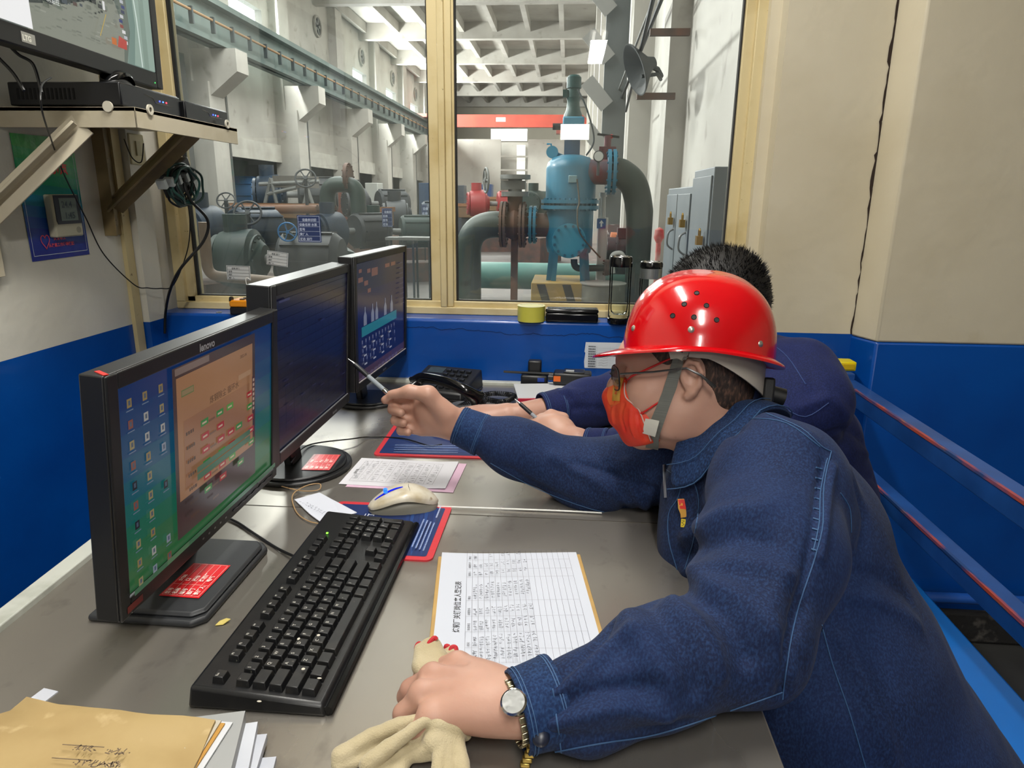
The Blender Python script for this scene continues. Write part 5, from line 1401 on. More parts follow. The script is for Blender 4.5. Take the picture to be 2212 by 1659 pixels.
wh = thing('hydrant_post', 'white post with a blue arrow sign right of the filter tank', 'post', onY(1302, 600, TY + .2))
a, e = onY(1303, 470, TY + .2), onY(1303, 425, TY + .2)
MB().cyl((a.x, a.y, HF), a, .075, n=20).cyl(a, e, .035).cyl(e, e + Vector((0, 0, .06)), .055).build('post_body', M('post_white', '#c2c4c2', .5), wh, smooth=True)
q = onY(1299, 483, TY + .1)
MB().box((q.x - .065, q.y - .01, q.z - .07), (q.x + .065, q.y, q.z + .07)).build('sign_plate', M('sign_blue', '#0f5a9c', .5), wh)
art('sign_arrow', wh, frame((q.x, q.y - .011, q.z), (1, 0, 0), (0, 0, 1)), [('r', -.012, -.045, .012, .01, '#e8ecf0'), ('p', [(-.035, .005), (.035, .005), (0, .05)], '#e8ecf0')], ink)
sp_ = pipe('small_white_pipe', 'thin white pipe bending behind the tank legs', [onY(1325, 590, TY - .2), onY(1320, 548, TY - .2), onY(1345, 545, TY - .2), onY(1352, 575, TY - .2)], .03, M('post_white', '#c2c4c2', .5), .08)
dp = pipe('drain_pipe', 'dark drain pipe with flange running right from under the tank', [onY(1240, 560, TY), onY(1240, 580, TY), onY(1335, 578, TY)], .05, dgreen, .1, flanges=((onY(1310, 578, TY), (1, 0, 0), .12),))
ws = thing('red_fire_hose_post', 'narrow red and white post beside the lockers', 'post', onY(1424, 600, 8))
a = onY(1424, 500, 8.2)
MB().cyl((a.x, a.y, HF), a, .03).lathe([(0, 0), (.05, -.03), (.06, -.12), (.02, -.2), (0, -.2)], a + Vector((0, 0, .05)), n=16).build('post_body', M('hose_red', '#b3282a', .5, col2='#c9b9b0', nscale=5), ws, smooth=True)

# ---------------------------------------------------------------- lockers
def locker(label, x0, x1, y0, y1, h, doors, mat):
    t = thing('steel_locker', label, 'locker', ((x0 + x1) / 2, (y0 + y1) / 2, HF))
    MB().box((x0, y0, HF), (x1, y1, HF + h)).build('cabinet', mat, t, bevel=.006)
    w = (y1 - y0) / doors
    for i in range(doors):
        a, b_ = y0 + i * w + .02, y0 + (i + 1) * w - .02
        d = MB().box((x0 - .012, a, HF + .05), (x0, b_, HF + h - .05)).build('door', mat, t, bevel=.003)
        mz = .90 if doors == 1 else .98
        ky = a + .06
        MB().tube(spline([(x0 - .012, ky, mz + .10), (x0 - .05, ky, mz + .07), (x0 - .055, ky, mz - .02), (x0 - .012, ky, mz - .06)], 6), .008, 6).build('handle', M('handle_grey', '#8d8f90', .35, metal=.6), d, smooth=True)
        pk = MB(); c = Vector((x0 - .04, ky + .02, mz + .17))
        pk.box(c + Vector((-.018, -.03, -.035)), c + Vector((.018, .03, .02))); pk.tube([c + Vector((0, -.02, .02)), c + Vector((0, -.02, .05)), c + Vector((0, 0, .062)), c + Vector((0, .02, .05)), c + Vector((0, .02, .02))], .006, 6)
        pk.build('padlock', M('brass', '#a07c30', .35, metal=.8), d)
    return t
lk = M('locker_grey', '#747b80', .45, col2='#687075', nscale=3)
locker('taller grey steel locker nearest the window, one padlocked door', .862, 1.31, 4.36, 5.02, 1.80, 1, lk)
locker('lower grey steel locker behind the taller one, two padlocked doors', .862, 1.31, 5.06, 6.25, 1.70, 2, lk)

# ---------------------------------------------------------------- flood lamp, conduits on the right wall
fl = thing('flood_lamp', 'black conical flood lamp on an arm below the cable run', 'lamp', onY(1380, 155, 8.0))
a = onY(1374, 150, 8.0); ax = Vector((-.82, -.2, -.35)).normalized()
MB().lathe([(.05, .22), (.08, .15), (.26, .0), (.27, -.02), (.25, -.02), (.06, .12)], a, -ax, 28).build('lamp_shade', M('lamp_dark', '#33383a', .5), fl, smooth=True)
MB().tube([a + Vector((.1, 0, .06)), onY(1420, 150, 8.1), (1.0, 8.5, onY(1425, 150, 8.1).z)], .03, 8).tube([onY(1385, 165, 8), onY(1420, 160, 8.1), (1.0, 8.5, onY(1425, 158, 8.1).z)], .02, 8).build('lamp_arm', M('lamp_dark', '#33383a', .5), fl, smooth=True)
for k, (p0, p1, r_, m_) in enumerate((((1452, -30), (1268, 345), .026, mach), ((1440, -30), (1262, 330), .018, grey_m), ((1415, -20), (1352, 240), .02, mach))):
    t = thing('cable_conduit', ['thick dark conduit descending along the right hall wall', 'thin grey conduit beside the thick dark one', 'slim dark conduit dropping past the flood lamp'][k], 'conduit', onY(p0[0], p0[1], 6.5))
    A_ = onY(p0[0], p0[1], 6.0); B2 = onY(p1[0], p1[1], 20 if k < 2 else 12)
    if k == 0: A_ = Vector((.98, 6.6, 3.6)); B2 = Vector((.80, 18, 2.6))
    if k == 1: A_ = Vector((.92, 6.6, 3.65)); B2 = Vector((.74, 18, 2.8))
    MB().tube([A_, A_.lerp(B2, .5) , B2], r_, 8).build('conduit_run', m_, t, smooth=True)
for k, (px, py, Y) in enumerate(((1440, 70, 8.3), (1410, 208, 8.5))):
    c = onY(px, py, Y)
    tag(MB().box((c.x - .18, Y - .03, c.z - .035), (c.x + .25, Y + .03, c.z + .035)).build('wall_bracket', rust, None), ['upper rusty bracket near the top edge of the right pane', 'lower rusty bracket just below the flood lamp'][k], 'bracket', 'conduit brackets on the right hall wall')
# steel column and diagonal braces between pilasters
sc_ = thing('steel_frame', 'grey steel post with crossed braces behind the conduits', 'frame', (1.0, 13, HF))
MB().box((.55, 13.0, HF), (.95, 13.1, 9.0)).build('post', M('steel_post_grey', '#5a5f5f', .6), sc_)
for i in range(8):
    z = 1.8 + i * .75; MB().bar((.25, 12.9 + .0 * i, z), (.62, 12.9, z - .42), .26, .02, (0, 1, 0)).build('gusset_plate', M('duct_plate', '#8c8c89', .6), sc_)
MB().bar((-.35, 12.9, 7.0), (.70, 12.9, 5.3), .12, .22, (0, 0, 1)).bar((-.55, 12.9, 6.5), (.70, 12.9, 4.9), .1, .14, (0, 0, 1)).build('brace', M('steel_post_grey', '#5a5f5f', .6), sc_)

# ---------------------------------------------------------------- machines in the hall, left pane
def pump_set(label, px, py, Y, s, mats, rz=0, cat='pump'):
    c = onY(px, py, Y); T = Matrix.Translation(c) @ Matrix.Rotation(rz, 4, 'Z') @ Matrix.Scale(s, 4)
    t = thing('water_pump', label, cat, c)
    zf_ = (HF - c.z) / s
    MB(T).lathe([(.16, -.55), (.38, -.5), (.42, -.3), (.42, -.05), (.3, .0), (.2, .1)], (0, 0, 0), (1, 0, 0), 24).build('pump_casing', mats[0], t, smooth=True)
    b = MB(T); b.lathe([(.34, .35), (.38, .4), (.38, 1.1), (.3, 1.2)], (0, 0, 0), (1, 0, 0), 24)
    for i in range(10): a = 2 * PI * i / 10; b.bar((.42, .39 * math.cos(a), .39 * math.sin(a)), (1.1, .39 * math.cos(a), .39 * math.sin(a)), .03, .04, (0, math.cos(a), math.sin(a)))
    b.build('motor', mats[1], t, smooth=True)
    MB(T).cyl((.0, 0, 0), (.4, 0, 0), .07).build('shaft', grey_m, t, smooth=True)
    for x in (-.56, -.02): flange(t, T @ Vector((x, 0, 0)), T.to_3x3() @ Vector((1, 0, 0)), .34 * s, .06 * s, 12, mats[0])
    MB(T).box((-.6, -.4, zf_), (1.2, .4, zf_ * .45 - .2)).build('bed_frame', rust, t)
    MB(T).cyl((-.3, 0, .3), (-.3, 0, .62), .16).build('discharge_neck', mats[0], t, smooth=True)
    return t
pg = M('pump_green', '#1c3430', .55, col2='#152623', nscale=3)
pb_ = M('pump_blue_dark', '#162a3e', .5, col2='#111f2d', nscale=3)
pump_set('dark green pump set on the floor just outside the left pane', 560, 560, 8.6, .9, (pg, mach), .05)
pump_set('blue motor and pump behind the tan pipe at the left edge', 470, 500, 9.5, .85, (pb_, pb_), 1.1)
pump_set('dark blue pump with upright motor below the pipe arch', 735, 500, 12, .8, (pb_, mach), .9)
pump_set('green pump farther along the hall near the mullion', 835, 500, 13.5, .8, (pg, pg), .4)
pump_set('dark pump set beyond the handwheels near the third column', 880, 470, 17, 1.0, (mach, pb_), .3)
pump_set('red motor pump far back left of the gate valve', 1050, 440, 22, 1.0, (M('motor_red', '#8e2a2c', .5), M('motor_red', '#8e2a2c', .5)), .2)
pump_set('dark blue pump beyond the wooden crates', 610, 420, 20, 1.3, (pb_, mach), .3)
pump_set('green pump beside the tank valve far back', 1160, 440, 18, .8, (pg, pg), 1.2)
pump_set('dark machine behind the pipe arch', 790, 440, 19, 1.0, (mach, mach), .6)
pump_set('blue pump standing in the dark bay behind the first column', 440, 420, 24, 1.6, (pb_, M('bay_blue', '#2c5a86', .5)), .2)
pipe('pipe_arch', 'tall dark green pipe arch standing over the pumps', [(onY(706, 400, 12.5).x, 12.5, HF + .2), (onY(706, 400, 12.5).x, 12.5, onY(740, 398, 12.5).z), (onY(772, 398, 12.5).x, 12.5, onY(740, 398, 12.5).z), (onY(772, 398, 12.5).x, 12.5, onY(770, 505, 12.5).z), (onY(830, 505, 12.5).x, 12.5, onY(820, 505, 12.5).z)], .14, dgreen, .24,
     flanges=((onY(752, 382, 12.5), (1, 0, 0), .24), (onY(706, 450, 12.5), (0, 0, 1), .2)))
pipe('tan_pipe', 'thin tan pipe standing at the left edge outside the glass', [onY(440, 480, 6.3), onY(449, 595, 6.3), onY(700, 618, 6.3), (onY(700, 618, 6.3).x, 6.3, HF)], .05, M('tan_paint', '#6f5f50', .6, col2='#8a7460', nscale=4), .12)
pipe('low_green_pipe', 'large green pipe sloping away behind the monitors', [onY(640, 585, 9.0), onY(700, 540, 12), onY(745, 590, 9.0)], .3, pg, .4)
pipe('steel_trestle_rail', 'brown steel rail over the pumps', [onY(490, 452, 14), onY(700, 452, 14)], .09, M('brown_rail', '#6a4a36', .6), .1)
bv = thing('blue_handwheel_valve', 'valve with bright blue spoked handwheel outside the left pane', 'valve', onY(622, 502, 8.0))
handwheel(bv, onY(621, 501, 8.0), (.25, -1, .05), .105, M('wheel_blue', '#1a6fae', .45), spokes=5)
MB().cyl(onY(621, 501, 8.0), onY(628, 506, 8.5), .03).cyl(onY(628, 506, 8.5), (onY(628, 506, 8.5).x, 8.5, HF), .09).build('valve_stem', pg, bv, smooth=True)
for lab, px, py, Y, r_ in (('dark handwheel valve low by the tan pipe', 535, 460, 9, .17), ('small dark handwheel valve between the pumps', 488, 433, 12, .15), ('large grey handwheel on the trestle', 660, 385, 14, .2)):
    t = thing('handwheel_valve', lab, 'valve', onY(px, py, Y))
    handwheel(t, onY(px, py, Y), (.3, -1, .6), r_, mach); MB().cyl(onY(px, py, Y), (onY(px, py, Y).x, Y, HF), .035).build('valve_stem', mach, t, smooth=True)
wood = M('crate_wood', '#7a5f42', .7, col2='#66503a', nscale=4, stretch=(1, 1, 6))
for lab, x0, x1, y0, y1, Y in (('long wooden crate below the white band left', 500, 655, 440, 470, 16), ('wooden crate right of the pipe arch', 787, 828, 448, 490, 15), ('wooden box far back at the right pane edge', 990, 1040, 440, 470, 24), ('wooden crate behind the red motor', 1010, 1075, 425, 455, 28)):
    a, b_ = onY(x0, y1, Y), onY(x1, y0, Y)
    t = thing('wooden_crate', lab, 'crate', a)
    MB().box((a.x, Y, a.z), (b_.x, Y + .9, b_.z)).build('crate_body', wood, t, bevel=.02)
    MB().box((a.x - .03, Y - .03, b_.z - .1), (b_.x + .03, Y + .93, b_.z)).build('crate_rim', M('crate_rim', '#8a6040', .7), t)
    MB().box((a.x + .1, Y + .1, HF), (b_.x - .1, Y + .8, a.z)).build('crate_base', mach, t)
# tarpaulin draped trestles
tt = thing('steel_trestle', 'angled steel trestle with hose beyond the wooden crate', 'trestle', onY(600, 400, 18))
for (a, b_) in (((545, 560), (585, 385)), ((625, 560), (585, 385)), ((630, 560), (670, 385)), ((715, 560), (655, 380)), ((560, 398), (690, 392)), ((575, 420), (640, 405))):
    MB().cyl(onY(*a, 18), onY(*b_, 18), .05, n=8).build('trestle_bar', grey_m, tt, smooth=True)
MB().box(onY(590, 405, 18) + Vector((0, 0, 0)), onY(665, 380, 18) + Vector((0, .8, 0))).build('trestle_top', M('tarp', '#6a6660', .7), tt)
for k, (x0, x1, y0, y1, Y, c, lb) in enumerate(((488, 540, 388, 428, 26, '#1f4a78', 'blue cabinet in the dark bay behind the first column'), (705, 765, 398, 450, 22, '#6a3f34', 'brown red cabinet behind the pipe arch'), (790, 815, 395, 440, 26, '#a9aca8', 'pale door panel in the bay by the third column'), (1030, 1062, 398, 425, 34, '#26406e', 'blue cabinet far back above the red motor'), (970, 1002, 400, 445, 30, '#3a4048', 'dark rack far back at the right pane edge'), (905, 930, 395, 440, 30, '#2a3f5a', 'dark blue cabinet beside the mullion far back'))):
    a, b_ = onY(x0, y1, Y), onY(x1, y0, Y)
    t = thing('machine_cabinet', lb, 'cabinet', a)
    MB().box((a.x, Y, HF), (b_.x, Y + .8, b_.z)).build('cabinet_body', M('cab' + c, c, .6), t, bevel=.02)
    MB().box((a.x + .06, Y - .02, HF + .2), ((a.x + b_.x) / 2 - .02, Y, b_.z - .08)).build('cabinet_door', M('cab' + c, c, .6), t)
# benches and stools by the mullion
for k, (px, py, Y) in enumerate(((900, 545, 9.5), (868, 540, 10.5))):
    c = onY(px, 515, Y); t = thing('steel_stand', ['spindly steel stand just left of the mullion', 'grey steel stand half hidden by the far monitor'][k], 'stand', (c.x, Y, HF))
    MB().box((c.x - .22, Y - .15, c.z - .02), (c.x + .22, Y + .15, c.z + .02)).build('stand_top', grey_m, t)
    for sx in (-1, 1):
        for sy in (-1, 1): MB().cyl((c.x + sx * .2, Y + sy * .13, c.z), (c.x + sx * .2, Y + sy * .13, HF), .018, n=8).build('leg', mach, t)
# signs: on the glass and on machines
def placard(label, x0, y0, x1, y1, Y, bg, fg, rows, tilt=0, name='info_placard', inst=None):
    a = onY(x0, y1, Y); b_ = onY(x1, y0, Y); w, h = b_.x - a.x, b_.z - a.z
    t = thing(name, label, 'placard', a)
    T = frame(a, (math.cos(tilt), 0, math.sin(tilt)), (-math.sin(tilt), 0, math.cos(tilt)))
    MB(T).box((0, 0, -.001), (w, h, 0)).build('plate', M('plate' + bg, bg, .5), t)
    its = []; r = random.Random(int(x0))
    its.append(('l', [(w * .04, h * .04), (w * .96, h * .04), (w * .96, h * .96), (w * .04, h * .96), (w * .04, h * .04)], w * .015, fg))
    n = len(rows)
    for i, s in enumerate(rows):
        y = h * (.93 - (i + 1) * .88 / n)
        its.append(('l', [(w * .04, y), (w * .96, y)], w * .01, fg)); its.append(('t', s, w * (.08 if i else .22), y + h * .16 / n, h * .55 / n, fg, 0, .02))
    art('placard_lettering', t, T, its, ink, z0=.0003, dz=.00003)
    if Y > 3: MB().box((a.x + w / 2 - .01, Y, HF), (a.x + w / 2 + .01, Y + .015, a.z + h / 2)).build('support', mach, t)
    return t
placard('blue equipment plate beside the bright blue handwheel', 645, 465, 691, 523, WY + .004, '#24345e', '#b9c2d6', ['设备标识牌', '设备名称 水泵', '型号', '责任人', '状态 运行'])
placard('tilted white card stuck on the left pane near the middle monitor', 576, 541, 619, 571, WY + .004, '#b5b9b8', '#4a4d50', ['名称 阀门', '型号', '规格', '责任人'], -.12)
placard('white card stuck low on the left pane above the sill', 491, 574, 539, 604, WY + .004, '#b5b9b8', '#4a4d50', ['名称 阀门', '型号', '规格', '责任人'], -.02)
placard('blue plate hanging on the green pump near the mullion', 826, 450, 847, 490, 11, '#24345e', '#b9c2d6', ['设备牌', '名称', '型号', '状态'])
placard('blue plate farthest along beside the mullion', 911, 442, 922, 478, 14, '#24345e', '#b9c2d6', ['设备', '名称', '型号'])
hk = cable('white_hook', 'white bent wire hook on the left pane behind the middle monitor', [onY(536, 632, WY - .002), onY(531, 605, WY - .002), onY(534, 600, WY - .002), onY(540, 604, WY - .002)], .0012, M('white_plastic', '#dcdcd8', .4), 'hook')
# ================================================================ smooth bodies: blended fields turned into one continuous skin
def V3(p): return np.array(tuple(p), float)
class Field:
    def __init__(s): s.p = []
    def cone(s, a, b, ra, rb, k=.01, up=None, sq=1.0, op='u', cap=True):
        a, b = V3(a), V3(b)
        s.p.append(dict(t='c', a=a, b=b, ra=ra, rb=rb, k=k, up=None if up is None else V3(up), sq=sq, op=op, c=(a + b) / 2, R=np.linalg.norm(b - a) / 2 + max(ra, rb) * max(1, sq)))
        return s
    def chain(s, pts, rs, k=.01, **kw):
        for i in range(len(pts) - 1): s.cone(pts[i], pts[i + 1], rs[i], rs[i + 1], k, **kw)
        return s
    def ell(s, c, r, R=None, k=.01, op='u'):
        c = V3(c); r = np.array(r, float)
        s.p.append(dict(t='e', c=c, r=r, M=np.eye(3) if R is None else np.array(R, float), k=k, op=op, R=r.max()))
        return s
    def plane(s, c, n, k=.002):      # keep the side the normal points away from
        n = V3(n); n = n / np.linalg.norm(n)
        s.p.append(dict(t='p', c=V3(c), n=n, k=k, op='i', R=1e9)); return s
    def ev(s, P, which=None):
        d = np.full(len(P), 1e3)
        for i, q in enumerate(s.p):
            if which is not None and not which[i]: continue
            if q['t'] == 'c':
                ab = q['b'] - q['a']; L2 = ab @ ab
                w = P - q['a']; t = np.clip(w @ ab / L2, 0, 1)
                v = w - t[:, None] * ab
                r = q['ra'] + (q['rb'] - q['ra']) * t
                ln = np.sqrt((v * v).sum(1)) + 1e-9
                if q['up'] is not None:
                    u = q['up'] - ab * (q['up'] @ ab) / L2; u /= np.linalg.norm(u)
                    cu_ = v @ u
                    v2 = v + (cu_ * (1 / q['sq'] - 1))[:, None] * u
                    l2 = np.sqrt((v2 * v2).sum(1)) + 1e-9
                    di = ln * (1 - r / l2)
                    di = np.where(l2 < 1e-3, -r * min(1, q['sq']), di)
                else: di = ln - r
            elif q['t'] == 'e':
                v = (P - q['c']) @ q['M']
                kk = np.sqrt(((v / q['r']) ** 2).sum(1)) + 1e-6
                ln = np.sqrt((v * v).sum(1))
                di = np.where(kk < .05, -q['r'].min(), ln * (1 - 1 / kk))
            else: di = (P - q['c']) @ q['n']
            k = q['k']
            if q['op'] == 'u':
                h = np.clip(.5 + .5 * (d - di) / k, 0, 1); d = d * (1 - h) + di * h - k * h * (1 - h)
            elif q['op'] == 's':
                h = np.clip(.5 - .5 * (d + di) / k, 0, 1); d = d * (1 - h) - di * h + k * h * (1 - h)
            else:
                h = np.clip(.5 - .5 * (di - d) / k, 0, 1); d = di * (1 - h) + d * h + k * h * (1 - h)
        return d

def skin(field, h, B=20, pad=.01):
    """surface nets over the blocks the surface passes through -> vertices, quads"""
    lo = np.array([1e9] * 3); hi = -lo
    for q in field.p:
        if q['op'] == 'u': lo = np.minimum(lo, q['c'] - q['R']); hi = np.maximum(hi, q['c'] + q['R'])
    lo -= pad; hi += pad
    n = np.ceil((hi - lo) / (h * B)).astype(int)
    rad = B * h * math.sqrt(3) / 2
    ar = np.arange(B + 1)
    gx, gy, gz = np.meshgrid(ar, ar, ar, indexing='ij')
    loc = np.stack([gx, gy, gz], -1).reshape(-1, 3)
    SX, SY = 4096 * 4096, 4096
    ids, vv, qs = [], [], []
    cs = np.array([[i, j, k] for i in range(n[0]) for j in range(n[1]) for k in range(n[2])])
    ctr = lo + (cs + .5) * h * B
    dc = field.ev(ctr)
    act = cs[np.abs(dc) < rad * 1.9 + .012]
    for c in act:
        g0 = c * B
        P = lo + (loc + g0) * h
        cc = lo + (c + .5) * h * B
        which = [q['t'] == 'p' or np.linalg.norm(cc - q['c']) < q['R'] + rad + q['k'] + .02 for q in field.p]
        if not any(w and q['op'] == 'u' for w, q in zip(which, field.p)): continue
        D = field.ev(P, which).reshape(B + 1, B + 1, B + 1)
        S = D < 0
        if S.all() or not S.any(): continue
        G = loc.reshape(B + 1, B + 1, B + 1, 3)
        acc = np.zeros((B, B, B, 3)); cnt = np.zeros((B, B, B))
        for ax in range(3):
            sl0 = [slice(None)] * 3; sl1 = [slice(None)] * 3
            sl0[ax] = slice(0, B); sl1[ax] = slice(1, B + 1)
            a, b = D[tuple(sl0)], D[tuple(sl1)]
            cr = (a < 0) != (b < 0)
            t = np.where(cr, a / np.where(cr, a - b, 1), 0)
            pt = G[tuple(sl0)].astype(float).copy(); pt[..., ax] += t
            o1, o2 = [x for x in range(3) if x != ax]
            for da in (0, 1):
                for db in (0, 1):
                    s_ = [slice(None)] * 3; s_[o1] = slice(da, da + B); s_[o2] = slice(db, db + B)
                    m = cr[tuple(s_)]
                    acc += pt[tuple(s_)] * m[..., None]; cnt += m
            # quads for edges starting at interior grid points of this block
            e = cr[0:B, 0:B, 0:B]
            I = np.argwhere(e)
            if len(I):
                Gi = I + g0
                flip = (a[0:B, 0:B, 0:B] < 0)[e]
                def cid(q): return q[:, 0] * SX + q[:, 1] * SY + q[:, 2]
                u = np.zeros(3, int); u[o1] = 1; w = np.zeros(3, int); w[o2] = 1
                c00 = cid(Gi - u - w + 1); c10 = cid(Gi - w + 1); c11 = cid(Gi + 1); c01 = cid(Gi - u + 1)
                qd = np.stack([c00, c10, c11, c01], 1)
                if ax == 1: flip = ~flip
                qd = np.where(flip[:, None], qd, qd[:, ::-1])
                qs.append(qd)
        m = cnt > 0
        I = np.argwhere(m)
        vv.append(lo + (acc[m] / cnt[m][:, None] + g0) * h)
        Gi = I + g0 + 1
        ids.append(Gi[:, 0] * SX + Gi[:, 1] * SY + Gi[:, 2])
    ids = np.concatenate(ids); vv = np.concatenate(vv); qs = np.concatenate(qs)
    o = np.argsort(ids); ids = ids[o]; vv = vv[o]
    ix = np.searchsorted(ids, qs); ix = np.clip(ix, 0, len(ids) - 1)
    ok = (ids[ix] == qs).all(1)
    return vv, ix[ok]

def skin_object(name, field, h, mat, parent, disp=None, smooth=2, kind=None):
    v, q = skin(field, h)
    me = bpy.data.meshes.new(name)
    me.vertices.add(len(v)); me.vertices.foreach_set('co', v.ravel())
    me.loops.add(len(q) * 4); me.loops.foreach_set('vertex_index', q.ravel().astype(np.int32))
    me.polygons.add(len(q)); me.polygons.foreach_set('loop_start', np.arange(0, len(q) * 4, 4, dtype=np.int32))
    me.polygons.foreach_set('loop_total', np.full(len(q), 4, np.int32))
    me.update(calc_edges=True); me.validate()
    ne = len(me.edges); E_ = np.zeros(ne * 2, np.int32); me.edges.foreach_get('vertices', E_); E_ = E_.reshape(-1, 2)
    co = np.zeros(len(me.vertices) * 3); me.vertices.foreach_get('co', co); co = co.reshape(-1, 3)
    deg = np.bincount(E_.ravel(), minlength=len(co)).astype(float)[:, None] + 1e-9
    def relax(X, it):
        for _ in range(it):
            s_ = np.zeros_like(X)
            for ax in range(3):
                s_[:, ax] = np.bincount(E_[:, 0], weights=X[E_[:, 1], ax], minlength=len(X)) + np.bincount(E_[:, 1], weights=X[E_[:, 0], ax], minlength=len(X))
            X = X * .5 + .5 * s_ / deg
        return X
    co = relax(co, smooth)
    me.vertices.foreach_set('co', co.ravel()); me.update()
    if disp is not None:
        nr = np.zeros(len(co) * 3); me.vertex_normals.foreach_get('vector', nr.astype(np.float32)) if False else None
        nr = np.array([vn.vector[:] for vn in me.vertex_normals])
        co = co + nr * disp(co, nr, me)[:, None]
        co = relax(co, 1)
        me.vertices.foreach_set('co', co.ravel()); me.update()
    me.polygons.foreach_set('use_smooth', [True] * len(me.polygons))
    me.materials.append(mat)
    o = bpy.data.objects.new(name, me); COL.objects.link(o)
    if parent is not None: attach(o, parent)
    if kind: o['kind'] = kind
    return o

def bvh(o):
    me = o.data
    return BVHTree.FromPolygons([v.co[:] for v in me.vertices], [p.vertices[:] for p in me.polygons])
def hit(tree, px, py, off=.0, Ydef=None):
    d = ray(px, py).normalized()
    loc, n, i, dist = tree.ray_cast(CAM, d)
    if loc is None:
        return None
    return loc + n * off
def onskin(tree, pts, off=.001, n=6):
    """pixel polyline -> points lying on a skin"""
    pl = []
    for i in range(len(pts) - 1):
        for k in range(n):
            t = k / n; pl.append((pts[i][0] * (1 - t) + pts[i + 1][0] * t, pts[i][1] * (1 - t) + pts[i + 1][1] * t))
    pl.append(pts[-1])
    out = [hit(tree, x, y, off) for x, y in pl]
    return [p for p in out if p is not None]
def curve2(pts, n=6):
    return [(p.x, p.y) for p in spline([(x, y, 0) for x, y in pts], n)]
def seg_dist(P, pts):
    """distance of many points to a polyline"""
    best = np.full(len(P), 1e3)
    for a, b in zip(pts[:-1], pts[1:]):
        a, b = V3(a), V3(b); ab = b - a; t = np.clip((P - a) @ ab / (ab @ ab + 1e-12), 0, 1)
        best = np.minimum(best, np.linalg.norm(P - a - t[:, None] * ab, axis=1))
    return best
def fold_disp(tree, folds, noise_amp=.0022, noise_sc=11, seed=0, extra=None):
    """folds: (pixel polyline, width m, height m); ridges if positive, grooves if negative"""
    L_ = []
    for pts, w, a in folds:
        q = onskin(tree, curve2(pts, 4), 0, 1)
        if len(q) > 1: L_.append((q, w, a))
    def f(co, nr, me):
        d = np.zeros(len(co))
        for q, w, a in L_:
            lo = np.min([V3(p) for p in q], 0) - 3 * w; hi = np.max([V3(p) for p in q], 0) + 3 * w
            m = ((co > lo) & (co < hi)).all(1)
            if m.any():
                x = seg_dist(co[m], q) / w
                d[m] += a * np.exp(-x * x)
        if noise_amp:
            for i, c in enumerate(co):
                d[i] += noise_amp * noise.noise(Vector((c[0] * noise_sc + seed, c[1] * noise_sc, c[2] * noise_sc * .6))) + noise_amp * .45 * noise.noise(Vector((c[0] * noise_sc * 2.7, c[1] * noise_sc * 2.7 + seed, c[2] * noise_sc * 1.6)))
        if extra is not None: d += extra(co, nr)
        return d
    return f
def stitch(name, tree, pts, parent, mat, r=.0009, off=.0006, n=5, spl=True):
    q = onskin(tree, curve2(pts, 4) if spl else pts, off, n if not spl else 2)
    if len(q) < 2: return None
    return MB().tube(q, r, 5).build(name, mat, parent, smooth=True)
def ribbon(name, tree, pts, width_px, parent, mat, off=.002, th=.0015, n=4, label=None):
    pl = curve2(pts, n); rows = []
    for i, (x, y) in enumerate(pl):
        x2, y2 = pl[min(i + 1, len(pl) - 1)]; x1, y1 = pl[max(i - 1, 0)]
        dx, dy = x2 - x1, y2 - y1; l = math.hypot(dx, dy) or 1
        nx, ny = -dy / l * width_px / 2, dx / l * width_px / 2
        c = hit(tree, x, y, off)
        a = hit(tree, x + nx, y + ny, off); b = hit(tree, x - nx, y - ny, off)
        if c is None: continue
        if a is None: a = c + (ray(x + nx, y + ny).normalized() - ray(x, y).normalized()) * (c - CAM).length
        if b is None: b = c + (ray(x - nx, y - ny).normalized() - ray(x, y).normalized()) * (c - CAM).length
        rows.append((a, c, b))
    vs = []; fs = []
    for a, c, b in rows:
        d = (CAM - c).normalized() * th
        vs += [a, c, b, b + d, c + d, a + d]
    for i in range(len(rows) - 1):
        for k in range(6): fs.append((i * 6 + k, i * 6 + (k + 1) % 6, (i + 1) * 6 + (k + 1) % 6, (i + 1) * 6 + k))
    fs.append(tuple(range(6))); fs.append(tuple((len(rows) - 1) * 6 + k for k in range(5, -1, -1)))
    o = MB().add(vs, fs).build(name, mat, parent, smooth=True)
    if label: o['label'] = label
    return o
def PX(*p): return onY(p[0], p[1], p[2])
# ================================================================ people
skin_m = M('skin', '#bb917e', .48, col2='#a97d6d', nscale=9, nmix=(.4, .75), col3='#8f6353', n3=60, mix3=(.68, .85), bump=.12, bscale=220, sss=.12, bdist=.001)
def denim(name, a, b_, c, seed=1):
    return M(name, a, .82, col2=b_, nscale=7, nmix=(.35, .68), col3=c, n3=420, mix3=(.42, .75), bump=.5, bscale=420, sheen=.03, bdist=.0012, spec=.25, stretch=(1, 1, .5))
den1 = denim('denim_blue', '#16254a', '#101a37', '#213961')
den1c = denim('denim_cuff', '#162b54', '#10203e', '#274672')
den2 = denim('denim_dark', '#151e4c', '#0f173a', '#1d295c')
thread = M('pale_thread', '#34567f', .7)
thread2 = M('dark_thread', '#2c4478', .7)
hair_m = M('black_hair', '#14110f', .55, col2='#0b0908', nscale=60, bump=.5, bscale=300)
fade_m = M('cropped_hair', '#3a2a22', .7, col2='#241a16', nscale=120, nmix=(.35, .6), bump=.6, bscale=500, stretch=(1, 1, .35), col3='#6a4c3e', n3=260, mix3=(.5, .75))

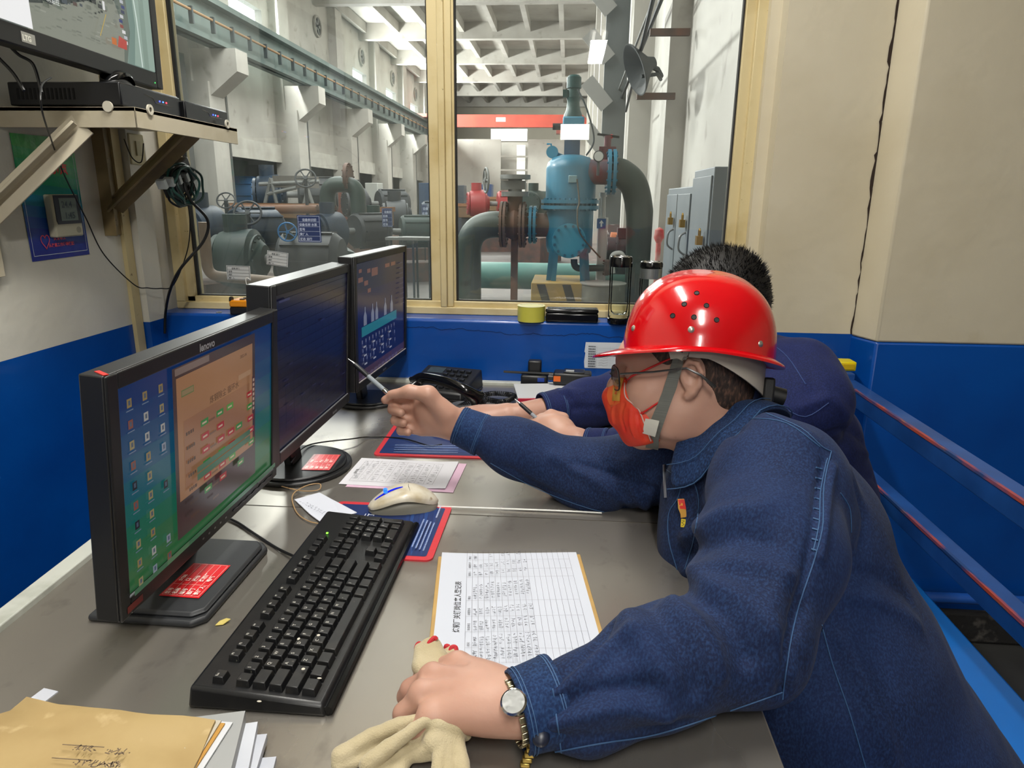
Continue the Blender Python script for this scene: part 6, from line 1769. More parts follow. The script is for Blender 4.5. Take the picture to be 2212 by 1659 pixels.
def head_frame(F, roll):
    F = Vector(F).normalized(); L = Vector((0, 0, 1)).cross(F).normalized(); U = F.cross(L)
    L2 = L * math.cos(roll) + U * math.sin(roll); U2 = F.cross(L2)
    return F, L2, U2
def head_field(f, H, F, L_, U, s=1.0, neck=None, nr=(.056, .064)):
    R = [[F.x, L_.x, U.x], [F.y, L_.y, U.y], [F.z, L_.z, U.z]]
    P = lambda x, y, z: H + (F * x + L_ * y + U * z) * s
    E = lambda c, r, k=.02, op='u': f.ell(P(*c), [q * s for q in r], R, k, op)
    E((-.012, 0, .045), (.100, .077, .082), .01)
    E((-.04, 0, .01), (.068, .068, .070), .03)
    E((.035, 0, -.015), (.066, .062, .085), .03)
    E((.030, 0, -.068), (.058, .056, .044), .03)
    E((.072, 0, -.097), (.022, .026, .018), .025)
    E((.055, 0, .035), (.046, .056, .030), .02)          # brow
    for sgn in (1, -1):
        E((.062, sgn * .040, -.022), (.026, .024, .026), .02)   # cheek
        E((.092, sgn * .032, .012), (.016, .017, .012), .012, 's')    # eye socket
        E((.079, sgn * .032, .012), (.0125, .0125, .0125), .003)      # eyeball under lid
        E((.020, sgn * .056, -.062), (.030, .012, .030), .02)   # jaw angle
        # ear: rim, bowl, lobe
        rim = [(.004, .074, .002), (.005, .078, .016), (-.005, .083, .026), (-.017, .085, .021), (-.022, .084, .006), (-.017, .080, -.011), (-.007, .076, -.022), (.000, .072, -.027)]
        f.chain([P(a, sgn * b, c) for a, b, c in rim], [.0036, .004, .0042, .0042, .0042, .0045, .005, .005], .003)
        E((-.007, sgn * .075, .002), (.016, .006, .023), .006)
        E((-.006, sgn * .082, .002), (.009, .005, .012), .004, 's')
    f.chain([P(.092, 0, .022), P(.108, 0, -.006), P(.116, 0, -.026)], [.007, .010, .0135], .012)
    for sgn in (1, -1): E((.103, sgn * .013, -.030), (.010, .008, .008), .006)
    f.chain([P(.092, .020, -.060), P(.101, 0, -.056), P(.092, -.020, -.060)], [.006, .008, .006], .008)
    f.chain([P(.090, .018, -.070), P(.099, 0, -.071), P(.090, -.018, -.070)], [.006, .009, .006], .008)
    if neck is not None:
        f.cone(P(-.022, 0, -.045), neck, nr[0], nr[1], .035)
    return P, R

# ---------------------------------------------------------------- man with the red helmet
man = thing('person', 'man in faded blue denim, red helmet and red mask, pointing a pen at the monitors', 'person', (.56, .93, 0))
F1, L1, U1 = head_frame((-.99, .05, -.13), math.radians(11))
H1 = Vector((.192, 1.098, 1.026))
bf = Field()
NB = Vector((.285, 1.075, .885))
P1, R1 = head_field(bf, H1, F1, L1, U1, 1.0, NB, (.060, .070))
# trunk and legs beneath the clothes
S1, E1, W1 = Vector((.298, .90, .93)), Vector((.198, .688, .822)), Vector((-.022, .592, .797))
S2, E2, W2 = Vector((.265, 1.20, .855)), Vector((.060, 1.215, .793)), Vector((-.205, 1.245, .880))
for a, b, ra, rb in ((NB, Vector((.355, 1.02, .78)), .07, .10), (Vector((.355, 1.02, .78)), Vector((.54, .93, .50)), .10, .11)):
    bf.cone(a, b, ra, rb, .04, up=(0, 1, 0), sq=1.35)
bf.cone(S1, E1, .05, .042, .03); bf.cone(E1, W1, .040, .027, .02)
bf.cone(NB, S1, .05, .05, .04); bf.cone(NB, S2, .05, .05, .04)
bf.cone(S2, E2, .05, .042, .03); bf.cone(E2, W2, .040, .028, .02)
for yy in (.84, 1.02):
    bf.chain([Vector((.50, yy, .50)), Vector((.36, yy, .50)), Vector((.16, yy, .48)), Vector((.17, yy, .09)), Vector((.08, yy, .05))], [.085, .075, .055, .04, .035], .03)
# near (left) hand: palm down, fingers folded over the gloves
Q = PX
def hand_palm(f, w, mcps, r0=.026, r1=.0135):
    w = Vector(w)
    for m in mcps: f.cone(w.lerp(m, .12), m, r0 * .72, r1, .014)
idx, mid, rng, pky = Q(990, 1437, .655), Q(938, 1462, .633), Q(915, 1500, .608), Q(935, 1548, .582)
hand_palm(bf, W1, [idx, mid, rng, pky], .031, .0145)
bf.ell(W1.lerp(mid, .5), (.045, .036, .017), None, .02)
bf.ell(W1.lerp(pky, .42) + Vector((0, .006, -.004)), (.040, .022, .018), None, .02)      # heel of the hand
for m, d1, d2, d3, r in ((idx, (-.032, .010, -.014), (-.014, .008, -.028), (.014, -.002, -.016), .0098),
                         (mid, (-.027, .002, -.020), (-.006, .003, -.028), (.018, -.002, -.006), .0102),
                         (rng, (-.021, -.006, -.021), (.0, .0, -.022), (.020, .002, -.004), .0098),
                         (pky, (-.018, -.008, -.014), (.002, -.001, -.016), (.018, .004, -.002), .0088)):
    p0 = m; p1 = p0 + Vector(d1); p2 = p1 + Vector(d2); p3 = p2 + Vector(d3)
    for q_ in (p1, p2, p3): q_.z = max(q_.z, DZ + r + .0015)
    bf.chain([p0, p1, p2, p3], [.0138, r * 1.12, r, r * .9], .005)
    bf.ell(p0 + Vector((-.002, 0, .004)), (.0125, .0105, .0085), None, .008)
th0 = W1.lerp(idx, .35) + Vector((0, .020, -.012))
bf.chain([th0, th0 + Vector((-.030, .026, -.010)), th0 + Vector((-.062, .022, -.014))], [.017, .0125, .0105], .010)
# far (right) hand: thumb on top, pen pinched between thumb and forefinger
YP = 1.245
w2 = Q(985, 918, YP)
bf.cone(W2, w2, .028, .026, .01)
m1_, m2_, m3_, m4_ = Q(912, 856, YP + .020), Q(900, 880, YP + .022), Q(903, 905, YP + .020), Q(912, 928, YP + .014)
for m, r in ((m1_, .015), (m2_, .015), (m3_, .014), (m4_, .013)): bf.cone(w2.lerp(m, .1), m, .023, r, .014)
bf.ell(Q(935, 885, YP), (.034, .018, .030), None, .018)
bf.chain([m1_, Q(872, 856, YP + .020), Q(842, 862, YP + .004), Q(832, 864, YP - .012)], [.0135, .0105, .0095, .0082], .005)
bf.chain([m2_, Q(862, 880, YP + .018), Q(848, 884, YP - .004), Q(866, 892, YP - .020)], [.0135, .0104, .0098, .0085], .004)
bf.chain([m3_, Q(866, 904, YP + .016), Q(854, 908, YP - .006), Q(872, 914, YP - .020)], [.013, .0102, .0095, .0082], .004)
bf.chain([m4_, Q(876, 926, YP + .010), Q(866, 930, YP - .010), Q(882, 934, YP - .020)], [.012, .0092, .0088, .0076], .004)
bf.chain([Q(965, 895, YP - .016), Q(925, 852, YP - .022), Q(885, 846, YP - .020), Q(846, 852, YP - .014)], [.020, .0150, .0115, .0088], .012)
def tend(co, nr):
    d = np.zeros(len(co))
    for m in (idx, mid, rng, pky):      # tendons and the hollows between the knuckles
        d += .0016 * np.exp(-(seg_dist(co, [W1.lerp(m, .3) + Vector((0, 0, .018)), m + Vector((0, 0, .012))]) / .0045) ** 2)
    for a, b in ((idx, mid), (mid, rng), (rng, pky)):
        c = (a + b) / 2 + Vector((-.004, 0, .010))
        d -= .0030 * np.exp(-(seg_dist(co, [c, c.lerp(W1, .25) + Vector((0, 0, .008))]) / .0048) ** 2)
    return d
def bd(co, nr, me):
    return tend(co, nr)
body1 = skin_object('body', bf, .0026, skin_m, man, disp=bd, smooth=1)
tb1 = bvh(body1)

# jacket -------------------------------------------------------------
jf = Field()
up_y = (0, 1, 0)
jf.cone((.310, 1.045, .865), (.358, 1.015, .77), .095, .136, .06, up=up_y, sq=1.32)
jf.cone((.358, 1.015, .77), (.432, .965, .62), .136, .144, .05, up=up_y, sq=1.30)
jf.cone((.432, .965, .62), (.575, .93, .38), .144, .172, .05, up=up_y, sq=1.22)
jf.chain([(.335, 1.0, .79), (.385, .925, .61), (.425, .91, .40)], [.110, .135, .150], .06, up=up_y, sq=1.25)
jf.chain([NB + Vector((.02, 0, -.02)), Vector((.322, .965, .900)), S1 + Vector((.012, .01, -.012))], [.062, .070, .084], .05)
jf.chain([NB + Vector((.01, .03, -.04)), S2 + Vector((.03, 0, -.02))], [.075, .082], .05)
jf.ell((.365, 1.0, .858), (.085, .13, .07), None, .06)
EJ = E1 + Vector((.012, .006, 0))
jf.chain([S1 + Vector((.0, .005, -.015)), S1.lerp(EJ, .5) + Vector((.010, .0, 0)), EJ], [.088, .084, .070], .035)
jf.chain([EJ, EJ.lerp(W1, .42) + Vector((0, -.004, .004)), W1 + Vector((.055, .010, .002)), W1 + Vector((.022, .004, 0))], [.068, .058, .044, .036], .03)
jf.ell(EJ + Vector((.022, .0, -.018)), (.045, .042, .042), None, .03)
jf.chain([S2 + Vector((-.01, 0, -.01)), E2 + Vector((0, 0, 0)), E2.lerp(W2, .55), W2.lerp(E2, .17)], [.085, .062, .052, .037], .04)
jf.cone(NB + Vector((-.03, 0, .09)), NB + Vector((.0, 0, .0)), .055, .05, .012, op='s')
jf.chain([PX(1530, 1070, 1.05), PX(1545, 1180, 1.03), PX(1580, 1330, 1.0)], [.076, .080, .09], .05)
jf.plane((0, 0, DZ + .0015), (0, 0, -1), .004) if False else None
tj0 = None
fj = Field(); fj.p = jf.p
pre = skin_object('jacket_form', jf, .008, den1, None, smooth=2)
tj0 = bvh(pre)
bpy.data.objects.remove(pre)
folds = [
    # elbow and forearm creases
    ([(1470, 1265), (1560, 1330), (1610, 1420)], .012, -.007), ([(1440, 1285), (1520, 1380), (1545, 1450)], .014, .007), ([(1500, 1245), (1600, 1290), (1660, 1360)], .013, .006),
    ([(1400, 1300), (1465, 1400), (1500, 1480)], .013, -.006), ([(1345, 1320), (1400, 1400), (1440, 1460)], .016, .005),
    ([(1195, 1500), (1290, 1420), (1370, 1370)], .008, .006), ([(1190, 1530), (1300, 1490), (1420, 1480)], .008, -.006), ([(1195, 1560), (1320, 1530), (1440, 1540)], .009, .006), ([(1200, 1600), (1330, 1590), (1480, 1560)], .009, -.004),
    ([(1200, 1475), (1270, 1410), (1320, 1350)], .008, -.005),
    # upper arm
    ([(1470, 1200), (1570, 1160), (1650, 1170)], .014, -.006), ([(1480, 1160), (1560, 1110), (1640, 1100)], .014, .006), ([(1480, 1240), (1590, 1215), (1700, 1240)], .014, .006),
    ([(1780, 1000), (1765, 1100), (1750, 1200), (1715, 1330)], .006, -.004), ([(1795, 1010), (1782, 1110), (1770, 1200)], .007, .005),
    ([(1540, 930), (1640, 905), (1740, 950)], .02, .006), ([(1500, 1020), (1540, 960), (1600, 930)], .01, -.004),
    ([(1700, 1460), (1660, 1350), (1690, 1250)], .012, .005), ([(1740, 1300), (1700, 1400), (1690, 1500)], .008, -.006),
    # body
    ([(1840, 1240), (1900, 1250), (1960, 1290)], .012, -.004), ([(1830, 1280), (1900, 1300), (1980, 1350)], .012, .004), ([(1820, 1380), (1880, 1500), (1930, 1650)], .012, .005), ([(1850, 1050), (1870, 1120), (1860, 1180)], .01, -.004),
    # far sleeve
    ([(1200, 985), (1290, 1040), (1400, 1120)], .012, .005), ([(1240, 1000), (1340, 1030), (1420, 1060)], .008, -.005), ([(1090, 1010), (1160, 1050), (1260, 1090)], .009, -.003), ([(1350, 1000), (1370, 1060), (1400, 1100)], .010, .006), ([(1310, 1000), (1330, 1050), (1350, 1100)], .008, -.005)]
jacket = skin_object('denim_jacket', jf, .0045, den1, man, disp=fold_disp(tj0, [(p_, w_, a_ * 1.45) for p_, w_, a_ in folds], .0050, 9, 3), smooth=3)
tj = bvh(jacket)
# cuffs
def cuff(parent, a, b, r0, r1, mat, th=.0035, sq=1.0):
    a, b = Vector(a), Vector(b); d = b - a; L0 = d.length
    bm_ = MB()
    prof = [(r0, 0), (r0 * 1.01, L0 * .04), (r1, L0 * .96), (r1, L0), (r1 - th * .6, L0 + th * .3), (r1 - th, L0 - .001), (r1 - th * 1.3, L0 * .4), (r0 - th, 0), (r0, 0)]
    bm_.lathe(prof, a, d.normalized(), 40)
    c = bm_.build('cuff', mat, parent, smooth=True)
    for h_ in (.10, .16, .84, .92):
        q = a + d * h_; r = r0 + (r1 - r0) * h_ + .0006
        u, v = perp(d)
        MB().tube([q + (u * math.cos(2 * PI * i / 40) + v * math.sin(2 * PI * i / 40)) * r for i in range(41)], .0007, 4, cap=False).build('stitching', thread, c, smooth=True)
    return c
dW = (W1 - EJ).normalized()
ca = W1 + dW * -.028; cb_ = W1 + dW * .016
cu1 = cuff(jacket, ca, cb_, .0455, .0415, den1c)
bt = hit(bvh(cu1), 1168, 1592) or ca
MB().lathe([(0, .0035), (.006, .003), (.0085, .0008), (.009, -.001)], bt, (CAM - bt).normalized() + Vector((0, 0, .2)), 20).build('cuff_button', M('dark_button', '#141a2c', .35), cu1, smooth=True)
d2 = (W2 - E2).normalized()
cuff(jacket, W2 + d2 * -.058 - Vector((0, 0, .002)), W2 + d2 * -.006, .0415, .0375, den1c)
# collar: folded band round the neck
cb2 = MB(); N = 36; rows = []
ax_n = (P1(-.022, 0, -.045) - NB).normalized()
un_, vn_ = Vector((1, 0, 0)), Vector((0, 1, 0))
def drop_on(tree, p, d=-ax_n):
    l_, n_, i_, ds = tree.ray_cast(p, d); return l_
NC = NB + Vector((-.004, 0, 0))
prev = None
for i in range(N + 1):
    t = math.radians(-150 + 300 * i / N)        # opening towards the front (-x)
    dh = Vector((math.cos(t), math.sin(t), 0)); dh = (dh - ax_n * dh.dot(ax_n)).normalized()
    front = .5 - .5 * math.cos(t)
    def rim(r):
        q = drop_on(tj, NC + dh * r + ax_n * .10)
        return q
    A = rim(.078); B_ = rim(.112 + .012 * front)
    if A is None: A = NC + dh * .078 + ax_n * (.0 - .02 * front)
    if B_ is None: B_ = A + dh * .036 - ax_n * .02
    h0 = max(-.030, min(.070, (A - NC).dot(ax_n))); h1 = max(-.060, min(h0 + .002, (B_ - NC).dot(ax_n)))
    if prev: h0 = prev[0] * .6 + h0 * .4; h1 = prev[1] * .6 + h1 * .4
    prev = (h0, h1)
    A = NC + dh * .078 + ax_n * h0; B_ = NC + dh * (.116 + .012 * front) + ax_n * (h1 + .006)
    T_ = NC + dh * (.074 - .004 * front) + ax_n * (h0 + .032)
    rows.append([A - dh * .006, T_ - dh * .004, T_ + ax_n * .003 + dh * .002, T_ + dh * .008 - ax_n * .002, (T_ + B_) / 2 + dh * .010 + ax_n * .010, B_ + dh * .004 + ax_n * .010, B_ + dh * .003 + ax_n * .004, (A + B_) / 2 + ax_n * .004])
vs = [p for r_ in rows for p in r_]; fs = []
for i in range(N):
    for k in range(8): fs.append((i * 8 + k, i * 8 + (k + 1) % 8, (i + 1) * 8 + (k + 1) % 8, (i + 1) * 8 + k))
fs += [tuple(range(7, -1, -1)), tuple(N * 8 + k for k in range(8))]
collar = cb2.add(vs, fs).build('collar', den1c, jacket, smooth=True, sub=1)
for k_, nm in ((5, .0009), (4, .0006)):
    MB().tube([r_[k_] + (r_[k_] - NB).normalized() * .0008 for r_ in rows], nm, 5).build('stitching', thread, collar, smooth=True)
def st(pts, r=.0008, mat=thread, off=.0007): return stitch('seam', tj, pts, jacket, mat, r, off)
for s_ in ([(1655, 893), (1730, 925), (1775, 965), (1795, 975)], [(1795, 975), (1780, 1050), (1778, 1130), (1765, 1190), (1745, 1250), (1725, 1310), (1705, 1400), (1690, 1510)],
           [(1787, 990), (1773, 1060), (1770, 1130), (1757, 1190)], [(1560, 925), (1620, 905), (1700, 915), (1770, 965)], [(1485, 1010), (1530, 975), (1560, 925)], [(1490, 1020), (1510, 1080), (1500, 1160), (1480, 1230)],
           [(1190, 1625), (1300, 1605), (1420, 1585), (1560, 1540), (1690, 1495)], [(1440, 1015), (1470, 1040), (1465, 1075), (1445, 1110), (1446, 1170), (1465, 1235)],
           [(1775, 1350), (1800, 1440), (1835, 1540), (1870, 1659)], [(1060, 1000), (1160, 1055), (1280, 1100), (1400, 1120)], [(1815, 1065), (1835, 1100), (1838, 1150)],
           [(1188, 1450), (1196, 1500), (1204, 1560), (1213, 1625)]): st(s_)
# short pleat tucks along the armhole and front flap
for i in range(9):
    y = 1010 + i * 22
    st([(1762 - i * 1.2, y), (1776 - i * 1.2, y + 4)], .0012)
zp = stitch('zipper', tj, [(1436, 1005), (1438, 1040), (1440, 1075)], jacket, M('zip_silver', '#b9bcc0', .3, metal=.8), .0022, .002)
# badge with a red flag over a gold wreath
bg = hit(tj, 1478, 1105, .002) or PX(1478, 1105, .97)
BT_ = frame(bg, (1, .15, 0), (-.1, 0, 1))
if True:
    n_ = (CAM - bg).normalized(); u_ = Vector((0, 0, 1)).cross(n_).normalized() ; v_ = n_.cross(u_)
    BT_ = Matrix(((u_.x, v_.x, n_.x, bg.x), (u_.y, v_.y, n_.y, bg.y), (u_.z, v_.z, n_.z, bg.z), (0, 0, 0, 1)))
bo = MB(BT_).prism([(-.010, .018), (-.001, .0195), (.009, .012), (.008, .002), (.010, -.002), (.004, -.008), (-.003, -.010), (-.004, -.004), (-.008, .004)], -.001, .0012).build('flag_badge', M('badge_gold', '#b98a3a', .35, metal=.5), jacket)
art('badge_face', bo, BT_, [('p', [(-.0095, .017), (-.001, .0185), (.0075, .0115), (.0068, .003), (.001, .004), (-.005, .0035)], '#c8281e'), ('t', '☭', -.007, .0075, .007, '#e8c23a'), ('r', -.0022, -.0235, .0045, -.011, '#c8b020'), ('l', [(-.001, -.013), (.003, -.014), (-.001, -.017), (.003, -.019), (-.001, -.022)], .0007, '#3a3a20')], gloss_print, z0=.0014)
# hidden trousers and shoes under the desk
tf = Field()
for yy in (.84, 1.02):
    tf.chain([Vector((.52, yy, .505)), Vector((.36, yy, .52)), Vector((.15, yy, .50)), Vector((.16, yy, .12))], [.095, .088, .070, .055], .03)
skin_object('trousers', tf, .012, den1, man)
for yy in (.84, 1.02):
    s_ = MB(); s_.ball((.08, yy, .045), .05, 10, (2.4, 1, .9)); s_.build('shoe', M('shoe_black', '#15151a', .5), man, smooth=True)

# cropped hair on the back and sides
hf = Field()
Rm1 = R1
hf.ell(P1(-.012, 0, .045), [q * 1.0 for q in (.1035, .0800, .0855)], R1, .01)
hf.ell(P1(-.045, 0, .004), [q * 1.0 for q in (.0705, .0705, .069)], R1, .03)
hf.ell(P1(-.048, 0, -.036), (.0585, .0600, .050), R1, .02)
hf.cone(P1(.030, .16, -.052), P1(.030, -.16, -.052), .066, .066, .012, op='s')
hf.plane(P1(-.05, 0, -.076), -U1, .006)
hf.plane(P1(.052, 0, .03), F1 + U1 * -.3, .004)
for sgn in (1, -1): hf.ell(P1(.00, sgn * .088, .002), (.034, .022, .040), R1, .006, 's')
skin_object('cropped_hair', hf, .003, fade_m, man, smooth=1)

# ---------------------------------------------------------------- helmet
helm_red = M('helmet_red', '#c4040f', .16, coat=.6, col2='#b4030d', nscale=5, bump=.06, bscale=90)
HO = Vector((.215, 1.098, 1.065))
hF, hL, hU = head_frame((-.997, .03, .060), math.radians(14))
HT = Matrix(((hF.x, hL.x, hU.x, HO.x), (hF.y, hL.y, hU.y, HO.y), (hF.z, hL.z, hU.z, HO.z), (0, 0, 0, 1)))
helmet = None
def helm_pt(a, t, inner=0.0):
    """a around, t: 0 crown .. 1 rim of dome"""
    ca, sa = math.cos(a), math.sin(a)
    lx = .120 if ca > 0 else .117; ly = .104
    ph_ = t * PI / 2
    r = math.sin(ph_) ** .86; z = math.cos(ph_) ** .80
    e = 2.25
    k = (abs(ca) ** e + abs(sa) ** e) ** (-1 / e)
    back = .5 - .5 * ca
    x = (lx - inner) * r * ca * k - .004 * (1 - t); y = (ly - inner) * r * sa * k
    zz = (.127 - inner) * z + .006 * math.exp(-(y / .016) ** 2) * (z if inner == 0 else 0) + .0045 * math.cos(2 * a) * -1 * t ** 3
    return Vector((x, y, zz))
b = MB(HT); NA, NT = 72, 26; vs = []; fs = []
prof_rows = []
for j in range(NT + 1): prof_rows.append([helm_pt(2 * PI * i / NA, max(j / NT, .004)) for i in range(NA)])
def brim(i, k):
    a = 2 * PI * i / NA; base = prof_rows[NT][i]; ca = math.cos(a)
    w = .007 + .040 * max(0, ca) ** 1.6 + .009 * max(0, -ca) ** 2
    d = Vector((base.x, base.y, 0)).normalized()
    drop = -.004 - .012 * max(0, ca) ** 1.5 - .004 * max(0, -ca)
    return base + d * w * k + Vector((0, 0, drop * k ** 1.2))
for k in (.25, .6, .92, 1.0): prof_rows.append([brim(i, k) - Vector((0, 0, .0 if k < 1 else .0008)) for i in range(NA)])
prof_rows.append([brim(i, 1.0) - Vector((0, 0, .0035)) for i in range(NA)])
for k in (.9, .5, .1): prof_rows.append([brim(i, k) - Vector((0, 0, .0032)) for i in range(NA)])
for j in range(NT, -1, -1): prof_rows.append([helm_pt(2 * PI * i / NA, max(j / NT, .004), .0035) for i in range(NA)])
vs = [p for r_ in prof_rows for p in r_]; R_ = len(prof_rows)
for j in range(R_ - 1):
    for i in range(NA): fs.append((j * NA + i, (j + 1) * NA + i, (j + 1) * NA + (i + 1) % NA, j * NA + (i + 1) % NA))
fs += [tuple(range(NA)), tuple((R_ - 1) * NA + k for k in range(NA - 1, -1, -1))]
helmet = b.add(vs, fs).build('safety_helmet', helm_red, man, smooth=True)
th_ = bvh(helmet)
def on_helm(px, py):
    d = ray(px, py).normalized(); loc, n, i_, ds = th_.ray_cast(CAM, d)
    return loc, (n if n.dot(d) < 0 else -n)
for px, py in ((1505, 633), (1478, 657), (1526, 660), (1453, 682), (1499, 685), (1548, 691)):
    p, n = on_helm(px, py)
    MB().lathe([(0, .0004), (.0032, .0004), (.0036, .0012), (.0040, .0006), (.0042, -.001)], p, n, 18).build('vent_hole', M('hole_black', '#0a0204', .6), helmet, smooth=True)
for px, py in ((1493, 712), (1368, 709), (1643, 743)):
    p, n = on_helm(px, py)
    MB().lathe([(0, .0022), (.0032, .0018), (.0048, .0004), (.005, -.001)], p, n, 18).build('rivet', M('rivet_silver', '#b9b6a8', .3, metal=.8), helmet, smooth=True)
# inner head band, ratchet, chin strap
grey_strap = M('grey_webbing', '#6f716b', .7, col2='#5f615c', nscale=3, stretch=(1, 1, 300), bump=.4, bscale=900)
ivory = M('ivory_plastic', '#b9b5a6', .4)
NBn = 40
def band(a0, a1, zlo, zhi, rad, mat, name, th=.002, tilt=0.0):
    rows = []
    for i in range(NBn + 1):
        a = a0 + (a1 - a0) * i / NBn; ca, sa = math.cos(a), math.sin(a)
        w = (i / NBn)
        zl, zh = zlo(a), zhi(a)
        rr = rad
        P_ = lambda r_, z_: Vector((ca * (.100 + r_), sa * (.082 + r_), z_))
        rows.append([P_(rr, zl), P_(rr, zh), P_(rr + th, zh), P_(rr + th, zl)])
    vs = [p for r_ in rows for p in r_]; fs = []
    for i in range(NBn):
        for k in range(4): fs.append((i * 4 + k, i * 4 + (k + 1) % 4, (i + 1) * 4 + (k + 1) % 4, (i + 1) * 4 + k))
    fs += [(3, 2, 1, 0), tuple(NBn * 4 + k for k in range(4))]
    return MB(HT).add(vs, fs).build(name, mat, helmet, smooth=True)
band(math.radians(75), math.radians(285), lambda a: -.012 - .050 * max(0, -math.cos(a)) ** 1.2, lambda a: .014 - .026 * max(0, -math.cos(a)) ** 1.2, .004, M('band_grey', '#a39c92', .45), 'head_band')
rt = HT @ Vector((-.108, .0, -.052))
MB(HT).box((-.118, -.03, -.078), (-.100, .03, -.030)).build('ratchet_housing', black_plastic, helmet, bevel=.004)
MB().cyl(HT @ Vector((-.112, 0, -.055)), HT @ Vector((-.140, 0, -.060)), .015, n=20).build('ratchet_knob', black_plastic, helmet, smooth=True)
ribbon('chin_strap', tb1, [(1468, 775), (1450, 830), (1432, 880), (1415, 930), (1408, 965)], 27, helmet, grey_strap, .004, .0018, label='grey webbing chin strap')
ribbon('strap_hook', tb1, [(1489, 742), (1482, 760), (1476, 778)], 12, helmet, ivory, .006, .002)
ribbon('strap_hook', tb1, [(1448, 768), (1466, 766), (1484, 776)], 15, helmet, ivory, .007, .002)
ribbon('strap_buckle', tb1, [(1413, 904), (1406, 934)], 28, helmet, M('buckle_white', '#c9c8bd', .35), .007, .003)

# ---------------------------------------------------------------- mask, glasses
mf = Field()
E_m = lambda c, r, k=.02, op='u': mf.ell(P1(*c), [q * 1.0 for q in r], R1, k, op)
E_m((.074, 0, -.030), (.042, .052, .040), .01); E_m((.062, 0, -.066), (.050, .060, .040), .02); E_m((.062, 0, -.092), (.042, .044, .026), .02)
mf.chain([P1(.092, 0, .008), P1(.114, 0, -.026), P1(.108, 0, -.06)], [.010, .014, .016], .015)
E_m((.030, 0, -.120), (.070, .08, .022), .008, 's')
mf.plane(P1(.050, 0, -.03), -F1 * 1 + U1 * .55, .003)
mf.plane(P1(.092, 0, .020), U1 * .8 + F1 * -.3, .003)
mf.plane(P1(.050, 0, -.095), -U1 - F1 * .45 if False else -U1 * .9 - F1 * .55, .003) if False else None
mask_mat = M('mask_red', '#cf2a16', .6, col2='#d8562a', nscale=14, nmix=(.45, .7), bump=.3, bscale=140)
pre = skin_object('mask_form', mf, .006, mask_mat, None, smooth=1); tm0 = bvh(pre); bpy.data.objects.remove(pre)
mfold = [([(1348, 872), (1342, 900), (1350, 930)], .0022, -.003), ([(1362, 885), (1362, 915), (1372, 945)], .0022, .003), ([(1378, 895), (1382, 925), (1392, 950)], .0022, -.003), ([(1330, 868), (1322, 890), (1326, 915)], .0025, .0025)]
mask = skin_object('face_mask', mf, .0026, mask_mat, man, disp=fold_disp(tm0, mfold, .0008, 30, 2), smooth=1)
tm = bvh(mask)
ribbon('nose_panel', tm, [(1340, 815), (1333, 840), (1331, 866)], 17, mask, M('mask_gold', '#b98a30', .5, col2='#c79a48', nscale=60), .0006, .0006, label='gold printed upper panel')
ribbon('orange_panel', tm, [(1330, 830), (1322, 855), (1330, 875)], 22, mask, M('mask_orange', '#d8602a', .55), .0003, .0004)
stitch('mask_edge', tm, [(1350, 828), (1352, 858), (1378, 882), (1392, 915), (1406, 952)], mask, M('mask_edge_white', '#c9a9a0', .6), .0011, .0008)
cord = M('cord_red', '#c41a1a', .5)
for pts in ([(1350, 824), (1380, 806), (1420, 787), (1450, 774)], [(1384, 893), (1402, 882), (1425, 868), (1445, 862)]):
    q = []
    for x, y in curve2(pts, 5):
        h_ = hit(tb1, x, y, .003); g_ = hit(tm, x, y, .0015)
        c = [p for p in (h_, g_) if p is not None]
        if c: q.append(min(c, key=lambda p: (p - CAM).length))
    if len(q) > 1: MB().tube(q, .0016, 6).build('ear_loop', cord, mask, smooth=True)
gls = MB()
glasses = None
def lens_ring(sgn):
    c = P1(.106, sgn * .033, .006); u = (L1 * sgn + F1 * -.22).normalized(); v = U1
    return [c + u * .026 * (abs(math.cos(t)) ** .7 * (1 if math.cos(t) > 0 else -1)) + v * .019 * (abs(math.sin(t)) ** .7 * (1 if math.sin(t) > 0 else -1)) for t in [2 * PI * i / 32 for i in range(33)]]
fr_m = M('glasses_frame', '#17191d', .3)
g_ = MB()
for sgn in (1, -1): g_.tube(lens_ring(sgn), .0014, 6, cap=False)
g_.tube([P1(.111, .010, .010), P1(.114, 0, .013), P1(.111, -.010, .010)], .0015, 6)
glasses = g_.build('eyeglasses', fr_m, man, smooth=True)
lens_m = M('lens_glass', '#f4f8ff', .02, trans=1.0)
for sgn in (1, -1):
    r_ = lens_ring(sgn)[:-1]; n_ = F1 * .0006
    MB().add([p + n_ for p in r_] + [p - n_ for p in r_], [tuple(range(32)), tuple(range(63, 31, -1))] + [(i, 32 + i, 32 + (i + 1) % 32, (i + 1) % 32) for i in range(32)]).build('lens', lens_m, glasses)
    MB().tube([P1(.098, sgn * .060, .014), P1(.05, sgn * .080, .014), P1(.0, sgn * .086, .016), P1(-.020, sgn * .090, .004), P1(-.040, sgn * .088, -.016)], [.0018, .0016, .0016, .0022, .0026], 6).build('temple_arm', fr_m, glasses, smooth=True)

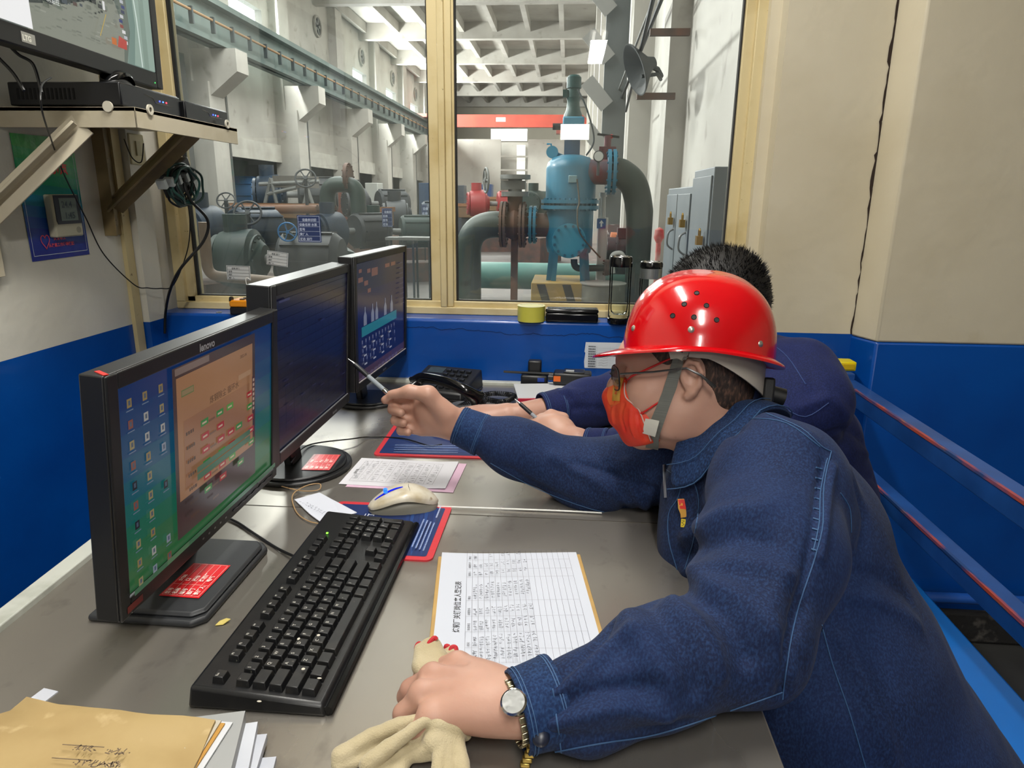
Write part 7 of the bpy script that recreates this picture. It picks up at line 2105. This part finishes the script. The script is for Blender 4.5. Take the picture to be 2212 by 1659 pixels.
# watch on the near wrist
wt = thing('wristwatch', 'round silver watch with a white dial and metal link band', 'watch', W1)
wt.parent = None
watch_parts = []
wc = W1 + dW * .016; u, v = perp(dW)
wr_ = .0315
bandm = M('watch_band', '#a89f84', .25, metal=.9)
b = MB()
for i in range(26):
    a = 2 * PI * i / 26
    c = wc + (u * math.cos(a) + v * math.sin(a)) * wr_
    r_ = (u * math.cos(a) + v * math.sin(a)); t_ = dW
    b.cbox(c, (.0065, .012, .0026), Matrix((( (r_.cross(t_)).x, t_.x, r_.x), ((r_.cross(t_)).y, t_.y, r_.y), ((r_.cross(t_)).z, t_.z, r_.z))))
bpy.data.objects.remove(wt)
watch = b.build('wristwatch', bandm, man, bevel=.0008)
cd = hit(tb1, 1102, 1500, .002) or wc
cd = wc + dW * .003 + (CAM - wc).normalized() * .028 + Vector((0, 0, .012))
nrm = (Vector((-.15, -.5, .85))).normalized()
MB().lathe([(0, -.003), (.0125, -.003), (.0132, 0), (.0132, .003), (.0115, .0045), (.0115, .004), (0, .004)], cd, nrm, 28).build('watch_case', chrome, watch, smooth=True)
MB().lathe([(0, .0042), (.0112, .0042)], cd, nrm, 28).build('watch_dial', M('dial_white', '#d8dad8', .3), watch)
b = MB()
for i in range(5):
    c = W1 + Vector((.004 - .002 * i, -.030, -.018 - .006 * i)) 
    b.cbox(c, (.010, .006, .005))
b.build('loose_links', M('band_gold', '#a08a4a', .3, metal=.9), watch, bevel=.001)

# pens
def pen(label, tip, end, tipc=black_plastic):
    t = thing('ballpoint_pen', label, 'pen', tip)
    tip, end = Vector(tip), Vector(end); d = (end - tip).normalized(); Lp = (end - tip).length
    MB().lathe([(.0004, 0), (.0012, .006), (.0028, .012), (.0036, .018)], tip, d, 14).build('pen_tip', chrome, t, smooth=True)
    MB().lathe([(.0040, .016), (.0046, .020), (.0048, .050), (.0044, .052)], tip, d, 16).build('grip', M('pen_grip', '#1c1e22', .4), t, smooth=True)
    MB().lathe([(.0043, .052), (.0043, Lp - .012), (.003, Lp - .012)], tip, d, 16).build('barrel', M('pen_barrel', '#a9b2ba', .2, trans=.3), t, smooth=True)
    MB().lathe([(.0046, Lp - .014), (.0048, Lp - .004), (.003, Lp)], tip, d, 16).build('pen_cap', chrome, t, smooth=True)
    return t
pen('grey ballpoint pen pinched in the pointing hand of the helmeted man', Q(752, 775, 1.262), Q(840, 851, YP - .006))
pen('ballpoint pen held upright in the writing hand of the bareheaded man', Q(1112, 862, 1.50), Q(1178, 920, 1.465))

# ---------------------------------------------------------------- cotton gloves
glm = M('cotton_cream', '#b9ac8c', .85, col2='#a99b78', nscale=24, bump=.5, bscale=600, sheen=.2)
glr = M('glove_red_hem', '#b3202a', .7)
g1 = Field()
zg = DZ + .008
G = lambda px, py, z: onZ(px, py, z)
UPZ = (0, 0, 1)
g1.chain([G(738, 1632, zg + .006), G(800, 1592, zg + .014), G(860, 1566, zg + .022), G(905, 1552, zg + .026)], [.010, .0085, .007, .005], .003)
g1.chain([G(735, 1650, zg + .002), G(800, 1630, zg + .002), G(880, 1590, zg + .008)], [.009, .010, .010], .003, up=UPZ, sq=.6)
g1.chain([G(793, 1652, zg + .012), G(838, 1616, zg + .020), G(890, 1578, zg + .030), G(936, 1545, zg + .036)], [.0085, .0075, .006, .004], .002)
g1.chain([G(812, 1672, zg + .004), G(860, 1632, zg + .006), G(915, 1590, zg + .012)], [.009, .009, .008], .002, up=UPZ, sq=.6)
g1.chain([G(912, 1588, zg + .012), G(948, 1566, zg + .028), G(985, 1568, zg + .026), G(1006, 1588, zg + .012)], [.008, .009, .009, .006], .004)
g1.chain([G(905, 1628, zg + .006), G(940, 1598, zg + .020), G(985, 1592, zg + .018)], [.008, .011, .009], .003, up=UPZ, sq=.7)
g1.chain([G(893, 1634, zg + .002), G(940, 1632, zg + .008), G(966, 1606, zg + .018)], [.006, .006, .005], .002)
g1.chain([G(872, 1590, zg + .016), G(868, 1625, zg + .010), G(876, 1648, zg + .004)], [.006, .006, .004], .002)
g1.chain([G(958, 1600, zg + .020), G(948, 1640, zg + .012), G(944, 1720, zg)], [.006, .0075, .009], .0015)
g1.chain([G(972, 1602, zg + .018), G(970, 1650, zg + .010), G(972, 1720, zg)], [.004, .0055, .007], .0015)
g1.chain([G(990, 1600, zg + .016), G(998, 1650, zg + .008), G(1004, 1730, zg)], [.006, .0075, .009], .0015)
g1.chain([G(900, 1612, zg + .010), G(868, 1650, zg + .002), G(845, 1720, zg)], [.007, .008, .010], .0015)
g1.plane((0, 0, DZ + .0012), (0, 0, -1), .002)
def gd(co, nr, me):
    return np.array([.0012 * noise.noise(Vector(c * 40)) + .0008 * noise.noise(Vector(c * 110)) for c in co])
go = skin_object('cotton_glove', g1, .0024, glm, None, disp=gd, smooth=1)
tag(go, "cream cotton glove crumpled on the steel under the helmeted man's resting fist", 'glove')
g2 = thing('cotton_glove', 'cream cotton glove whose red hemmed edge pokes up beyond the fist', 'glove', G(940, 1420, DZ))
g2f = Field()
g2f.chain([G(948, 1480, DZ + .030), G(912, 1440, DZ + .034), G(906, 1398, DZ + .040)], [.012, .011, .006], .006)
g2f.chain([G(960, 1480, DZ + .030), G(940, 1430, DZ + .036), G(930, 1392, DZ + .044)], [.012, .012, .009], .004, up=(1, 0, 0), sq=1.3)
g2f.chain([G(985, 1470, DZ + .026), G(968, 1430, DZ + .030), G(966, 1404, DZ + .034)], [.010, .007, .004], .003)
g2f.chain([G(1000, 1470, DZ + .026), G(982, 1430, DZ + .030), G(978, 1406, DZ + .034)], [.011, .009, .0065], .003)
glb = skin_object('glove_body', g2f, .0022, glm, g2, disp=gd, smooth=1)
for pts, r_ in (([(901, 1420, .037), (899, 1400, .0405), (905, 1390, .044), (914, 1394, .044)], .0026), ([(919, 1402, .043), (928, 1388, .050), (938, 1378, .053), (943, 1382, .051)], .0028), ([(964, 1404, .034), (964, 1396, .038), (970, 1398, .037)], .003), ([(972, 1410, .036), (976, 1399, .040), (984, 1399, .040), (985, 1410, .037)], .003)):
    MB().tube(spline([G(x, y, DZ + z) for x, y, z in pts], 5), r_, 8).build('red_hem', glr, g2, smooth=True)

# ---------------------------------------------------------------- the second man, bareheaded, writing
man2 = thing('person', 'bareheaded black haired man in darker denim writing behind the helmeted man', 'person', (.60, 1.56, 0))
F2, L2, U2 = head_frame((-.90, .0, -.42), math.radians(0))
H2 = Vector((.350, 1.60, 1.052))
b2 = Field(); NB2 = Vector((.44, 1.58, .93))
P2, R2 = head_field(b2, H2, F2, L2, U2, 1.04, NB2, (.058, .066))
Sn, En, Wn = Vector((.50, 1.40, .90)), Vector((.26, 1.34, .80)), Q(1262, 962, 1.40)
Sf, Ef, Wf = Vector((.44, 1.74, .90)), Vector((.16, 1.70, .815)), Q(1120, 895, 1.58)
b2.cone(NB2, (.52, 1.56, .75), .07, .10, .04, up=(0, 1, 0), sq=1.35); b2.cone((.52, 1.56, .75), (.60, 1.56, .50), .10, .11, .04, up=(0, 1, 0), sq=1.35)
b2.cone(NB2, Sn, .05, .05, .04); b2.cone(NB2, Sf, .05, .05, .04)
b2.chain([Sn, En, Wn], [.05, .042, .027], .02); b2.chain([Sf, Ef, Wf], [.05, .042, .028], .02)
for yy in (1.47, 1.65): b2.chain([Vector((.60, yy, .50)), Vector((.40, yy, .50)), Vector((.20, yy, .48)), Vector((.21, yy, .09)), Vector((.12, yy, .05))], [.085, .075, .055, .04, .035], .03)
# writing hand (left), curled round the pen
YH = 1.455
kn = [Q(1172, 905, YH + .035), Q(1160, 915, YH + .020), Q(1152, 928, YH + .004), Q(1158, 942, YH - .012)]
for m, r_ in zip(kn, (.014, .014, .0135, .0125)): b2.cone(Wn.lerp(m, .15), m, .026, r_, .014)
b2.ell(Q(1200, 922, YH), (.040, .026, .028), None, .02)
for m, (a, b_, c), r_ in zip(kn, (((1150, 912), (1155, 925), (1172, 930)), ((1142, 922), (1148, 936), (1165, 940)), ((1138, 936), (1146, 946), (1163, 948)), ((1146, 950), (1156, 957), (1172, 955))), (.0098, .0098, .0095, .0085)):
    b2.chain([m, Q(a[0], a[1], m.y - .004), Q(b_[0], b_[1], m.y - .012), Q(c[0], c[1], m.y - .012)], [.0125, r_, r_ * .95, r_ * .85], .004)
b2.chain([Q(1215, 905, YH + .03), Q(1190, 896, YH + .03), Q(1168, 908, YH + .02)], [.016, .012, .009], .008)
# resting hand (right) on the cream mouse
kf = [Q(1000, 890, 1.60), Q(992, 898, 1.58), Q(988, 908, 1.56), Q(992, 918, 1.545)]
for m in kf: b2.cone(Wf.lerp(m, .2), m, .024, .0125, .012)
b2.ell(Wf.lerp(kf[1], .6), (.045, .034, .018), None, .02)
for i, m in enumerate(kf):
    a = m + Vector((-.035, -.004, -.012)); c = a + Vector((-.022, -.004, -.014)); a.z = max(a.z, DZ + .018); c.z = max(c.z, DZ + .0125)
    b2.chain([m, a, c], [.011, .0095, .0082], .004)
b2.chain([Wf.lerp(kf[3], .5), Wf.lerp(kf[3], .8) + Vector((0, -.025, -.010)), kf[3] + Vector((-.015, -.022, -.014))], [.014, .0115, .0095], .008)
skin_object('body', b2, .0035, skin_m, man2, smooth=1)
j2 = Field()
j2.cone((.475, 1.575, .885), (.525, 1.56, .76), .100, .145, .06, up=up_y, sq=1.30)
j2.chain([(.525, 1.56, .76), (.575, 1.555, .62), (.605, 1.555, .42)], [.145, .150, .160], .05, up=up_y, sq=1.2)
j2.chain([NB2 + Vector((.01, 0, -.01)), Vector((.51, 1.47, .935)), Sn + Vector((.01, 0, 0))], [.070, .072, .082], .05)
j2.chain([NB2 + Vector((.01, 0, -.01)), Sf], [.072, .08], .05)
j2.chain([Sn, En, Wn.lerp(En, .5), Wn.lerp(En, .18)], [.082, .062, .052, .037], .035)
j2.chain([Sf, Ef, Wf.lerp(Ef, .62), Wf.lerp(Ef, .40)], [.082, .068, .058, .044], .035)
j2.cone(NB2 + Vector((-.05, 0, .10)), NB2, .052, .05, .012, op='s')
pre = skin_object('jacket_form', j2, .010, den2, None, smooth=2); tk0 = bvh(pre); bpy.data.objects.remove(pre)
f2 = [([(1700, 760), (1740, 800), (1760, 850)], .012, -.004), ([(1730, 880), (1790, 860), (1830, 900)], .012, .005), ([(1780, 940), (1830, 930), (1870, 960)], .010, -.005), ([(1800, 980), (1860, 975), (1890, 1010)], .010, .005),
      ([(1830, 1030), (1880, 1030), (1910, 1060)], .010, -.005), ([(1160, 870), (1200, 850), (1260, 850)], .010, .005), ([(1190, 895), (1260, 880), (1310, 890)], .010, -.005), ([(1280, 940), (1320, 960), (1370, 985)], .008, .005), ([(1260, 965), (1310, 985), (1360, 1000)], .008, -.004), ([(1220, 840), (1260, 870), (1300, 900)], .010, .004)]
jk2 = skin_object('denim_jacket', j2, .005, den2, man2, disp=fold_disp(tk0, f2, .0045, 9, 8), smooth=2)
tj2 = bvh(jk2)
dn = (Wn - En).normalized(); cuff(jk2, Wn - dn * .052, Wn - dn * .004, .041, .038, den2)
df = (Wf - Ef).normalized(); cuff(jk2, Wf - df * .118, Wf - df * .060, .048, .043, den2)
for s_ in ([(1655, 735), (1700, 770), (1740, 830)], [(1690, 880), (1740, 900), (1790, 870)], [(1165, 850), (1180, 880), (1185, 910)]): stitch('seam', tj2, s_, jk2, thread2, .0009)
rows = []
for i in range(31):
    t = math.radians(-145 + 290 * i / 30); d_ = Vector((math.cos(t), math.sin(t), 0)); bk_ = .5 + .5 * math.cos(t)
    base = NB2 + Vector((.004, 0, .008)) + Vector((d_.x * .080, d_.y * .086, -.010 + .016 * bk_)); top = base + Vector((-.012, 0, .036)); out = base + Vector((d_.x * .022, d_.y * .022, -.006))
    rows.append([base, top, top + d_ * .005, top.lerp(out, .5) + d_ * .006, out, base + d_ * .004])
vs = [p for r_ in rows for p in r_]; fs = []
for i in range(30):
    for k in range(6): fs.append((i * 6 + k, i * 6 + (k + 1) % 6, (i + 1) * 6 + (k + 1) % 6, (i + 1) * 6 + k))
fs += [tuple(range(5, -1, -1)), tuple(180 + k for k in range(6))]
MB().add(vs, fs).build('collar', den2, jk2, smooth=True, sub=1)
tf = Field()
for yy in (1.47, 1.65): tf.chain([Vector((.61, yy, .505)), Vector((.40, yy, .52)), Vector((.20, yy, .50)), Vector((.21, yy, .12))], [.105, .090, .070, .055], .03)
skin_object('trousers', tf, .012, den2, man2)
for yy in (1.47, 1.65): MB().ball((.12, yy, .045), .05, 10, (2.4, 1, .9)).build('shoe', M('shoe_black', '#15151a', .5), man2, smooth=True)
# hair: a cap with short spiky tufts
h2 = Field()
h2.ell(P2(-.012, 0, .050), [q * 1.04 for q in (.110, .085, .091)], R2, .01)
h2.ell(P2(-.050, 0, .005), [q * 1.04 for q in (.068, .071, .070)], R2, .03)
h2.plane(P2(.078, 0, .03), F2 - U2 * .5, .006)
h2.plane(P2(0, 0, -.055), -U2, .006)
for sgn in (1, -1): h2.ell(P2(.004, sgn * .090, -.004), (.036, .022, .040), R2, .006, 's')
hr2 = skin_object('short_hair', h2, .004, hair_m, man2, smooth=1)
rnd = random.Random(17); me = hr2.data; tf_ = MB()
polys = list(me.polygons); 
for k in range(5200):
    p = polys[rnd.randrange(len(polys))]; n = Vector(p.normal); c = Vector(p.center)
    if (c - H2).dot(U2) < -.01 * 1 and rnd.random() < .6: continue
    d = (n + (-F2 * .0 + U2 * .30 + F2 * .35) * rnd.uniform(.2, 1) + Vector((rnd.uniform(-.3, .3), rnd.uniform(-.3, .3), rnd.uniform(-.1, .3)))).normalized()
    ln = rnd.uniform(.008, .017) if (c - H2).dot(U2) > .03 else rnd.uniform(.004, .008)
    u, v = perp(d); w = .0011
    b0 = c - n * .001
    tf_.add([b0 + u * w, b0 - u * w * .5 + v * w * .8, b0 - u * w * .5 - v * w * .8, b0 + d * ln], [(0, 1, 3), (1, 2, 3), (2, 0, 3)])
tfo = tf_.build('hair_tufts', hair_m, hr2); tfo['kind'] = 'stuff'
